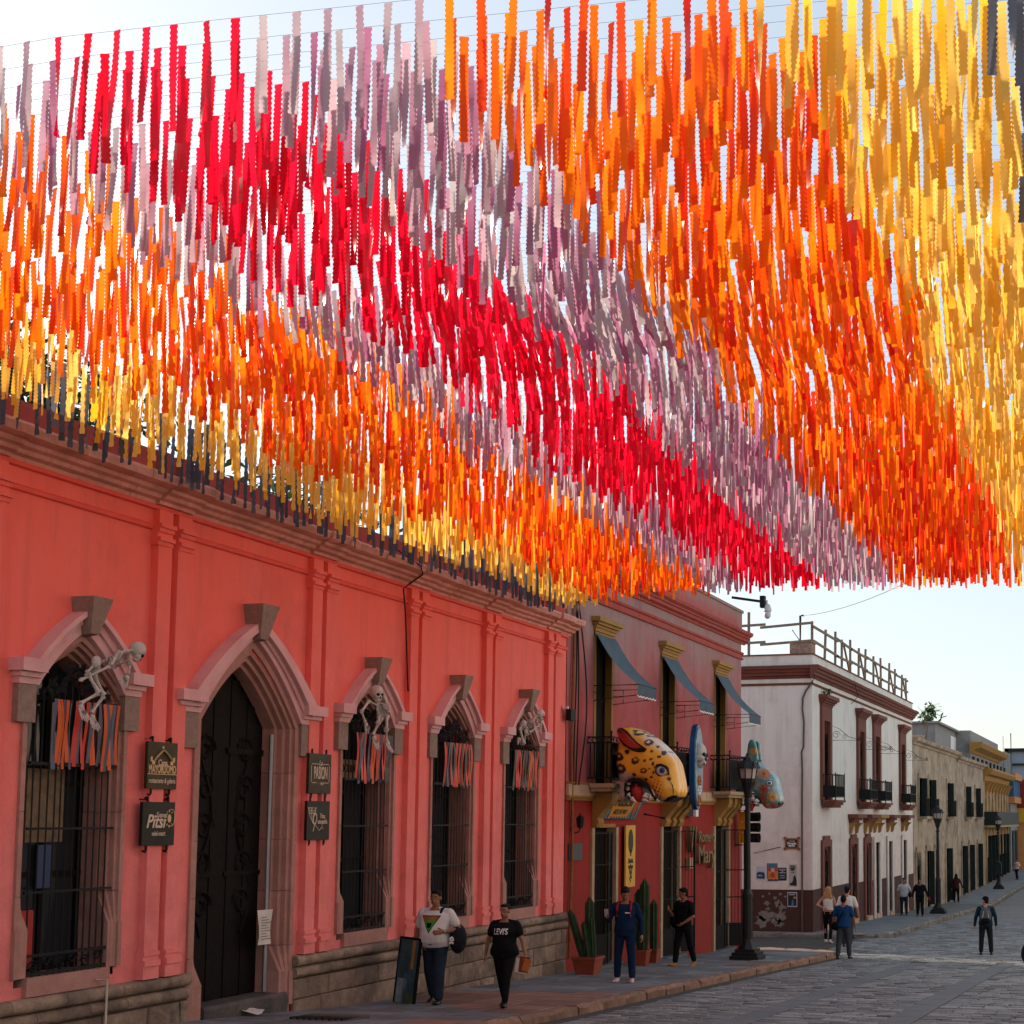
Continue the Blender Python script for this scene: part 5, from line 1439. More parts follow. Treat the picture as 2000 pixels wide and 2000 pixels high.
def W0(u, v): return on_y(1450 + u * .1139, 1620 + v * .1139, WY0 - .04)
for (u, v, r) in ((370, 1480, .30), (330, 1590, .26), (640, 1500, .26), (640, 1600, .20), (600, 1270, .16), (680, 1330, .14), (420, 1260, .11), (350, 1150, .07), (560, 1180, .07), (650, 1110, .06), (460, 1100, .05), (540, 1560, .14), (735, 1150, .05), (440, 1370, .1)):
    p = W0(u, v); patch(p.x, p.z, r)
for i, c in enumerate(UPC):
    mb = MB()
    for s in (-1, 1):
        a, b = sorted((c + s * .5, c + s * .86)); mb.box(XF + .001, XF + .10, a, b, 2.3, 5.75)
    mb.box(XF + .001, XF + .101, c - .499, c + .499, 5.2, 5.75)
    win = mb.build('window', BRN, wht)
    mb = MB()
    for (z0, z1, o, e) in ((5.752, 5.83, .13, .03), (5.83, 5.9, .19, .08), (5.9, 5.97, .26, .14), (5.97, 6.12, .34, .2)): mb.box(XF + .001, XF + o, c - .86 - e, c + .86 + e, z0, z1 - .001)
    mb.build('lintel', BRN, win)
    mb = MB(); mb.box(XF - .3, XF - .24, c - .5, c + .5, 2.2, 5.4); mb.build('door_leaf', DOORB if i in (1, 2) else GREYD, win)
    mb = MB(); mb.prism([(c - .5, 5.4)] + [(c + .5 * math.cos(t), 4.75 + .5 * math.sin(t)) for t in np.linspace(math.pi, 0, 10)] + [(c + .5, 5.4)], 'x', XF - .2, XF - .02); mb.build('arch_head', BRN, win)
    mb = MB(); mb.box(XF + .101, XF + .60, c - .85, c + .85, 2.22, 2.30); mb.box(XF + .101, XF + .52, c - .8, c + .8, 2.12, 2.219); mb.box(XF + .101, XF + .44, c - .74, c + .74, 2.02, 2.119); bal = mb.build('balcony', BRN, win)
    mb = MB(); X = XF + .56; a, b = c - .8, c + .8
    for z in (3.22, 2.42, 2.80):
        mb.bar((XF + .02, a, z), (X, a, z), .03); mb.bar((X, a, z), (X, b, z), .03); mb.bar((X, b, z), (XF + .02, b, z), .03)
    for yy in (a, b): mb.bar((X, yy, 2.3), (X, yy, 3.28), .035)
    for k in range(1, 12): yy = a + (b - a) * k / 12; mb.bar((X, yy, 2.42), (X, yy, 3.22), .018)
    for yy in (a, b):
        for k in range(1, 5): xx = XF + .02 + .54 * k / 5; mb.bar((xx, yy, 2.42), (xx, yy, 3.22), .018)
        mb.box(XF + .1, X, yy - .006, yy + .006, 2.43, 2.8)
    o = mb.build('railing', IRON, win); tag(o, kind='stuff')
    # iron scroll bracket that once held an awning
    mb = MB(); yb = c + .95; zb = 4.55 - .02 * i
    mb.tube([(XF, yb, zb), (XF + 1.15, yb, zb - .02)], .012, 5); mb.tube([(XF, yb, zb + .55), (XF + .35, yb, zb + .42), (XF + .7, yb, zb + .12), (XF + 1.12, yb, zb)], .010, 5)
    for (xx, zz, r) in ((.22, .2, .16), (.55, .12, .10), (1.1, .06, .06)):
        mb.tube([(XF + xx + r * (1 - .7 * t / 12) * math.cos(t * .7), yb, zb + zz + r * (1 - .7 * t / 12) * math.sin(t * .7)) for t in range(13)], .009, 4)
    mb.build('scroll_bracket', IRON, wht)
for (c, k) in GDC:
    mb = MB(); z0 = zp(c) - .3
    mat = BRN if k == 'a' else WHW
    for s in (-1, 1):
        a, b = sorted((c + s * .5, c + s * .80)); mb.box(XF + .026, XF + .09, a, b, z0, .85)
    mb.box(XF + .026, XF + .091, c - .5, c + .5, .6, 1.0 if k == 'a' else .85)
    dr = mb.build('doorway', mat, wht)
    if k == 'a':
        mb = MB(); mb.prism([(c - .5, .65)] + [(c + .5 * math.cos(t), .05 + .5 * math.sin(t)) for t in np.linspace(math.pi, 0, 10)] + [(c + .5, .65)], 'x', XF - .2, XF - .01); mb.build('arch_head', BRN, dr)
    mb = MB(); mb.box(XF - .32, XF - .25, c - .5, c + .5, z0 + .2, .75); mb.build('door_leaf', GREYD if k == 'g' else DOORB, dr)
    mb = MB(); mb.box(XF - .25, XF + .16, c - .52, c + .52, z0, zp(c) + .16); mb.build('doorstep', LEDGE, dr)
    if c > 53:
        mb = MB()
        for (za, zb_, o, e) in ((1.45, 1.55, .14, .0), (1.55, 1.65, .24, .08), (1.65, 1.80, .42, .2)): mb.box(XF + .001, XF + o, c - .75 - e, c + .75 + e, za, zb_ - .001)
        mb.build('lintel', BRN if k != 'g' else OCHRE, dr)
        for s in (-1, 1): mb = MB(); mb.prism([(XF + .001, 1.0), (XF + .1, 1.05), (XF + .16, 1.3), (XF + .3, 1.449), (XF + .001, 1.449)], 'y', c + s * .6 - .09, c + s * .6 + .09); mb.build('bracket', OCHRE, dr)
# pipe down the corner of the side wall, cables, conduit
PIPEB = M('rusty_brown_pipe', (.10, .065, .05), .7, .3, 8, .2)
pt = [on_y(1400 + u * .31056, 1180 + v * .31056, WY0 - .06) for u, v in ((620, 450), (600, 490), (560, 545), (541, 590), (538, 660), (548, 740), (545, 900), (533, 930), (538, 1050), (536, 1200), (536, 1345))]
mb = MB(); mb.tube(pt + [Vector((pt[-1].x, WY0 - .06, zp(49)))], .035, 6); tag(mb.build('drain_pipe', PIPEB, None, True), 'crooked brown pipe running down the blank side wall of the white house', 'pipe')
mb = MB(); p0 = on_y(1580, 1277, WY0 - .08); p1 = on_y(1592, 1330, WY0 - .08)
mb.tube([on_y(1472, 1666, WY0 - .03), on_y(1500, 1660, WY0 - .03), on_y(1525, 1654, WY0 - .03)], .012, 4); tag(mb.build('cable', IRON, None), 'short loose cable hanging across the white side wall above the posters', 'cable')
# street plaque
a, b = on_y(1533, 1637, WY0 - .05), on_y(1559.5, 1658, WY0 - .05)
sp = empty('street_sign', ((a.x + b.x) / 2, WY0 - .05, b.z), 'dark street name plaque with a brown scalloped frame on the white side wall', 'sign')
mb = MB(); mb.box(a.x, b.x, WY0 - .045, WY0 - .001, b.z, a.z); mb.build('frame', M('terracotta_frame', (.22, .085, .04), .7, .2, 8, .2), sp)
for (xx, zz) in ((a.x, a.z), (b.x, a.z), (a.x, b.z), (b.x, b.z)):
    mb = MB(); mb.lathe([(.001, -.047), (.055, -.047), (.055, -.001), (.001, -.001)], (xx, WY0, zz), 10, 0, 'y'); mb.build('corner_scallop', MATS['terracotta_frame'], sp)
mb = MB(); mb.box(a.x + .06, b.x - .06, WY0 - .055, WY0 - .046, b.z + .055, a.z - .055); mb.build('panel', BOARDD, sp)
xc = (a.x + b.x) / 2; H = a.z - b.z
text('CALLE DE', .065, (xc, WY0 - .057, b.z + H * .72), WHITE, sp, face='-y', w=.8)
text('Murguía', .12, (xc, WY0 - .057, b.z + H * .51), WHITE, sp, face='-y', w=.85, bold=.003)
text('CENTRO', .07, (xc, WY0 - .057, b.z + H * .27), WHITE, sp, face='-y', w=.9, bold=.004)
# posters
def poster(u0, v0, u1, v1, mat, label, lift=.004):
    a, b = W0(u0, v0), W0(u1, v1)
    Yp = WY0 - (.0255 if v0 > 1040 else 0) - lift
    s = empty('poster', ((a.x + b.x) / 2, Yp, b.z), label, 'poster', 'posters on the white side wall')
    mb = MB(); n = 5; vs = [(a.x + (b.x - a.x) * i / (n - 1), Yp - .004 * math.sin(i * 1.9), b.z + (a.z - b.z) * j / (n - 1)) for j in range(n) for i in range(n)]
    mb.add(vs, [(j * n + i, j * n + i + 1, (j + 1) * n + i + 1, (j + 1) * n + i) for j in range(n - 1) for i in range(n - 1)]); mb.build('sheet', mat, s)
    w, h = b.x - a.x, a.z - b.z
    def pt(name, poly, mt, k=1):
        mb = MB(); mb.add([(a.x + w * u, Yp - .006 - .0015 * k, b.z + h * v) for u, v in poly], [tuple(range(len(poly)))]); mb.build(name, mt, s)
    return s, pt, a.x, Yp, b.z, w, h
PB = M('poster_pale_blue', (.42, .50, .58), .6, .08, 3, 0); PN = M('poster_navy', (.025, .05, .09), .6, .3, 9, 0); PT = M('poster_teal', (.06, .16, .22), .6, .2, 5, 0); PO = M('poster_orange', (.58, .20, .03), .6, .3, 6, 0); PK = M('poster_black', (.014, .02, .024), .6, .2, 8, 0); PW = M('poster_grey_white', (.40, .39, .36), .7, .08, 5, 0); PR = M('poster_red', (.42, .05, .03), .6, .2, 5, 0)
s, pt, x, Yp, z, w, h = poster(228, 635, 388, 870, PB, 'pale blue poster with a dark seascape, first from the left under the plaque')
pt('picture', [(.08, .12), (.94, .10), (.95, .42), (.80, .62), (.66, .56), (.48, .64), (.2, .58), (.08, .5)], PN)
for k in range(5): pt('foam', [(.14 + .1 * k, .28 + .05 * (k % 2)), (.30 + .1 * k, .30), (.24 + .1 * k, .36 + .04 * (k % 3))], PB, 2)
s, pt, x, Yp, z, w, h = poster(413, 580, 600, 850, PT, 'teal poster half hidden behind the orange poster on the white wall', .004)
s, pt, x, Yp, z, w, h = poster(432, 655, 605, 885, PO, 'orange and red poster with a round sun design on the white wall', .012)
pt('band', [(0, .72), (1, .72), (1, 1), (0, 1)], PR); pt('disc', [(.5 + .2 * math.cos(t), .86 + .13 * math.sin(t)) for t in np.linspace(0, 6, 12)], PW, 2); pt('ground', [(0, 0), (1, 0), (1, .1), (.8, .16), (.6, .08), (.4, .15), (.2, .1), (0, .14)], PN, 2)
pt('ring', [(.5 + .22 * math.cos(t), .45 + .2 * math.sin(t)) for t in np.linspace(0, 6, 12)], MATS['poster_red'], 1)
text('Feria', .07, (x + w * .5, Yp - .011, z + h * .74), WHITE, s, face='-y', w=.9)
s, pt, x, Yp, z, w, h = poster(608, 655, 755, 880, PK, 'black poster lettered in white beside the orange poster')
for t_, zz, sz in (('NOCHE', .84, .075), ('DE', .72, .06), ('MUERTOS', .6, .06), ('OAXACA', .38, .05), ('1 y 2 noviembre', .22, .035)): text(t_, sz, (x + w * .5, Yp - .007, z + h * zz), PB, s, face='-y', w=.85, bold=.002)
s, pt, x, Yp, z, w, h = poster(790, 600, 930, 980, PW, 'tall white poster with black lettering and a seated dark figure')
for t_, zz, sz in (('TEATRO', .92, .06), ('JUANA', .83, .075), ('INÉS', .75, .075), ('entrada libre', .64, .03)): text(t_, sz, (x + w * .5, Yp - .007, z + h * zz), PK, s, face='-y', w=.8, bold=.003)
pt('figure', [(.15, .06), (.98, .03), (.98, .28), (.86, .45), (.72, .52), (.60, .46), (.55, .30), (.42, .18), (.15, .14)], PK)
s, pt, x, Yp, z, w, h = poster(770, 1075, 940, 1330, PB, 'dark night scene poster in a pale frame on the brown dado')
pt('picture', [(.07, .07), (.93, .07), (.93, .93), (.07, .93)], PK); pt('glow', [(.6, .55), (.9, .58), (.85, .70), (.65, .72)], PO, 2); pt('street', [(.4, .1), (.65, .1), (.62, .45), (.48, .5)], PT, 2); pt('title', [(.2, .80), (.8, .80), (.8, .86), (.2, .86)], PW, 2)
# roof things
ch = on_y(1546, 1276, WY0 + .3); c2 = on_y(1587, 1256, WY0 + .3)
RUB = M('old_brick_rubble', (.30, .20, .15), .95, .35, 7, .6, 20, stain=(.12, .10, .09), stain_amt=.6, stain_scale=3)
mb = MB(); mb.box(ch.x, c2.x, WY0 + .02, WY0 + .75, 7.3, c2.z); mb.box(ch.x - .04, c2.x + .04, WY0 - .0, WY0 + .79, c2.z + .001, c2.z + .06); mb.build('chimney', RUB, wht)
OLDW = M('weathered_timber', (.21, .165, .125), .9, .25, 5, .4, 40, stain=(.36, .20, .09), stain_amt=.5, stain_scale=3)
fe = empty('rail_fence', (XF - .2, 58, 7.5), 'rough wooden post and rail fence along the flat roof of the white house', 'fence')
rf = random.Random(4)
xp = XF - .18
py = [50.4 + .0, 52.4, 54.4, 55.7, 57.2, 59.0, 60.6, 62.6, 64.3, 66.4, 68.2, 70.2, 71.6]
for i, yy in enumerate(py):
    mb = MB(); h = 1.15 + rf.uniform(-.1, .15); mb.bar((xp + rf.uniform(-.03, .03), yy, 7.4), (xp + rf.uniform(-.05, .05), yy + rf.uniform(-.06, .06), 7.45 + h + .2), .085); mb.build('post', OLDW, fe)
    if i >= 3 and i % 2 == 1: mb = MB(); mb.bar((xp + .05, yy + .1, 8.5), (xp + .05, yy + 1.25, 7.5), .07); mb.build('brace', OLDW, fe)
for zz in (8.55, 7.98):
    for a, b in zip(py[::2], py[2::2]):
        mb = MB(); mb.bar((xp + .07, a - .15, zz + rf.uniform(-.06, .06)), (xp + .07, b + .15, zz + rf.uniform(-.06, .06)), .05, .09); mb.build('rail', OLDW, fe)
for zz in (8.62, 7.98):
    xs = [XF - .2, -13.2, -16.5, -20]
    for a, b in zip(xs, xs[1:]): mb = MB(); mb.bar((a + .1, WY0 + .25 + rf.uniform(-.02, .02), zz), (b - .1, WY0 + .25, zz - rf.uniform(.02, .12)), .05, .09); mb.build('rail', OLDW, fe)
for xx in (-13.75, -17.4, -20): mb = MB(); mb.bar((xx, WY0 + .35, 7.4), (xx, WY0 + .35, 9.1), .085); mb.build('post', OLDW, fe)
# service mast on the corner and the wire that leaves it
m0 = on_y(1563, 1275, WY0 + .4); m1 = on_y(1563, 1203, WY0 + .4)
mb = MB(); mb.tube([m0 - Vector((0, 0, .4)), m1, m1 + Vector((.12, 0, .01))], .045, 6); mb.tube([m1 - Vector((.02, 0, .9)), m1 - Vector((.3, 0, .5))], .02, 5); tag(mb.build('service_mast', IRON, None), 'thin black service mast on the roof corner of the white house', 'mast')
e = EYE + ray(1860, 1162) * (30 / ray(1860, 1162).y)
mb = MB(); pts = []
for k in range(17):
    t = k / 16; p = (m1 + Vector((.1, 0, 0))).lerp(e + Vector((3, -4, 1.6)), t); p.z -= 1.1 * 4 * t * (1 - t) * .5; pts.append(p)
mb.tube(pts, .008, 4); tag(mb.build('overhead_wire', IRON, None), 'single overhead wire sagging from the white house roof mast across the sky', 'wire')
mb = MB(); mb.tube([(XF + .34, 55.5, 7.05), (XF + .30, 56.4, 6.5), (XF + .05, 56.3, 6.2)], .012, 4); tag(mb.build('cable', IRON, None), 'black cable draped over the maroon cornice of the white house', 'cable')
# leafy shoot growing from the roof end
LEAF = MT('green_leaf', (.035, .085, .015), (.07, .14, .025), .35, .45)
def leafy(name, label, cat, c, r, n, size, seed, group=None, trunk=None, mat=None):
    rr = random.Random(seed); root = empty(name, (c[0], c[1], trunk if trunk is not None else c[2] - r[2]), label, cat, group)
    if trunk is not None:
        mb = MB(); b = Vector((c[0], c[1], trunk)); top = Vector((c[0], c[1], c[2] - r[2] * .3))
        mb.tube([b, b.lerp(top, .5) + Vector((.08, .05, 0)), top], [max(r) * .07, max(r) * .05, max(r) * .03], 7)
        for k in range(7):
            a = rr.uniform(0, 6.28); q = b.lerp(top, rr.uniform(.5, 1)); e = Vector((c[0] + r[0] * .7 * math.cos(a), c[1] + r[1] * .7 * math.sin(a), c[2] + r[2] * rr.uniform(-.3, .7))); mb.tube([q, q.lerp(e, .5) + Vector((0, 0, .1)), e], [max(r) * .03, max(r) * .018, max(r) * .006], 5)
        mb.build('trunk', M('grey_bark', (.12, .09, .065), .9, .2, 8, .4, 30), root)
    mb = MB(); clumps = [(Vector((rr.gauss(0, .45), rr.gauss(0, .45), rr.gauss(0, .45)))) for _ in range(max(6, n // 60))]
    for i in range(n):
        q = rr.choice(clumps) + Vector((rr.gauss(0, .17), rr.gauss(0, .17), rr.gauss(0, .17)))
        if q.length > 1.25: continue
        p = Vector((c[0] + q.x * r[0], c[1] + q.y * r[1], c[2] + q.z * r[2])); d = Vector((rr.gauss(0, 1), rr.gauss(0, 1), rr.gauss(-.2, .7))).normalized(); a, b2 = frame_of(d); L = size * rr.uniform(.7, 1.3)
        mb.add([p, p + d * L * .5 + a * L * .26, p + d * L, p + d * L * .5 - a * L * .26], [(0, 1, 2, 3)])
    mb.build('crown', mat or LEAF, root)
    return root
pb = on_x(1797, 1392, XF - .6)
leafy('roof_shrub', 'leafy green shrub growing at the roof end of the white house', 'shrub', (XF - .3, pb.y, pb.z), (.8, .75, .75), 260, .30, 5, None, 5.9)
pb = on_x(1606, 1338, XF + .2)
leafy('fern_tuft', 'small green tuft rooted in the broken capital of the white house', 'plant', (XF + .16, 51.2, 6.24), (.12, .35, .14), 70, .14, 8)
# ================================================================ houses farther down the left side
STONE = M('grey_green_cantera', (.36, .30, .22), .92, .34, 1.6, .8, 6, stain=(.12, .10, .08), stain_amt=.8, stain_scale=.55)
STONE2 = M('ochre_cantera', (.38, .27, .15), .92, .3, 1.6, .6, 8, stain=(.18, .12, .07), stain_amt=.7, stain_scale=.7)
GREYW = M('grey_render', (.25, .25, .245), .92, .14, 2, .3, 20, stain=(.16, .16, .16), stain_amt=.5, stain_scale=.6)
REDR = M('red_roof_paint', (.26, .035, .03), .8, .2, 3, .1)
SHTR = M('dark_green_shutter', (.012, .022, .022), .6, .2, 6, .1, 30, spec=.2)
def far_house(label, name, Y0, Y1, ztop, mat, ups, downs, uz=(1.75, 3.75), dz=-.1, X=XF, depth=9, corn=None, cm=None, uw=.62, dw=.7, arch=()):
    h = empty(name, (X, (Y0 + Y1) / 2, zg((Y0 + Y1) / 2)), label, 'house')
    mb = MB(); rect_wall(mb, X, Y0, Y1, -5, ztop, [(c - uw, c + uw, uz[0], uz[1]) for c in ups] + [(c - dw, c + dw, -5, dz) for c in downs])
    B = X - depth
    mb.add([(X, Y0, -5), (B, Y0, -5), (B, Y0, ztop), (X, Y0, ztop)], [(0, 1, 2, 3)]); mb.add([(X, Y1, -5), (B, Y1, -5), (B, Y1, ztop), (X, Y1, ztop)], [(0, 1, 2, 3)])
    mb.add([(B, Y0, -5), (B, Y1, -5), (B, Y1, ztop), (B, Y0, ztop)], [(0, 1, 2, 3)]); mb.build('wall', mat, h)
    mb = MB(); mb.box(B, X - .05, Y0, Y1, ztop - .12, ztop); mb.build('roof', GREYW, h)
    if corn: prof_run(h, 'cornice', cm or mat, [(u, ztop + z) for u, z in corn], Y0 - .1, Y1 + .1, 4, X)
    for c in ups:
        mb = MB()
        for s in (-1, 1): a, b = sorted((c + s * uw, c + s * (uw + .2))); mb.box(X + .001, X + .08, a, b, uz[0] - .1, uz[1] + .2)
        mb.box(X + .001, X + .081, c - uw, c + uw, uz[1], uz[1] + .25); w = mb.build('window', mat, h)
        mb = MB(); mb.box(X - .26, X - .2, c - uw, c + uw, uz[0], uz[1]); mb.build('pane', GLASS, w)
        mb = MB(); mb.box(X + .02, X + .30, c + uw - .03, c + uw + .03, uz[0], uz[1]); mb.build('shutter', SHTR, w)
        mb = MB(); X1 = X + .42
        for z in (uz[0], uz[0] + .95): mb.bar((X, c - uw - .1, z), (X1, c - uw - .1, z), .035); mb.bar((X1, c - uw - .1, z), (X1, c + uw + .1, z), .035); mb.bar((X1, c + uw + .1, z), (X, c + uw + .1, z), .035)
        for k in range(9): yy = c - uw - .1 + (2 * uw + .2) * k / 8; mb.bar((X1, yy, uz[0]), (X1, yy, uz[0] + .95), .022)
        for k in range(1, 4): mb.bar((X + .42 * k / 4, c - uw - .1, uz[0]), (X + .42 * k / 4, c - uw - .1, uz[0] + .95), .022)
        o = mb.build('railing', IRON, w); tag(o, kind='stuff')
        mb = MB(); mb.box(X + .001, X + .5, c - uw - .25, c + uw + .25, uz[0] - .15, uz[0] - .001); mb.build('balcony', mat, w)
    for c in downs:
        mb = MB(); z0 = zp(c) - .2
        for s in (-1, 1): a, b = sorted((c + s * dw, c + s * (dw + .22))); mb.box(X + .001, X + .09, a, b, z0, dz + .1)
        mb.box(X + .001, X + .091, c - dw, c + dw, dz, dz + .3); d = mb.build('doorway', mat, h)
        mb = MB(); mb.box(X - .34, X - .28, c - dw, c + dw, -5, dz); mb.build('door_leaf', DOORB, d)
        if c in arch:
            mb = MB(); mb.prism([(c - dw, dz + .01)] + [(c + dw * math.cos(t), dz - dw + dw * math.sin(t)) for t in np.linspace(math.pi, 0, 9)] + [(c + dw, dz + .01)], 'x', X - .2, X - .01); mb.build('arch_head', mat, d)
        else:
            mb = MB(); mb.box(X + .02, X + .28, c + dw - .03, c + dw + .03, z0 + .3, dz - .02); mb.build('open_leaf', SHTR, d)
    return h
cn = [(0, -.35), (.08, -.34), (.12, -.22), (.28, -.16), (.34, -.02), (.30, .02), (0, .03)]
far_house('weathered grey-green stone house with iron balconies next to the white house', 'stone_house', 72.4, 90.2, 5.75, STONE, [74.7, 78.2, 85.7], [73.7, 77.2, 80.4, 85.0], arch=(73.7, 80.4), corn=cn)
st = far_house('second grey stone house with tall shuttered windows before the ochre cornice', 'stone_house', 90.35, 105.4, 5.55, STONE, [94.8, 100.5], [92.6, 96.5, 101.5], corn=cn)
och = far_house('ochre stone house with a bracketed cornice and long dark balcony down the street', 'ochre_house', 105.5, 124.5, 5.3, STONE2, [], [107.5, 110.2, 113, 116, 119, 122], corn=[(0, -.9), (.1, -.88), (.2, -.5), (.55, -.42), (.75, -.12), (.7, .02), (0, .03)], cm=OCHRE, dz=.4)
for k in range(8):
    y = 106.6 + k * 2.4; mb = MB(); mb.prism([(XF + .001, 3.6), (XF + .15, 3.62), (XF + .3, 4.1), (XF + .55, 4.4), (XF + .001, 4.4)], 'y', y, y + .5); mb.build('bracket', OCHRE, och)
    mb = MB(); mb.box(XF + .001, XF + .12, y, y + .55, -1.2, 3.59); mb.build('pilaster', STONE2, och)
mb = MB(); mb.box(XF + .001, XF + 1.0, 105.8, 124, 1.0, 1.15); b_ = mb.build('balcony', STONE2, och)
mb = MB(); mb.box(XF + .95, XF + .99, 105.8, 124, 1.15, 2.15); mb.box(XF, XF + .94, 105.8, 105.84, 1.15, 2.15); mb.build('balcony_screen', SHTR, b_)
# set-back upper storeys seen over the stone houses
def block(name, label, cat, x0, x1, y0, y1, z0, z1, mat, extra=None):
    h = empty(name, ((x0 + x1) / 2, y0, z0), label, cat); mb = MB(); mb.box(x0, x1, y0, y1, z0, z1); mb.build('wall', mat, h)
    if extra: extra(h)
    return h
a = on_x(1826, 1412, -13.5); b = on_x(1868, 1445, -13.5)
def ex1(h):
    mb = MB(); mb.box(-17.8, -13.2, a.y - .2, b.y + .2, a.z - .02, a.z + .12); mb.build('coping', GREYW, h)
    mb = MB(); mb.box(-17, -14.2, a.y - .03, a.y - .001, a.z - 1.0, a.z - .8); mb.build('band', LEDGE, h)
    mb = MB(); mb.box(-13.499, -13.47, b.y - 3.4, b.y - .5, a.z - 2.2, a.z - .4); mb.build('window', WHITE, h)
block('roof_room', 'grey concrete room standing on the roof of the stone houses', 'building', -18, -13.5, a.y, b.y, 5, a.z, GREYW, ex1)
a = on_x(1874, 1420, -13.2); b = on_x(1958, 1455, -12.4)
def ex2(h):
    prof_run(h, 'cornice', OCHRE, [(-.02, 6.5), (.1, 6.52), (.25, 6.7), (.8, 6.9), (1.0, 7.2), (.9, 7.3), (-.02, 7.3)], a.y - .6, 128, 5, -12.4)
    for k in range(9): mb = MB(); y = a.y + 1 + k * 3.1; mb.box(-12.399, -12.3, y, y + .9, 5.4, 6.3); mb.build('opening', DOORB, h)
    mb = MB(); mb.box(-12.399, -12.25, a.y, 128, 4.8, 5.2); mb.build('ledge', OCHRE, h)
    mb = MB(); mb.lathe([(.7, 0), (.8, .5), (.3, .8), (.35, 1.1), (0, 1.4)], (-16, a.y + 3, 8.3), 12); mb.build('water_tank', SHTR, h)
block('upper_storey', 'grey set-back storey with a broad ochre eave behind the stone houses', 'building', -20, -12.4, a.y, 128, 4, 8.2, GREYW, ex2)
mb = MB(); mb.prism([(-11.6, 5.6), (-16, 6.9), (-16, 6.6), (-11.6, 5.5)], 'y', 73, 104); tag(mb.build('roof_sheet', REDR, None), 'strip of dark red roofing above the grey stone house cornice', 'roof')
# beyond the next crossing: blue and orange corner, orange arcade, red and yellow fronts
OR = M('orange_wall', (.52, .24, .09), .9, .1, 2, .2); BL = M('blue_band_paint', (.03, .10, .19), .8, .1, 3, .1); YE = M('yellow_wall', (.58, .33, .03), .85, .1, 2, .1); RE = M('dark_red_wall', (.22, .03, .03), .85, .15, 2, .1)
def ex3(h):
    mb = MB(); mb.box(-11.8, -10.9, 125.9, 132.6, 3.55, 5.0); mb.build('blue_band', BL, h)
    mb = MB(); mb.box(-12, -10.7, 125.7, 132.6, 5.01, 5.6); mb.build('cornice', OR, h)
    mb = MB(); mb.box(-11.9, -10.8, 125.8, 132.6, 3.0, 3.54); mb.build('orange_band', OR, h)
    for y in (127, 130): mb = MB(); mb.box(-11.15, -11.1, y, y + 1.6, -3, .6); mb.build('doorway', SHTR, h)
block('corner_shop', 'grey house with blue and orange bands at the next crossing', 'house', -22, -11.2, 126, 132.6, -5, 5.6, GREYW, ex3)
def ex4(h):
    for k in range(8): mb = MB(); mb.box(-9.8, -9.75, 135 + k * 5, 137.5 + k * 5, -3.5, 1.4); mb.build('doorway', DOORB, h)
    mb = MB(); mb.box(-14.0, -9.7, 132.9, 180, 1.3, 2.6); mb.build('yellow_band', YE, h); mb = MB(); mb.box(-14.0, -9.75, 132.95, 180, 2.61, 5.2); mb.build('red_storey', RE, h)
block('orange_house', 'orange arcaded house with yellow and dark red upper bands at the far right edge', 'house', -18, -9.9, 133.1, 180, -5, 5, OR, ex4)
# distant modern frames above the roofs
a = on_y(1962, 1462, 220); b = on_y(2010, 1512, 220)
BLG = M('blue_grey_cladding', (.26, .30, .36), .8, .1, 1, 0)
def ex5(h):
    for (x0, x1, z0, z1) in ((a.x, b.x, a.z - .5, a.z), (a.x, a.x + .6, b.z, a.z), (a.x, b.x, a.z - 2.6, a.z - 2.3), (b.x - 3.4, b.x - 2.9, b.z, a.z - 1)): mb = MB(); mb.box(x0, x1, 219.5, 219.9, z0, z1); mb.build('steel_frame', SHTR, h)
block('modern_block', 'distant blue-grey modern block with a dark steel frame above the far roofs', 'building', a.x, b.x, 220, 232, -3, a.z - .3, BLG, ex5)
a = on_y(1942, 1468, 200); b = on_y(1964, 1500, 200)
block('modern_block', 'small pale distant block just left of the steel-framed modern block', 'building', a.x, b.x, 200, 210, -3, a.z, GREYW)
for (px, py, lab) in ((1974, 1432, 'tall thin black aerial above the far roofs'), (1959, 1438, 'faint thin aerial left of the tall black one')):
    p = on_y(px, py, 195); mb = MB(); mb.tube([(p.x, 195, 3), (p.x, 195, p.z)], .07 if px > 1970 else .035, 5); tag(mb.build('aerial', IRON, None), lab, 'aerial')
# trees showing behind the parapet of the pink house
LEAFD = MT('dark_leaf', (.02, .045, .012), (.045, .085, .02), .25, .5)
leafy('courtyard_tree', 'dark leafy tree behind the left end of the pink house parapet', 'tree', (-17.5, 19.0, 8.0), (2.2, 3.2, 1.7), 3400, .26, 31, 'trees behind the pink house', 0, LEAFD)
leafy('courtyard_tree', 'dark leafy tree behind the middle of the pink house parapet', 'tree', (-17.5, 25.6, 7.4), (2.0, 3.2, 1.3), 2600, .26, 33, 'trees behind the pink house', 0, LEAFD)
# ================================================================ the canopy of scalloped streamers on wires across the street
def project(p):
    q = CAMR.transposed() @ (Vector(p) - EYE)
    return (CX + FPX * q.x / -q.z, CY - FPX * q.y / -q.z, -q.z)
ONES = ['', 'first', 'second', 'third', 'fourth', 'fifth', 'sixth', 'seventh', 'eighth', 'ninth', 'tenth', 'eleventh', 'twelfth', 'thirteenth', 'fourteenth', 'fifteenth', 'sixteenth', 'seventeenth', 'eighteenth', 'nineteenth']
TENS = ['', '', 'twenty', 'thirty', 'forty', 'fifty', 'sixty', 'seventy', 'eighty', 'ninety']
def ordinal(n):
    if n < 20: return ONES[n]
    if n >= 100: return 'hundredth' if n == 100 else 'hundred-and-' + ordinal(n - 100)
    t, o = divmod(n, 10)
    return TENS[t][:-1] + 'ieth' if o == 0 else TENS[t] + '-' + ONES[o]
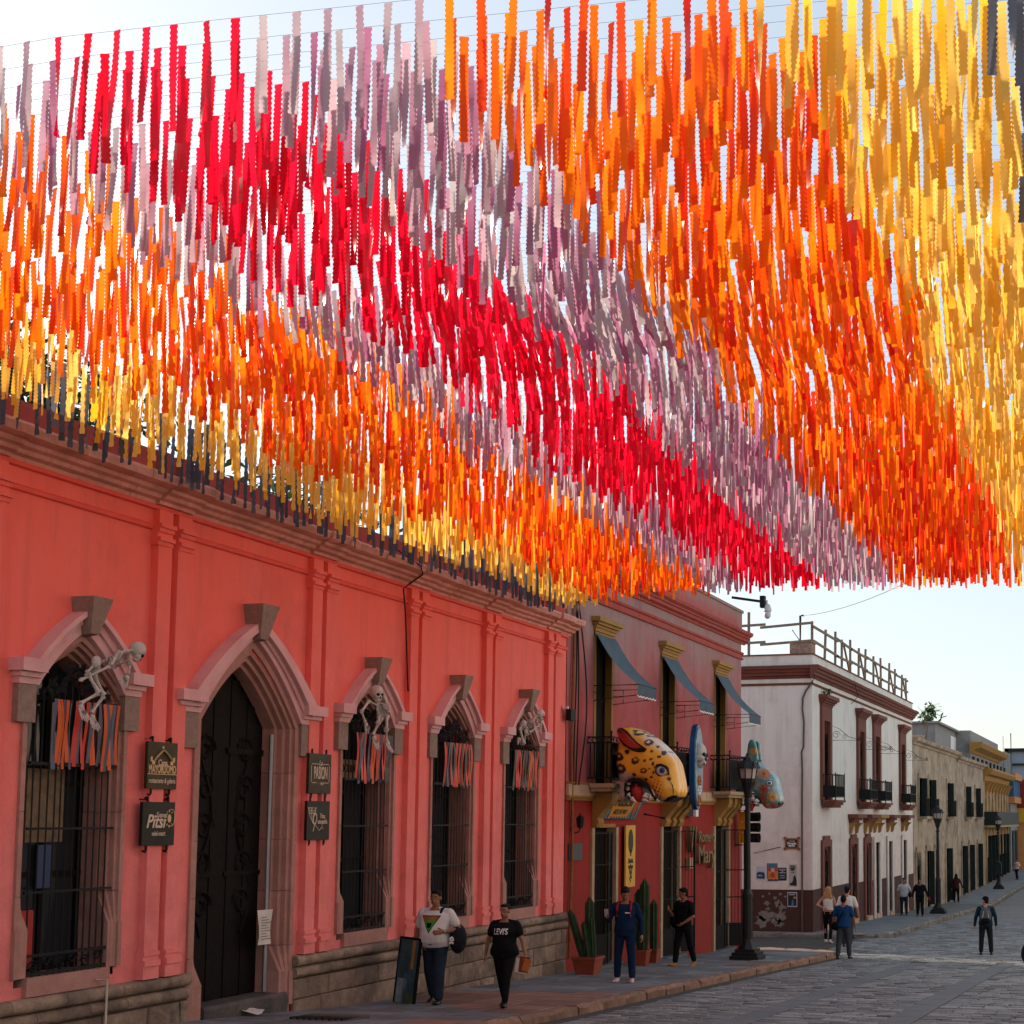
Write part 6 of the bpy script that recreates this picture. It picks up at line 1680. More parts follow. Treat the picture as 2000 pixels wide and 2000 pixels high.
SM = {'red': MT('red_streamer', (.66, .0, .012), (1.0, .01, .055), .66), 'orange': MT('orange_streamer', (.92, .05, .002), (1.0, .28, .008), .68), 'vermilion': MT('vermilion_streamer', (.74, .012, .004), (.98, .085, .012), .64), 'mauve': MT('grey_mauve_streamer', (.57, .575, .555), (.47, .17, .30), .62),
      'yellow': MT('yellow_streamer', (.94, .46, .008), (.96, .65, .15), .66), 'slate': MT('slate_streamer', (.055, .065, .09), (.12, .125, .16), .4)}
SNAME = {'red': 'red', 'orange': 'orange', 'mauve': 'grey-mauve', 'yellow': 'yellow', 'slate': 'slate', 'vermilion': 'red-orange'}
def strip_shape(seed, nseg, scallop=True):
    """unit strip: width 1 (x), length 1 (down), thickness none; returns vertex array and quads"""
    r = random.Random(seed); V, Fq = [], []
    a1, a2, p1, p2 = r.uniform(-.22, .22), r.uniform(.05, .3), r.uniform(0, 6), r.uniform(0, 6)
    tw = r.uniform(-.5, .5) if seed % 4 else r.uniform(-1.8, 1.8)
    for i in range(nseg + 1):
        t = i / nseg
        cx = a1 * t * t * 1.2 + .25 * a2 * math.sin(t * 5 + p1) * t; cy = 1.0 * a2 * math.sin(t * 4.2 + p2) * t
        an = tw * t * t + .25 * math.sin(t * 7 + p1) * t
        e = .5 + (.085 * (1 if i % 2 else -1) if scallop and 0 < i < nseg else 0)
        ca, sa = math.cos(an), math.sin(an)
        V += [(cx - e * ca, cy - e * sa, -t), (cx + e * ca, cy + e * sa, -t)]
    for i in range(nseg): Fq.append((2 * i, 2 * i + 1, 2 * i + 3, 2 * i + 2))
    return np.array(V), Fq
HI = [strip_shape(s, 40) for s in range(12)]
MID = [strip_shape(s + 50, 18) for s in range(16)]
LO = [strip_shape(s + 90, 8, False) for s in range(16)]
def strip_mesh(i, col):
    k = ('strip', i, col)
    if k not in MATS:
        V, Fq = HI[i]; me = bpy.data.meshes.new('streamer_%s_%d' % (col, i)); me.from_pydata([(x * .056, y * .056, z) for x, y, z in V.tolist()], [], Fq)
        # the folded and stapled head of the strip
        me.materials.append(SM[col]); me.polygons.foreach_set('use_smooth', [True] * len(me.polygons)); MATS[k] = me
    return MATS[k]
def wire_z(X, Y):
    return 6.79 - .0175 * (Y - 8) - (.031 - .001 * (Y - 8)) * max(0.0, -6.4 - X) ** 2
def wire_y(X, Y):                               # the wires cross the street a little askew
    return Y + .085 * (X + 7.1)
rs = random.Random(17)
Ys = [7.62]
while Ys[-1] < 25.2: Ys.append(Ys[-1] + rs.choice((.12, .15, .18, .21, .24)) * (1 if Ys[-1] < 12 else .85))
WIREM = M('thin_wire_steel', (.10, .10, .11), .6, .05, 5, 0)
items = []
for k, Y in enumerate(Ys):
    mb = MB(); mb.tube([(-11.3 + 15.4 * t / 14, wire_y(-11.3 + 15.4 * t / 14, Y), wire_z(-11.3 + 15.4 * t / 14, Y)) for t in range(15)], .0013, 3)
    tag(mb.build('wire', WIREM), 'thin wire over the street holding the %s row of streamers from the front' % ordinal(k + 1), 'wire', 'streamer wires over the street')
    x = -10.86 + rs.uniform(0, .15); step = rs.uniform(.19, .215) if Y < 12 else rs.uniform(.185, .22)
    while x < -.15:
        d = x + 6.25 + .26 * mnoise.noise(Vector((x * .9, Y * .6, 1))) + rs.uniform(-.08, .08)
        if d < 0: col = 'red' if d > -.74 else 'mauve' if d > -1.45 else 'orange' if d > -3.45 else 'yellow' if d > -4.28 else 'slate'
        else: col = 'red' if d < .74 else 'mauve' if d < 2.05 else 'orange' if d < 4.2 else 'yellow' if d < 5.55 else 'slate'
        if col == 'orange' and rs.random() < .10 + max(0, min(.62, (Y - 14) / 13)) * (1 if x > -4.6 else .25): col = 'vermilion'
        if rs.random() > .035:
            g = math.exp(-((Y - 12.8 - .5 * mnoise.noise(Vector((x * .4, 0, 7)))) / 1.25) ** 2) * (.15 + .85 * max(0, min(1, .5 + 1.8 * mnoise.noise(Vector((x * .45, Y * .5, 5)))))) * max(0, min(1, (x + 9.3) / 1.2)) * max(0, min(1, (-1.2 - x) / 1.0))
            tilt = rs.gauss(.01, .022) + g * rs.uniform(.15, .85); sway = rs.gauss(0, .035) + g * rs.uniform(-.3, .5)
            items.append(dict(row=k, Y=wire_y(x, Y), X=x, col=col, L=rs.uniform(.66, .76), rz=rs.gauss(0, .2) + (rs.uniform(-1.2, 1.2) if rs.random() < .08 else 0), tilt=tilt, sway=sway, w=rs.uniform(.9, 1.08)))
        x += step * rs.uniform(.9, 1.1)
for it in items:
    u, v, dpt = project((it['X'], it['Y'], wire_z(it['X'], it['Y']) - .35)); it['vis'] = -20 < u < 2020 and -110 < v < 2000; it['d'] = dpt; it['u'] = u
own = sorted([it for it in items if it['vis']], key=lambda i: (i['row'], i['X']))[:297]
ids = {id(i) for i in own}
cnt = {}
for it in own:
    key = (it['row'], it['col']); cnt[key] = cnt.get(key, 0) + 1
    z = wire_z(it['X'], it['Y'])
    o = inst(strip_mesh(rs.randrange(12), it['col']), 'streamer', None, (it['X'], it['Y'], z), (it['w'], it['w'], it['L']), (it['sway'], -it['tilt'], it['rz']))
    cn_ = SNAME[it['col']]
    tag(o, '%s scalloped streamer on the %s wire, %s %s one from the left' % (cn_, 'nearest' if it['row'] == 0 else ordinal(it['row'] + 1) + ' nearest', ordinal(cnt[key]), cn_), 'streamer', 'streamers on the nearest wires')
# the remaining thousands: one mesh
cols = list(SM); VV, FF, MI = [], [], []; nv = 0
for it in items:
    if id(it) in ids: continue
    V, Fq = rs.choice(HI if it['Y'] < 11.5 else MID if it['Y'] < 17 else LO)
    wd = (.056 if it['Y'] < 13 else .049) * it['w']; P = V * np.array([wd, wd, it['L']])
    e = Matrix.Rotation(it['rz'], 3, 'Z') @ Matrix.Rotation(-it['tilt'], 3, 'Y') @ Matrix.Rotation(it['sway'], 3, 'X')
    P = P @ np.array(e).T + np.array([it['X'], it['Y'], wire_z(it['X'], it['Y'])])
    VV.append(P); FF += [tuple(i + nv for i in f) for f in Fq]; MI += [cols.index(it['col'])] * len(Fq); nv += len(V)
me = bpy.data.meshes.new('streamer_canopy'); me.from_pydata(np.concatenate(VV).tolist(), [], FF)
for c in cols: me.materials.append(SM[c])
me.polygons.foreach_set('material_index', MI); me.polygons.foreach_set('use_smooth', [True] * len(FF)); me.update()
tag(link_mesh('streamer_canopy', me), 'dense canopy of hanging streamers in red, mauve, orange and yellow bands behind the nearest rows', 'streamers', kind='stuff')
# ================================================================ lamps, traffic light, camera, cacti, motorbike
LAMPI = M('lamp_black_paint', (.012, .014, .016), .5, .2, 10, .1, 40, spec=.3)
FROST = M('milky_lamp_glass', (.42, .36, .33), .35, .05, 5, 0)
def street_lamp(px, py, ptop, label):
    p = on_ground(px, py, zp); s = (py - ptop) * project(p)[2] / FPX / 4.6
    L = empty('street_lamp', p, label, 'street lamp', 'black lantern street lamps on the left pavement')
    def lb(name, mat, fn, par=None, smooth=False):
        mb = MB(); fn(mb); mb.v = [(p.x + a * s, p.y + b * s, p.z + c * s) for a, b, c in mb.v]; return mb.build(name, mat, par or L, smooth)
    def base(mb):
        for w, z0, z1 in ((.33, 0, .10), (.29, .10, .17), (.23, .17, .24)): mb.box(-w, w, -w, w, z0, z1 - .001)
        mb.lathe([(.23, .24), (.20, .30), (.14, .38), (.12, .46)], (0, 0, 0), 8)
    lb('base', LAMPI, base)
    lb('column', LAMPI, lambda mb: mb.lathe([(.12, .46), (.115, 1.35), (.125, 1.36), (.125, 1.44), (.10, 1.5), (.075, 1.56), (.066, 2.6), (.06, 3.45), (.085, 3.46), (.085, 3.52), (.06, 3.53), (.055, 3.60)], (0, 0, 0), 10))
    lb('cup', LAMPI, lambda mb: mb.lathe([(.055, 3.60), (.08, 3.64), (.12, 3.80), (.185, 3.95), (.20, 4.02), (.17, 4.03)], (0, 0, 0), 8))
    g = lb('lamp_glass', FROST, lambda mb: mb.lathe([(.175, 4.03), (.215, 4.25)], (0, 0, 0), 8))
    for k in range(8):
        a = 2 * math.pi * k / 8
        lb('glazing_bar', LAMPI, lambda mb: mb.bar((.18 * math.cos(a), .18 * math.sin(a), 4.02), (.222 * math.cos(a), .222 * math.sin(a), 4.26), .02), g)
    def cap(mb):
        mb.lathe([(.20, 4.25), (.30, 4.26), (.29, 4.29), (.17, 4.42), (.13, 4.44), (.12, 4.50), (.05, 4.54), (.03, 4.60), (.0, 4.62)], (0, 0, 0), 8)
        for k in range(4): a = math.pi / 4 + k * math.pi / 2; mb.lathe([(.018, 4.27), (.03, 4.36), (.0, 4.44)], (.26 * math.cos(a), .26 * math.sin(a), 0), 6)
    lb('cap', LAMPI, cap)
    return L
street_lamp(1460, 1874, 1471, 'black street lamp with lantern head in front of the blue painted animal head')
street_lamp(1833, 1784, 1573, 'black street lamp beside the man in black, in front of the stone house')
l3 = street_lamp(1951, 1736, 1592, 'farthest black street lamp with a letter box strapped to its post')
p3 = WL[l3.name]
mb = MB(); mb.box(p3.x - .22, p3.x + .22, p3.y - .42, p3.y - .12, p3.z + 1.0, p3.z + 1.75); mb.lathe([(.22, 0), (.2, .1), (.0, .2)], (p3.x, p3.y - .27, p3.z + 1.751), 10); tag(mb.build('letter_box', SHTR, None), 'dark box strapped to the farthest street lamp', 'box')
# traffic light at the corner
t0 = on_y(1456, 1616, 39.6)
TL = empty('traffic_light', (t0.x, 39.6, t0.z - .9), 'yellow traffic light with three black visors behind the lamp post at the corner', 'traffic light')
TY = M('traffic_yellow', (.60, .24, .012), .45, .1, 8, .05)
s = project(t0)[2] / FPX
for k in range(3):
    zc = t0.z + (1 - k) * 20.5 * s * 1.0
    mb = MB(); mb.box(t0.x - .17, t0.x + .12, 39.45, 39.75, zc - 9.9 * s, zc + 9.9 * s); hs_ = mb.build('housing', TY, TL)
    mb = MB(); mb.lathe([(.13, 0), (.135, .30), (.12, .30), (.115, .02), (.0, .02)], (t0.x + .121, 39.6, zc), 14, 0, 'x'); mb.build('visor', IRON, hs_, smooth=40)
    mb = MB(); mb.lathe([(.0, .0), (.11, .0), (.08, .035), (.0, .05)], (t0.x + .143, 39.6, zc), 12, 0, 'x'); mb.build('lens', M(('red_lens', 'amber_lens', 'green_lens')[k], ((.10, .01, .008), (.14, .06, .005), (.01, .08, .05))[k], .2), hs_, smooth=True)
mb = MB(); mb.tube([(XF, 39.6, t0.z + 31 * s), (t0.x - .02, 39.6, t0.z + 34 * s), (t0.x - .02, 39.6, t0.z - 34 * s), (XF, 39.6, t0.z - 34 * s)], .03, 6); mb.build('bracket', IRON, TL)
mb = MB(); mb.tube([(t0.x - .1, 39.9, zp(39.9)), (t0.x - .1, 39.9, t0.z + .2)], .05, 8); mb.build('pole', IRON, TL)
# camera on an arm at the parapet of the corner house
a = on_y(1432, 1170, 39.9); b = on_y(1488, 1175, 39.9); c = on_y(1499, 1190, 39.9)
cmr = empty('security_camera', (a.x, 39.9, a.z), 'white dome security camera on a black arm at the top of the red corner house', 'camera')
mb = MB(); mb.bar((XF - .2, 39.9, a.z + .05), b, .07); mb.box(b.x - .04, b.x + .10, 39.8, 40.0, b.z - .18, b.z + .16); mb.build('arm', IRON, cmr)
CAMW = M('camera_white', (.50, .50, .52), .5, .1, 8, .05)
mb = MB(); mb.tube([(b.x + .1, 39.9, b.z + .03), (c.x - .02, 39.9, b.z + .03), (c.x - .02, 39.9, c.z + .1)], .03, 6); mb.build('elbow', CAMW, cmr)
mb = MB(); mb.lathe([(.03, .16), (.08, .12), (.12, 0), (.12, -.06), (.09, -.08), (.10, -.14), (.09, -.22), (.05, -.27), (.0, -.28)], (c.x, 39.9, c.z), 14); mb.build('housing', CAMW, cmr, smooth=True)
# floodlight and cables at the joint of the two houses
f = on_x(1118, 1393, XF + .18)
fl = empty('floodlight', (XF, f.y, f.z), 'small black floodlight with a white bracket between the two houses', 'floodlight')
mb = MB(); mb.tube([(XF + .02, f.y - .1, f.z + .1), (XF + .12, f.y - .08, f.z + .1)], .05, 8); mb.build('bracket', WHITE, fl)
mb = MB(); mb.box(XF + .1, XF + .2, f.y - .12, f.y + .14, f.z - .15, f.z + .08); mb.build('lamp_body', IRON, fl)
rc = random.Random(2)
for k in range(4):
    yb = 27.3 + .07 * k; pts = [(XF + .06 + .02 * k, yb + .05 * math.sin(z * 1.4 + k) + (.35 * math.sin((z - 2.4) * .9) if k == 3 and z > 2.4 else 0), z) for z in np.linspace(6.1, 2.3 if k else -1.2, 16)]
    mb = MB(); mb.tube(pts, .016 if k else .03, 5)
    tag(mb.build('cable', IRON if k else M('rusty_conduit', (.22, .10, .03), .7, .3, 8, .2), None), ['rust-coloured conduit running down the joint between the pink and red houses', 'black cable hanging beside the conduit, nearest the pink house', 'black cable between two others beside the pink house end', 'black cable looping widest on the red wall edge'][k], 'cable', 'cables between the pink and red houses')
q = on_x(795, 1120, XF + .1)
mb = MB(); mb.tube([on_x(770, 1070, XF + .25), on_x(822, 1105, XF + .40), on_x(826, 1122, XF + .36), on_x(800, 1140, XF + .12), on_x(788, 1150, XF + .09), on_x(792, 1200, XF + .08), on_x(797, 1350, XF + .07)], .012, 5); tag(mb.build('cable', IRON), 'black cable looping over the stone cornice of the pink house', 'cable')
# cacti in planters
TERR = M('red_planter', (.26, .06, .035), .75, .15, 6, .15); SOIL = M('dark_soil', (.03, .022, .016), .95); CAC = M('cactus_green', (.022, .05, .022), .7, .25, 6, .2, 40, spec=.2)
def cactus_pot(px0, px1, py, ptop, stems, label):
    p = on_ground((px0 + px1) / 2, py, zp); k = project(p)[2] / FPX
    w = (px1 - px0) * k / 2 * .86; h = (py - ptop) * k
    pot = empty('cactus_planter', p, label, 'potted cactus', 'cacti in red planters by the red wall')
    def ring(ww, z): return [(p.x - ww, p.y - ww, z), (p.x + ww, p.y - ww, z), (p.x + ww, p.y + ww, z), (p.x - ww, p.y + ww, z)]
    mb = MB(); z = p.z; mb.loft([ring(w * .72, z), ring(w * .95, z + h * .86), ring(w * 1.03, z + h * .86), ring(w * 1.03, z + h), ring(w * .9, z + h), ring(w * .88, z + h * .9)]); mb.build('pot', TERR, pot)
    mb = MB(); mb.add(ring(w * .88, z + h * .91), [(0, 1, 2, 3)]); mb.build('soil', SOIL, pot)
    for (sx, sy, lx, ty, r) in stems:
        top = (py - ty) * k - h * .9; rings = []
        for t in np.linspace(0, 1, 12):
            rr = r * (1 if t < .85 else math.sqrt(max(.02, 1 - ((t - .85) / .15) ** 2))) * (.8 + .2 * min(1, t * 6)); rings.append([(p.x + sx * w + lx * t + rr * (1 + .16 * (1 if j % 2 else -1)) * math.cos(j * math.pi / 7), p.y + sy * w + rr * (1 + .16 * (1 if j % 2 else -1)) * math.sin(j * math.pi / 7), z + h * .88 + top * t) for j in range(14)])
        mb = MB(); mb.loft(rings); mb.build('stem', CAC, pot)
cactus_pot(1119, 1177, 1903, 1868, [(-.35, -.1, -.30, 1777, .075), (.0, .2, .0, 1753, .085), (.15, -.2, -.12, 1800, .06), (.4, .1, -.05, 1790, .06)], 'red planter with tall column cacti beside the stone plinth end')
cactus_pot(1238, 1270, 1886, 1855, [(-.3, .1, -.06, 1737, .09), (.2, -.1, .02, 1717, .10)], 'red planter with the tallest cactus, behind the person in blue')
cactus_pot(1263, 1289, 1880, 1853, [(.0, .0, .0, 1757, .085)], 'narrow red planter with one cactus, right of the tallest cactus')
# motorbike just entering the right edge
mo = on_ground(2011, 1893, zg)
mc = empty('motorcycle', mo, 'black motorcycle wheel just entering at the right edge of the street', 'motorcycle')
def wheel(cx):
    mb = MB(); n = 20; rings = [[(cx + (.30 + .06 * math.cos(t)) * math.cos(a), mo.y + .06 * math.sin(t), mo.z + .36 + (.30 + .06 * math.cos(t)) * math.sin(a)) for t in np.linspace(0, 2 * math.pi, 8, endpoint=False)] for a in np.linspace(0, 2 * math.pi, n + 1)]
    mb.loft(rings, 0, False); w = mb.build('wheel', M('tyre_rubber', (.015, .015, .016), .8, .1, 9, .1), mc, smooth=True)
    mb = MB()
    for k in range(8): a = k * math.pi / 4; mb.bar((cx, mo.y, mo.z + .36), (cx + .27 * math.cos(a), mo.y, mo.z + .36 + .27 * math.sin(a)), .02)
    mb.ell((cx, mo.y, mo.z + .36), (.06, .07, .06), 8, 5); mb.build('rim', LAMPI, w)
wheel(mo.x + .16); wheel(mo.x + 1.45)
mb = MB(); mb.tube([(mo.x + .16, mo.y, mo.z + .36), (mo.x + .45, mo.y, mo.z + .95)], .04, 8); mb.tube([(mo.x + .45, mo.y, mo.z + .85), (mo.x + .75, mo.y, mo.z + .45), (mo.x + 1.45, mo.y, mo.z + .36)], .04, 8); mb.tube([(mo.x + .42, mo.y - .35, mo.z + 1.02), (mo.x + .46, mo.y, mo.z + .98), (mo.x + .42, mo.y + .35, mo.z + 1.02)], .02, 6); mb.build('frame', LAMPI, mc, smooth=True)
mb = MB(); mb.ell((mo.x + .68, mo.y, mo.z + .80), (.26, .14, .13), 12, 8); mb.build('tank', M('dark_red_tank', (.14, .01, .01), .25, .05, 5, 0, spec=.5), mc, smooth=True)
mb = MB(); mb.ell((mo.x + 1.15, mo.y, mo.z + .80), (.36, .13, .07), 12, 8); mb.build('seat', BLACKP, mc, smooth=True)
mb = MB(); mb.ell((mo.x + .75, mo.y, mo.z + .5), (.2, .16, .17), 10, 7); mb.build('engine', PIPE, mc)
# ================================================================ people
SK = M('brown_skin', (.26, .115, .065), .55, .1, 12, .05, 60)
SKL = M('tan_skin', (.42, .20, .125), .55, .1, 12, .05, 60)
HAIRB = M('black_hair', (.008, .007, .006), .7, .3, 40, .3, 80, spec=.1)
HAIRL = M('blonde_hair', (.36, .20, .075), .5, .4, 30, .4, 80)
def cloth(name, col, var=.18): return M(name, col, .9, var, 9, .5, 16, spec=.1)
DENIM = cloth('dark_denim', (.018, .028, .045)); BLK = cloth('black_cloth', (.007, .008, .010)); WHT = cloth('white_cotton', (.60, .60, .58), .08); NAVY = cloth('navy_cloth', (.008, .022, .062)); MAR = cloth('maroon_cloth', (.05, .016, .018)); ROY = cloth('blue_shirt_cloth', (.012, .052, .15)); GRYJ = cloth('grey_jeans', (.045, .055, .065)); PINKW = cloth('pinkish_white_cloth', (.62, .48, .47)); TEALJ = cloth('dark_teal_jacket', (.010, .028, .045)); PALE = cloth('pale_grey_cotton', (.48, .50, .53), .08)
SHB = M('black_leather', (.012, .011, .011), .4, .2, 9, .1); SHW = M('pale_trainer', (.55, .45, .42), .6, .1, 9, .1); SHO = M('tan_suede', (.36, .15, .03), .8, .15, 9, .2)
def capsule(mb, p, q, r0, r1, n=10, k=5):
    p, q = Vector(p), Vector(q); d = (q - p); L = max(d.length, 1e-5); d = d / L
    pts, rs_ = [], []
    for i in range(k): t = i / k; a = math.pi / 2 * (1 - t); pts.append(p - d * r0 * math.sin(a)); rs_.append(max(r0 * math.cos(a), r0 * .05))
    pts.append(p); rs_.append(r0); pts.append(p.lerp(q, .5)); rs_.append((r0 + r1) / 2 * 1.02); pts.append(q); rs_.append(r1)
    for i in range(1, k + 1): a = math.pi / 2 * i / k; pts.append(q + d * r1 * math.sin(a)); rs_.append(max(r1 * math.cos(a), r1 * .05))
    mb.tube(pts, rs_, n)
def person(px, py, ptop, rot, label, shirt, pants, shoe, skin=SK, hair=HAIRB, fat=1.0, belly=0.0, fem=False, lean=0.0, th=((.0, .04), (.0, .04)), kn=(0, 0), arm=(((.25, 0, -1), (.1, .15, -1)), ((.25, 0, -1), (.1, .15, -1))), sleeve=.75, head=(0, 0), hairst='short', vox=.012, long_sleeve=False, hem=.84, face=False, hat=None, pz=zp, extra=None, tank=False, curl=.6, foot_turn=(0.12, 0.12)):
    """arm: for the person's left and right, directions of upper arm and forearm as (outwards, forwards, up); th: pitch and spread of each thigh; kn: knee bends; head: turn to the left, nod down"""
    g = on_ground(px, py, pz); d = project(g)[2]
    S = (py - ptop) * d / FPX / 1.70
    root = empty('person', g, label, 'person', None, rad(rot))
    LEG = []; side = (-1, 1)
    for i in (0, 1):
        s = side[i]; p, ab = th[i]; hip = Vector((s * .09, 0, .90)); dr = Vector((s * math.sin(ab), math.sin(p), -math.cos(p))).normalized(); knee = hip + dr * .42
        q = p - kn[i]; ank = knee + Vector((s * math.sin(ab) * .5, math.sin(q), -math.cos(q))).normalized() * .40; LEG.append([hip, knee, ank, q])
    dz = min(min(l[2].z - .075 - .13 * max(0, -math.sin(l[3])) * 0 for l in LEG), 9)
    lift = Vector((0, 0, -dz))
    for l in LEG: l[0] += lift; l[1] += lift; l[2] += lift
    def tp(x, y, z):                            # torso point, leaned forward about the hips
        zz = z - .9; return Vector((x, y + zz * math.sin(lean), .9 + zz * math.cos(lean))) + lift
    sw = .178 * (0.92 if fem else 1) * (0.5 + .5 * fat)
    SH = [tp(s * sw, -.01, 1.362) for s in side]; ARM = []
    for i in (0, 1):
        s = side[i]; u, f = [Vector((a[0] * s, a[1], a[2])).normalized() for a in arm[i]]; el = SH[i] + u * .285; wr = el + f * .245; ARM.append([SH[i], el, wr, f])
    w = fat
    tors = [(.82, .125 * w, .10 * w, 0), (.88, .165 * w * (1.06 if fem else 1), .115 * w, -.01), (.95, .165 * w * (1.03 if fem else 1), .115 * w + belly * .5, belly * .3), (1.05, .148 * w * (.92 if fem else 1), .105 * w + belly, belly * .6), (1.15, .152 * w * (.93 if fem else 1), .108 * w + belly * .8, belly * .5), (1.25, .168 * w * (.95 if fem else 1), .115 * w + (.02 if fem else 0) + belly * .3, .015 if fem else 0), (1.34, .172 * w * (.93 if fem else 1), .105 * w, 0), (1.40, .118 * (1 if not fem else .92), .085, -.005), (1.44, .070, .06, 0)]
    def torso(mb, inf=0.0, z0=.0, z1=9, n=18):
        rings = []
        for (z, a, b, yo) in tors:
            if z < z0 - .05 or z > z1: continue
            rings.append([tp((a + inf) * math.copysign(abs(math.cos(t)) ** .85, math.cos(t)), yo + (b + inf) * math.copysign(abs(math.sin(t)) ** .9, math.sin(t)), max(z, z0)) for t in np.linspace(0, 2 * math.pi, n, endpoint=False)])
        mb.loft(rings)
    HC = tp(0, .015, 1.58) + Vector((0, .02 * head[1], 0)); Rh = Matrix.Rotation(head[0], 3, 'Z') @ Matrix.Rotation(-head[1], 3, 'X')
    def hp(x, y, z): return HC + Rh @ Vector((x, y, z))
    # ---- body: one continuous surface
    mb = MB(); torso(mb)
    capsule(mb, tp(0, -.01, 1.40), hp(0, -.012, -.07), .056, .052)
    mb.ell(hp(0, -.005, .025), (.074, .094, .098), 16, 10, 0, Rh); mb.ell(hp(0, .022, -.05), (.060, .068, .070), 14, 8, 0, Rh); mb.ell(hp(0, .055, -.088), (.034, .03, .026), 10, 6, 0, Rh)
    capsule(mb, hp(0, .086, .012), hp(0, .105, -.028), .011, .017, 8, 3); mb.ell(hp(0, .082, -.058), (.026, .014, .014), 10, 5, 0, Rh); mb.ell(hp(0, .078, .032), (.055, .018, .012), 10, 5, 0, Rh)
    for s in side: mb.ell(hp(s * .076, -.008, -.005), (.014, .022, .034), 8, 6, 0, Rh)
    for i in (0, 1):
        sh, el, wr, f = ARM[i]; s = side[i]
        k = .9 if fem else 1.0
        capsule(mb, sh, el, .050 * k * (.6 + .4 * w), .039 * k); capsule(mb, el, wr, .040 * k, .027 * k)
        a, b = frame_of(f); ref = Vector((0, 1, 0)) if abs(f.y) < .7 else Vector((0, 0, 1)); thumb = (ref - f * ref.dot(f)).normalized(); pal = f.cross(thumb).normalized() * (1 if i == 0 else -1)
        c = wr + f * .055
        R3 = Matrix((thumb, pal, f)).transposed(); mb.ell(c, (.040, .017, .052), 12, 8, 0, R3)
        for j in range(4):
            o = (1.5 - j) * .0185; L = (.072, .080, .076, .060)[j]; p0 = wr + f * .085 + thumb * o
            d1 = (f + pal * curl * .5 + thumb * o * 2).normalized(); p1 = p0 + d1 * L * .5; d2 = (f + pal * curl * 1.8).normalized(); p2 = p1 + d2 * L * .32; d3 = (f * .6 + pal * curl * 2.6).normalized(); p3 = p2 + d3 * L * .25
            mb.tube([p0 - d1 * .02, p0, p1, p2, p3, p3 + d3 * .004], [.0095, .010, .0095, .0088, .0078, .003], 7)
        t0 = wr + f * .025 + thumb * .026; t1 = t0 + (thumb * .8 + f * .8 + pal * .3).normalized() * .042; t2 = t1 + (f + pal * .6 + thumb * .2).normalized() * .03; mb.tube([wr + f * .02 + thumb * .012, t0, t1, t2, t2 + f * .004], [.013, .0125, .0115, .0095, .004], 7)
        hip, knee, ank, q = LEG[i]
        capsule(mb, hip, knee, .080 * (.55 + .45 * w), .053); capsule(mb, knee, ank, .052, .034)
        capsule(mb, knee.lerp(ank, .12) - Vector((0, .012, 0)), knee.lerp(ank, .45) - Vector((0, .012, 0)), .046, .044)
    me = remesh(mb, vox * .72, 2, .4); me.materials.append(skin); sc4 = Matrix.Scale(S, 4); me.transform(sc4); link_mesh('body', me, root)
    def piece(name, mbx, mat, v=None, sm=3):
        m = remesh(mbx, v or vox, sm, .5); m.materials.append(mat); m.transform(sc4); return link_mesh(name, m, root)
    # ---- clothes
    mb = MB(); torso(mb, .016, hem, 1.40 if not tank else 1.36)
    if not tank:
        for i in (0, 1):
            sh, el, wr, f = ARM[i]
            capsule(mb, tp(side[i] * .055, -.01, 1.395), sh, .060, .062)
            if long_sleeve: capsule(mb, sh, el, .064 * (.6 + .4 * w), .054); capsule(mb, el, el.lerp(wr, .93), .054, .040)
            else:
                e = sh.lerp(el, sleeve - .1); capsule(mb, sh, e, .064 * (.5 + .5 * w), .062 * (.5 + .5 * w), 12, 2)
    else:
        for s in side: mb.tube([tp(s * .10, .09, 1.33), tp(s * .105, .02, 1.43), tp(s * .10, -.09, 1.34)], .022, 8)
    top = piece('shirt', mb, shirt)
    if pants is not None:
        mb = MB()
        rings = []
        for (z, a, b, yo) in tors[:3]:
            rings.append([tp((a + .006) * math.cos(t), yo + (b + .006) * math.sin(t), min(z, hem + .06) if z > .9 else z) for t in np.linspace(0, 2 * math.pi, 16, endpoint=False)])
        mb.loft(rings)
        for i in (0, 1):
            hip, knee, ank, q = LEG[i]; k = .84 if fem else 1.0
            wk = .6 + .4 * w; capsule(mb, hip, knee, .098 * wk * (1.06 if fem else 1), .072 * k * wk, 12); capsule(mb, knee, ank + Vector((0, 0, .05)), .072 * k * wk, .060 * (k if not fem else .80) * wk, 12)
        piece('trousers', mb, pants)
    for i in (0, 1):
        hip, knee, ank, q = LEG[i]; s = side[i]; tw = -s * foot_turn[i]; pit = max(-1.0, min(.5, q)) if abs(q) > .12 else 0
        R3 = Matrix.Rotation(tw, 3, 'Z') @ Matrix.Rotation(pit, 3, 'X')
        fp = lambda x, y, z: ank + R3 @ Vector((x, y, z))
        mb = MB(); mb.ell(fp(0, -.015, -.035), (.040, .055, .042), 10, 7, 0, R3); mb.ell(fp(0, .07, -.045), (.043, .085, .034), 10, 7, 0, R3); mb.ell(fp(s * .004, .14, -.052), (.046, .058, .026), 10, 7, 0, R3); mb.ell(fp(0, .06, -.066), (.045, .125, .013), 12, 5, 0, R3); capsule(mb, fp(0, 0, -.02), ank + Vector((0, 0, .03)), .040, .038)
        piece('shoe', mb, shoe, vox * .8, 2)
    # ---- hair
    mb = MB()
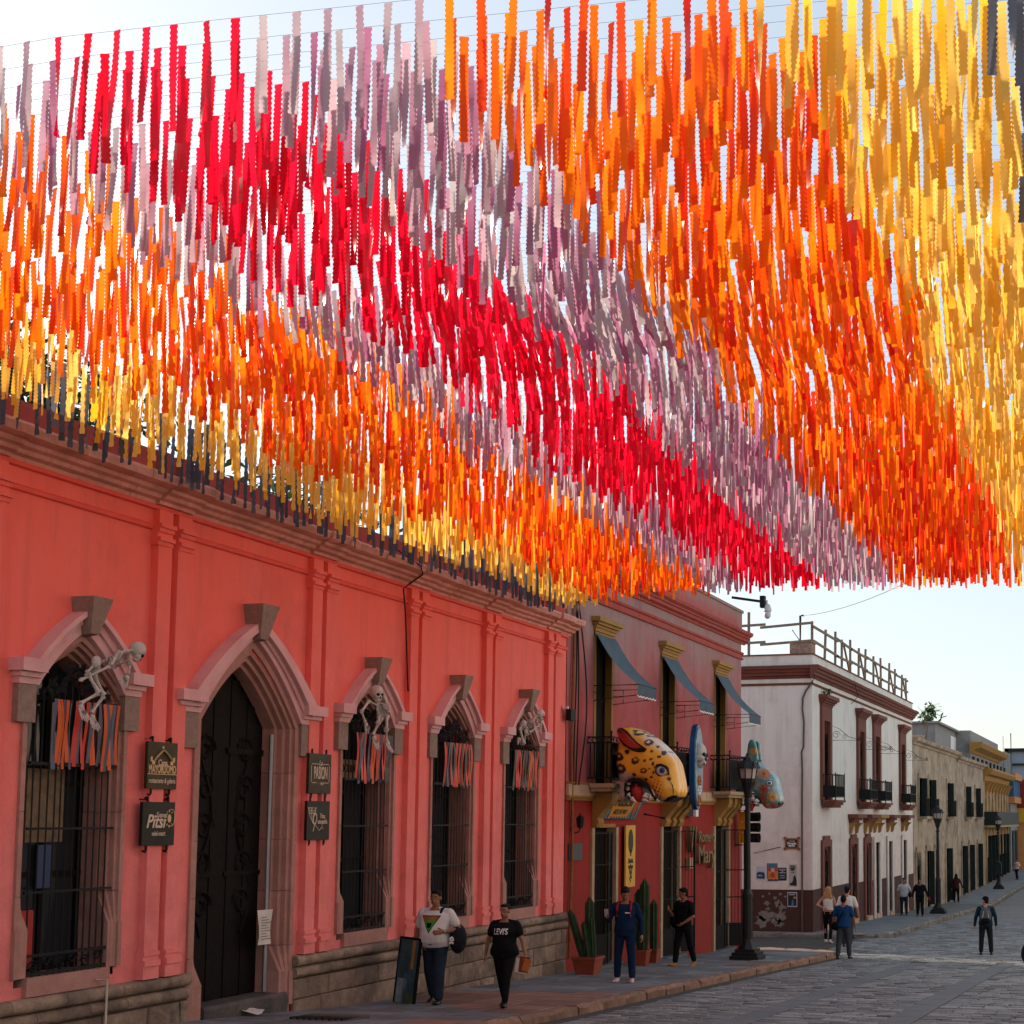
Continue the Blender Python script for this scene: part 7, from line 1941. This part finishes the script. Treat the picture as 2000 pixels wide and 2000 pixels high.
    if hairst == 'short': mb.ell(hp(0, -.018, .045), (.083, .096, .092), 14, 9, 0, Rh); mb.ell(hp(0, .045, .095), (.06, .045, .030), 10, 6, 0, Rh); mb.ell(hp(0, -.06, -.02), (.068, .05, .06), 10, 6, 0, Rh)
    elif hairst == 'tied': mb.ell(hp(0, -.022, .038), (.081, .094, .088), 14, 9, 0, Rh); mb.ell(hp(0, .03, .085), (.062, .05, .032), 10, 6, 0, Rh); mb.ell(hp(0, -.115, .0), (.035, .04, .045), 9, 6, 0, Rh)
    elif hairst == 'long':
        mb.ell(hp(0, -.018, .04), (.088, .100, .095), 14, 9, 0, Rh)
        for k in range(9): t = (k - 4) / 4; mb.tube([hp(t * .07, -.05 - .03 * (1 - t * t), .04), hp(t * .095, -.085, -.10), hp(t * .11, -.10, -.24), hp(t * .085 + .01 * math.sin(k * 3), -.10, -.36 - .04 * math.cos(k * 2))], [.035, .034, .030, .012], 8)
    piece('hair', mb, hair, vox * .8, 2)
    if hat is not None:
        mb = MB(); mb.ell(hp(0, -.01, .075), (.088, .102, .070), 14, 8, 0, Rh); mb.ell(hp(0, .11, .052), (.07, .075, .010), 12, 5, 0, Rh); piece('cap', mb, hat, vox * .7, 2)
    if face:
        for s in side:
            mb = MB(); mb.ell(hp(s * .030, .0835, .012), (.0125, .006, .0065), 8, 5, 0, Rh); mb.v = [tuple(Vector(v) * S) for v in mb.v]; e = mb.build('eye', EYEW, root, True, True)
            mb = MB(); mb.ell(hp(s * .030, .0885, .012), (.006, .003, .006), 8, 5, 0, Rh); mb.v = [tuple(Vector(v) * S) for v in mb.v]; mb.build('iris', MOUTHB, e, True, True)
            mb = MB(); mb.tube([hp(s * .014, .098, .034), hp(s * .032, .097, .041), hp(s * .052, .080, .034)], [.004, .005, .003], 6); mb.v = [tuple(Vector(v) * S) for v in mb.v]; mb.build('eyebrow', HAIRB, root, True, True)
        mb = MB(); mb.tube([hp(-.025, .090, -.060), hp(0, .0985, -.058), hp(.025, .090, -.060)], [.003, .005, .003], 6); mb.v = [tuple(Vector(v) * S) for v in mb.v]; mb.build('lips', M('lip_skin', (.20, .06, .05), .5), root, True, True)
    I = dict(root=root, S=S, tp=tp, hp=hp, ARM=ARM, LEG=LEG, SH=SH, g=g, rot=rad(rot), tors=tors, belly=belly, fat=fat)
    return I
def held(I, name, label, cat, parts, group=None):
    """a thing worn or held: its own object in the same frame as its bearer; parts = [(name, MB in the bearer's unit frame, material, smooth)]"""
    o = empty(name, I['g'], label, cat, group, I['rot'])
    for (n, mb, mat, sm) in parts:
        mb.v = [tuple(Vector(v) * I['S']) for v in mb.v]; mb.build(n, mat, o, sm, True)
    return o
def flat_on(I, pts, mat, parent_name, lift=.0, z=None):
    """a printed shape lying on the chest: points as (x, z) on the front of the torso"""
    zs = np.array([t[0] for t in I['tors']]); aa = np.array([t[1] for t in I['tors']]); bb = np.array([t[2] + t[3] for t in I['tors']])
    def P(x, z):
        a, b = np.interp(z, zs, aa) + .02, np.interp(z, zs, bb) + .022 + lift
        return I['tp'](x, b * math.sqrt(max(.05, 1 - (x / a) ** 2)) ** .9, z)
    n = len(pts); cx, cz = sum(p[0] for p in pts) / n, sum(p[1] for p in pts) / n
    rings = []
    for k in range(5):
        t = k / 4; rings.append([P(cx + (x - cx) * t, cz + (z - cz) * t) for x, z in pts])
    mb = MB(); vs = [p * I['S'] for r in rings for p in r]; mb.add(vs, [(k * n + i, k * n + (i + 1) % n, (k + 1) * n + (i + 1) % n, (k + 1) * n + i) for k in range(4) for i in range(n)])
    return mb.build(parent_name, mat, I['root'], True, True)
def sub(pts, n=6):
    out = []
    for (a, b), (c, d) in zip(pts, pts[1:] + pts[:1]): out += [(a + (c - a) * i / n, b + (d - b) * i / n) for i in range(n)]
    return out
def chest_text(I, body, size, x, z, mat, w=1.0, lift=.014):
    me = text_mesh(body, size, w, .001, bold=.002)
    zs = np.array([t[0] for t in I['tors']]); aa = np.array([t[1] for t in I['tors']]); bb = np.array([t[2] + t[3] for t in I['tors']])
    for v in me.vertices:
        X, Z = x - v.co.x, z + v.co.y            # the chest faces +y, so lettering runs towards -x
        a, b = np.interp(Z, zs, aa) + .02, np.interp(Z, zs, bb) + .022 + lift
        v.co = I['tp'](X, b * math.sqrt(max(.05, 1 - (X / a) ** 2)) ** .9 + v.co.z, Z) * I['S']
    me.materials.clear(); me.materials.append(mat); return link_mesh('shirt_print', me, I['root'])
# 1 man in a white printed T-shirt
A = person(848, 1960, 1736, 182, 'person in a white T-shirt with a green triangle, carrying a framed painting', WHT, DENIM, SHB, fat=1.36, belly=.05, th=((.30, .10), (-.20, .08)), kn=(.16, .18), arm=(((.55, -.05, -.85), (-.72, .78, -.10)), ((.28, -.02, -1), (.12, .10, -1))), face=True, head=(.08, .05), vox=.010, sleeve=.72, hem=.86)
GR = M('green_print', (.03, .30, .02), .7, .2, 12, 0); BR2 = M('brown_print', (.22, .12, .03), .7, .2, 12, 0)
flat_on(A, sub([(-.15, 1.335), (.15, 1.335), (0, 1.075)]), BLK, 'print_border', .0); flat_on(A, sub([(-.128, 1.322), (.128, 1.322), (.085, 1.245), (-.085, 1.245)]), BR2, 'print_top', .003); flat_on(A, sub([(-.092, 1.255), (.092, 1.255), (0, 1.10)]), GR, 'print_triangle', .004); flat_on(A, sub([(-.04, 1.225), (.045, 1.23), (.03, 1.16), (-.02, 1.15)]), BLK, 'print_figure', .007)
wr = A['ARM'][1][2]
mb = MB(); c = wr + Vector((.11, .02, -.36)); U = Vector((-.80, .60, 0)).normalized(); Wd = Vector((-.17, 0, 1)).normalized(); N_ = U.cross(Wd).normalized(); Wd = N_.cross(U)
def pp(u, v, n=0): return c + U * u + Wd * v + N_ * n
def slab3(u0, u1, v0, v1, n0, n1):
    mb = MB(); mb.add([pp(u, v, n) for n in (n0, n1) for v in (v0, v1) for u in (u0, u1)], [(0, 2, 3, 1), (4, 5, 7, 6), (0, 1, 5, 4), (2, 6, 7, 3), (0, 4, 6, 2), (1, 3, 7, 5)]); return mb
parts = [('canvas', slab3(-.30, .30, -.48, .48, -.012, .012), M('painting_dark_teal', (.04, .10, .125), .5, .5, 3, .1), False)]
for (n, a) in (('frame', (-.33, -.30, -.51, .51, -.02, .02)), ('frame', (.30, .33, -.51, .51, -.02, .02)), ('frame', (-.30, .30, .48, .51, -.02, .02)), ('frame', (-.30, .30, -.51, -.48, -.02, .02))): parts.append((n, slab3(*a), BLK, False))
for (m, u0, u1, v0, v1) in ((M('painted_gold', (.36, .20, .03), .5, .3, 8, 0), .10, .19, .05, .47), (M('painted_sky', (.25, .33, .38), .5, .4, 6, 0), -.27, .02, -.46, -.10), (M('painted_blue', (.05, .14, .24), .5, .4, 6, 0), -.08, .03, -.46, -.02), (M('painted_green', (.06, .10, .03), .5, .4, 6, 0), .05, .28, -.46, -.30)): parts.append(('brushwork', slab3(u0, u1, v0, v1, -.0145, .0145), m, False))
held(A, 'framed_painting', 'tall framed painting of dark teal and yellow carried low by the person in white', 'painting', parts)
mb = MB(); mb.ell(A['tp'](-.33, -.07, .98), (.12, .17, .22), 14, 10); bagm = mb
mb2 = MB(); mb2.tube([A['tp'](-.10, .13 + .02, 1.14), A['tp'](-.115, .135, 1.28), A['tp'](-.125, .06, 1.425), A['tp'](-.13, -.05, 1.44), A['tp'](-.2, -.13, 1.3), A['tp'](-.3, -.12, 1.12)], .022, 8)
mb3 = MB()
for k in range(9): mb3.ell(A['tp'](-.30 + .022 * (k % 3) - .03, .115 - .01 * (k % 2), .93 + .035 * (k // 3) + .01 * (k % 2)), (.016, .012, .018), 7, 5)
held(A, 'shoulder_bag', 'dark backpack slung on one shoulder of the person in the white T-shirt', 'bag', [('bag_body', bagm, cloth('bag_navy', (.012, .013, .022)), True), ('strap', mb2, BLK, True), ('flower_patch', mb3, WHITE, True)])
mb = MB(); el, wr = A['ARM'][0][1], A['ARM'][0][2]; q = el.lerp(wr, .93); d = (wr - el).normalized(); a_, b_ = frame_of(d); mb.tube([q - d * .012, q + d * .012], .034, 12); held(A, 'wristwatch', 'pale wristwatch on the raised wrist of the person in white', 'watch', [('band', mb, WHITE, True)])
# 2 woman in a black T-shirt
B = person(984, 1966, 1763, 184, 'person in a black T-shirt lettered in white, holding papers', BLK, BLK, SHB, skin=SK, fat=1.30, belly=.025, fem=True, th=((.30, .0), (-.20, .0)), kn=(.12, .22), arm=(((.42, .0, -1), (.32, .22, -1)), ((.42, -.05, -1), (.16, .02, -1))), face=True, hairst='tied', head=(-.1, .08), vox=.010, sleeve=.62, hem=.80)
chest_text(B, "LEVI'S", .135, 0, 1.255, WHITE, .72)
wr = B['ARM'][0][2]
mb = MB(); c = wr + Vector((-.02, .04, -.12)); mb.bar(c + Vector((.06, .02, .06)), c + Vector((.10, .0, -.16)), .02, .17); mb2 = MB(); mb2.bar(c + Vector((.0, .03, .10)), c + Vector((.03, .02, -.15)), .012, .17); mb3 = MB(); mb3.bar(c + Vector((-.06, .04, .06)), c + Vector((.0, .03, -.13)), .012, .12)
held(B, 'papers', 'white and orange booklets held low by the person in black', 'booklets', [('booklet', mb, PAPER, False), ('booklet', mb2, M('maroon_cover', (.20, .03, .02), .6), False), ('booklet', mb3, M('orange_cover', (.45, .15, .03), .6), False)])
# 3 person in a navy tracksuit looking at a phone
Cc = person(1220, 1918, 1733, 188, 'person in a navy tracksuit and red backpack straps looking down at a phone', NAVY, NAVY, SHW, fat=1.12, belly=.01, th=((.08, .09), (-.03, .09)), kn=(.04, .04), arm=(((.38, -.08, -1), (.10, .22, -1)), ((.45, .08, -1), (-.12, .95, .28))), long_sleeve=True, face=True, head=(.2, .55), vox=.011, hem=.83)
wr, f = Cc['ARM'][1][2], Cc['ARM'][1][3]; mb = MB(); c = wr + f * .12 + Vector((0, .0, .04)); mb.bar(c + Vector((0, -.02, -.06)), c + Vector((0, .03, .08)), .07, .01); held(Cc, 'phone', 'pale phone in the raised hand of the person in navy', 'phone', [('phone_body', mb, M('phone_case', (.45, .40, .40), .3), False)])
REDB = cloth('red_bag_cloth', (.25, .02, .03))
mbs = []
for s in (-1, 1): mb = MB(); mb.tube([Cc['tp'](s * .12, .125, 1.18), Cc['tp'](s * .125, .14, 1.30), Cc['tp'](s * .12, .05, 1.435), Cc['tp'](s * .11, -.08, 1.40)], .022, 8); mbs.append(('strap', mb, REDB, True))
mb = MB(); mb.ell(Cc['tp'](0, -.22, 1.2), (.15, .10, .21), 12, 9); mbs.append(('bag_body', mb, REDB, True)); held(Cc, 'backpack', 'red backpack on the back of the person in navy, straps showing', 'bag', mbs)
mb = MB(); mb.bar(Cc['tp'](-.03, .155, 1.25), Cc['tp'](-.13, .14, 1.245), .004, .018); mb.v = [tuple(Vector(v) * Cc['S']) for v in mb.v]; mb.build('name_print', WHITE, Cc['root'], False, True)
# 4 person in black with tan shoes
D = person(1335, 1887, 1734, 158, 'person in black with tan shoes and a shoulder bag looking aside by the red wall', BLK, BLK, SHO, fat=1.05, th=((-.22, .04), (.20, .04)), kn=(.08, .05), arm=(((.35, .10, -1), (-.55, .65, -.55)), ((.25, .25, -1), (-.2, .85, .6))), face=True, head=(-.7, .15), vox=.012, hem=.83, sleeve=.85)
mb = MB(); mb.ell(D['tp'](.25, -.02, .98), (.10, .15, .17), 12, 8); mb2 = MB(); mb2.tube([D['tp'](.22, .06, 1.1), D['tp'](.05, .14, 1.25), D['tp'](-.12, .08, 1.42), D['tp'](-.08, -.10, 1.36), D['tp'](.2, -.12, 1.1)], .014, 7); held(D, 'shoulder_bag', 'black shoulder bag worn by the person with tan shoes', 'bag', [('bag_body', mb, BLK, True), ('strap', mb2, BLK, True)])
# 5-7 the three seen from behind at the corner
E = person(1618, 1841, 1732, -4, 'person with long fair hair in a white top and black leggings, seen from behind', WHT, BLK, SHW, skin=SKL, hair=HAIRL, fat=.98, fem=True, th=((.10, .02), (-.12, .02)), kn=(.04, .10), arm=(((.6, -.35, -.8), (-.95, -.35, -.35)), ((.35, -.1, -1), (-.1, .3, -1))), hairst='long', vox=.014, tank=True, hem=1.0, pz=zg)
F_ = person(1655, 1850, 1731, -4, 'person in a dark blue cap and white T-shirt half hidden behind the one in blue', WHT, GRYJ, SHB, skin=SKL, fat=1.12, th=((.12, .05), (-.12, .05)), kn=(.05, .1), arm=(((.3, 0, -1), (.1, .2, -1)), ((.35, .05, -1), (.1, .4, -1))), vox=.014, hat=NAVY, pz=zg, sleeve=.85)
G = person(1648, 1873, 1749, -4, 'person in a blue shirt and grey trousers with a dark bag, walking away', ROY, GRYJ, SHB, fat=1.12, th=((-.12, .06), (.13, .06)), kn=(.12, .03), arm=(((.32, -.05, -1), (.15, .2, -1)), ((.34, .05, -1), (.12, .15, -1))), vox=.013, pz=zg, sleeve=.8)
mb = MB(); mb.ell(G['tp'](-.20, -.06, .88), (.14, .10, .12), 12, 8); mb2 = MB(); mb2.tube([G['tp'](-.18, -.12, .96), G['tp'](.0, -.145, 1.2), G['tp'](.10, -.10, 1.38), G['tp'](.10, .02, 1.44), G['tp'](-.05, .15, 1.2), G['tp'](-.2, .05, .96)], .017, 7); held(G, 'shoulder_bag', 'black bag hanging at the hip of the person in the blue shirt', 'bag', [('bag_body', mb, BLK, True), ('strap', mb2, BLK, True)])
# 8-10 on the far pavement
H_ = person(1766, 1788, 1715, 184, 'person in a pale T-shirt walking this way past the white house doors', PALE, DENIM, SHB, fat=1.1, th=((.08, .04), (-.06, .04)), arm=(((.4, 0, -1), (.15, .1, -1)), ((.4, 0, -1), (.2, .1, -1))), vox=.018, sleeve=.9)
mb = MB(); mb.ell(H_['tp'](-.27, 0, .95), (.09, .13, .14), 10, 7); held(H_, 'shoulder_bag', 'dark bag beside the person in the pale T-shirt down the street', 'bag', [('bag_body', mb, BLK, True)])
I_ = person(1797, 1790, 1716, 180, 'person all in black walking this way beside the far lamp', BLK, BLK, SHB, fat=1.15, th=((.10, .05), (-.10, .05)), kn=(.05, .08), arm=(((.42, .05, -1), (.35, .3, -1)), ((.4, -.1, -1), (.25, 0, -1))), vox=.018, long_sleeve=True)
mb = MB(); mb.ell(I_['ARM'][0][2] + Vector((-.05, .03, -.09)), (.06, .05, .09), 9, 6); held(I_, 'red_bundle', 'small red bundle in the hand of the person all in black', 'bundle', [('wrapping', mb, REDB, True)])
J_ = person(1868, 1763, 1707, 0, 'person in a maroon hooded top seen from behind on the far pavement', MAR, BLK, SHB, fat=1.1, th=((.02, .05), (-.02, .05)), arm=(((.3, .1, -1), (.1, .3, -1)), ((.45, .05, -1), (.35, .1, -1))), vox=.02, long_sleeve=True, hat=None, hairst='long', hem=.80)
# 11 person with a grey backpack in the road
K_ = person(1926, 1865, 1752, 6, 'person in a dark jacket with a grey backpack standing in the road', TEALJ, cloth('dark_trousers', (.014, .017, .02)), SHB, skin=SKL, fat=1.16, th=((.05, .09), (-.05, .10)), kn=(.1, .05), arm=(((.35, -.08, -1), (.16, .02, -1)), ((.36, .0, -1), (.05, .25, -1))), head=(.7, .0), vox=.013, long_sleeve=True, pz=zg, hat=BLK)
GB = cloth('grey_bag_cloth', (.085, .10, .115)); mb = MB(); mb.ell(K_['tp'](0, -.21, 1.16), (.165, .11, .25), 14, 10); mb2 = MB(); mb2.ell(K_['tp'](0, -.28, 1.02), (.13, .06, .10), 12, 8); mbs = [('bag_body', mb, GB, True), ('pocket', mb2, BLK, True)]
for s in (-1, 1): mb = MB(); mb.tube([K_['tp'](s * .06, -.315, 1.30), K_['tp'](s * .075, -.325, 1.18), K_['tp'](s * .09, -.315, 1.10)], .012, 6); mbs.append(('reflective_strip', mb, PAPER, True)); mb = MB(); mb.tube([K_['tp'](s * .10, -.16, 1.36), K_['tp'](s * .125, -.03, 1.44), K_['tp'](s * .13, .10, 1.34), K_['tp'](s * .14, .05, 1.1)], .02, 7); mbs.append(('strap', mb, GB, True))
held(K_, 'backpack', 'grey backpack with pale reflective strips worn in the road', 'bag', mbs)
# 12 tiny figure at the far right
L_ = person(1986, 1718, 1677, 150, 'tiny person in a pale pink top stepping along at the far right', PINKW, BLK, SHB, fat=1.1, th=((.35, .03), (-.15, .03)), kn=(.7, .02), arm=(((.5, .1, -.8), (.0, .6, .2)), ((.4, -.1, -1), (.2, .3, -1))), vox=.025, long_sleeve=True)
mb = MB(); mb.ell(L_['tp'](0, -.2, 1.2), (.15, .1, .2), 10, 7); held(L_, 'backpack', 'red backpack of the tiny person at the far right', 'bag', [('bag_body', mb, REDB, True)])
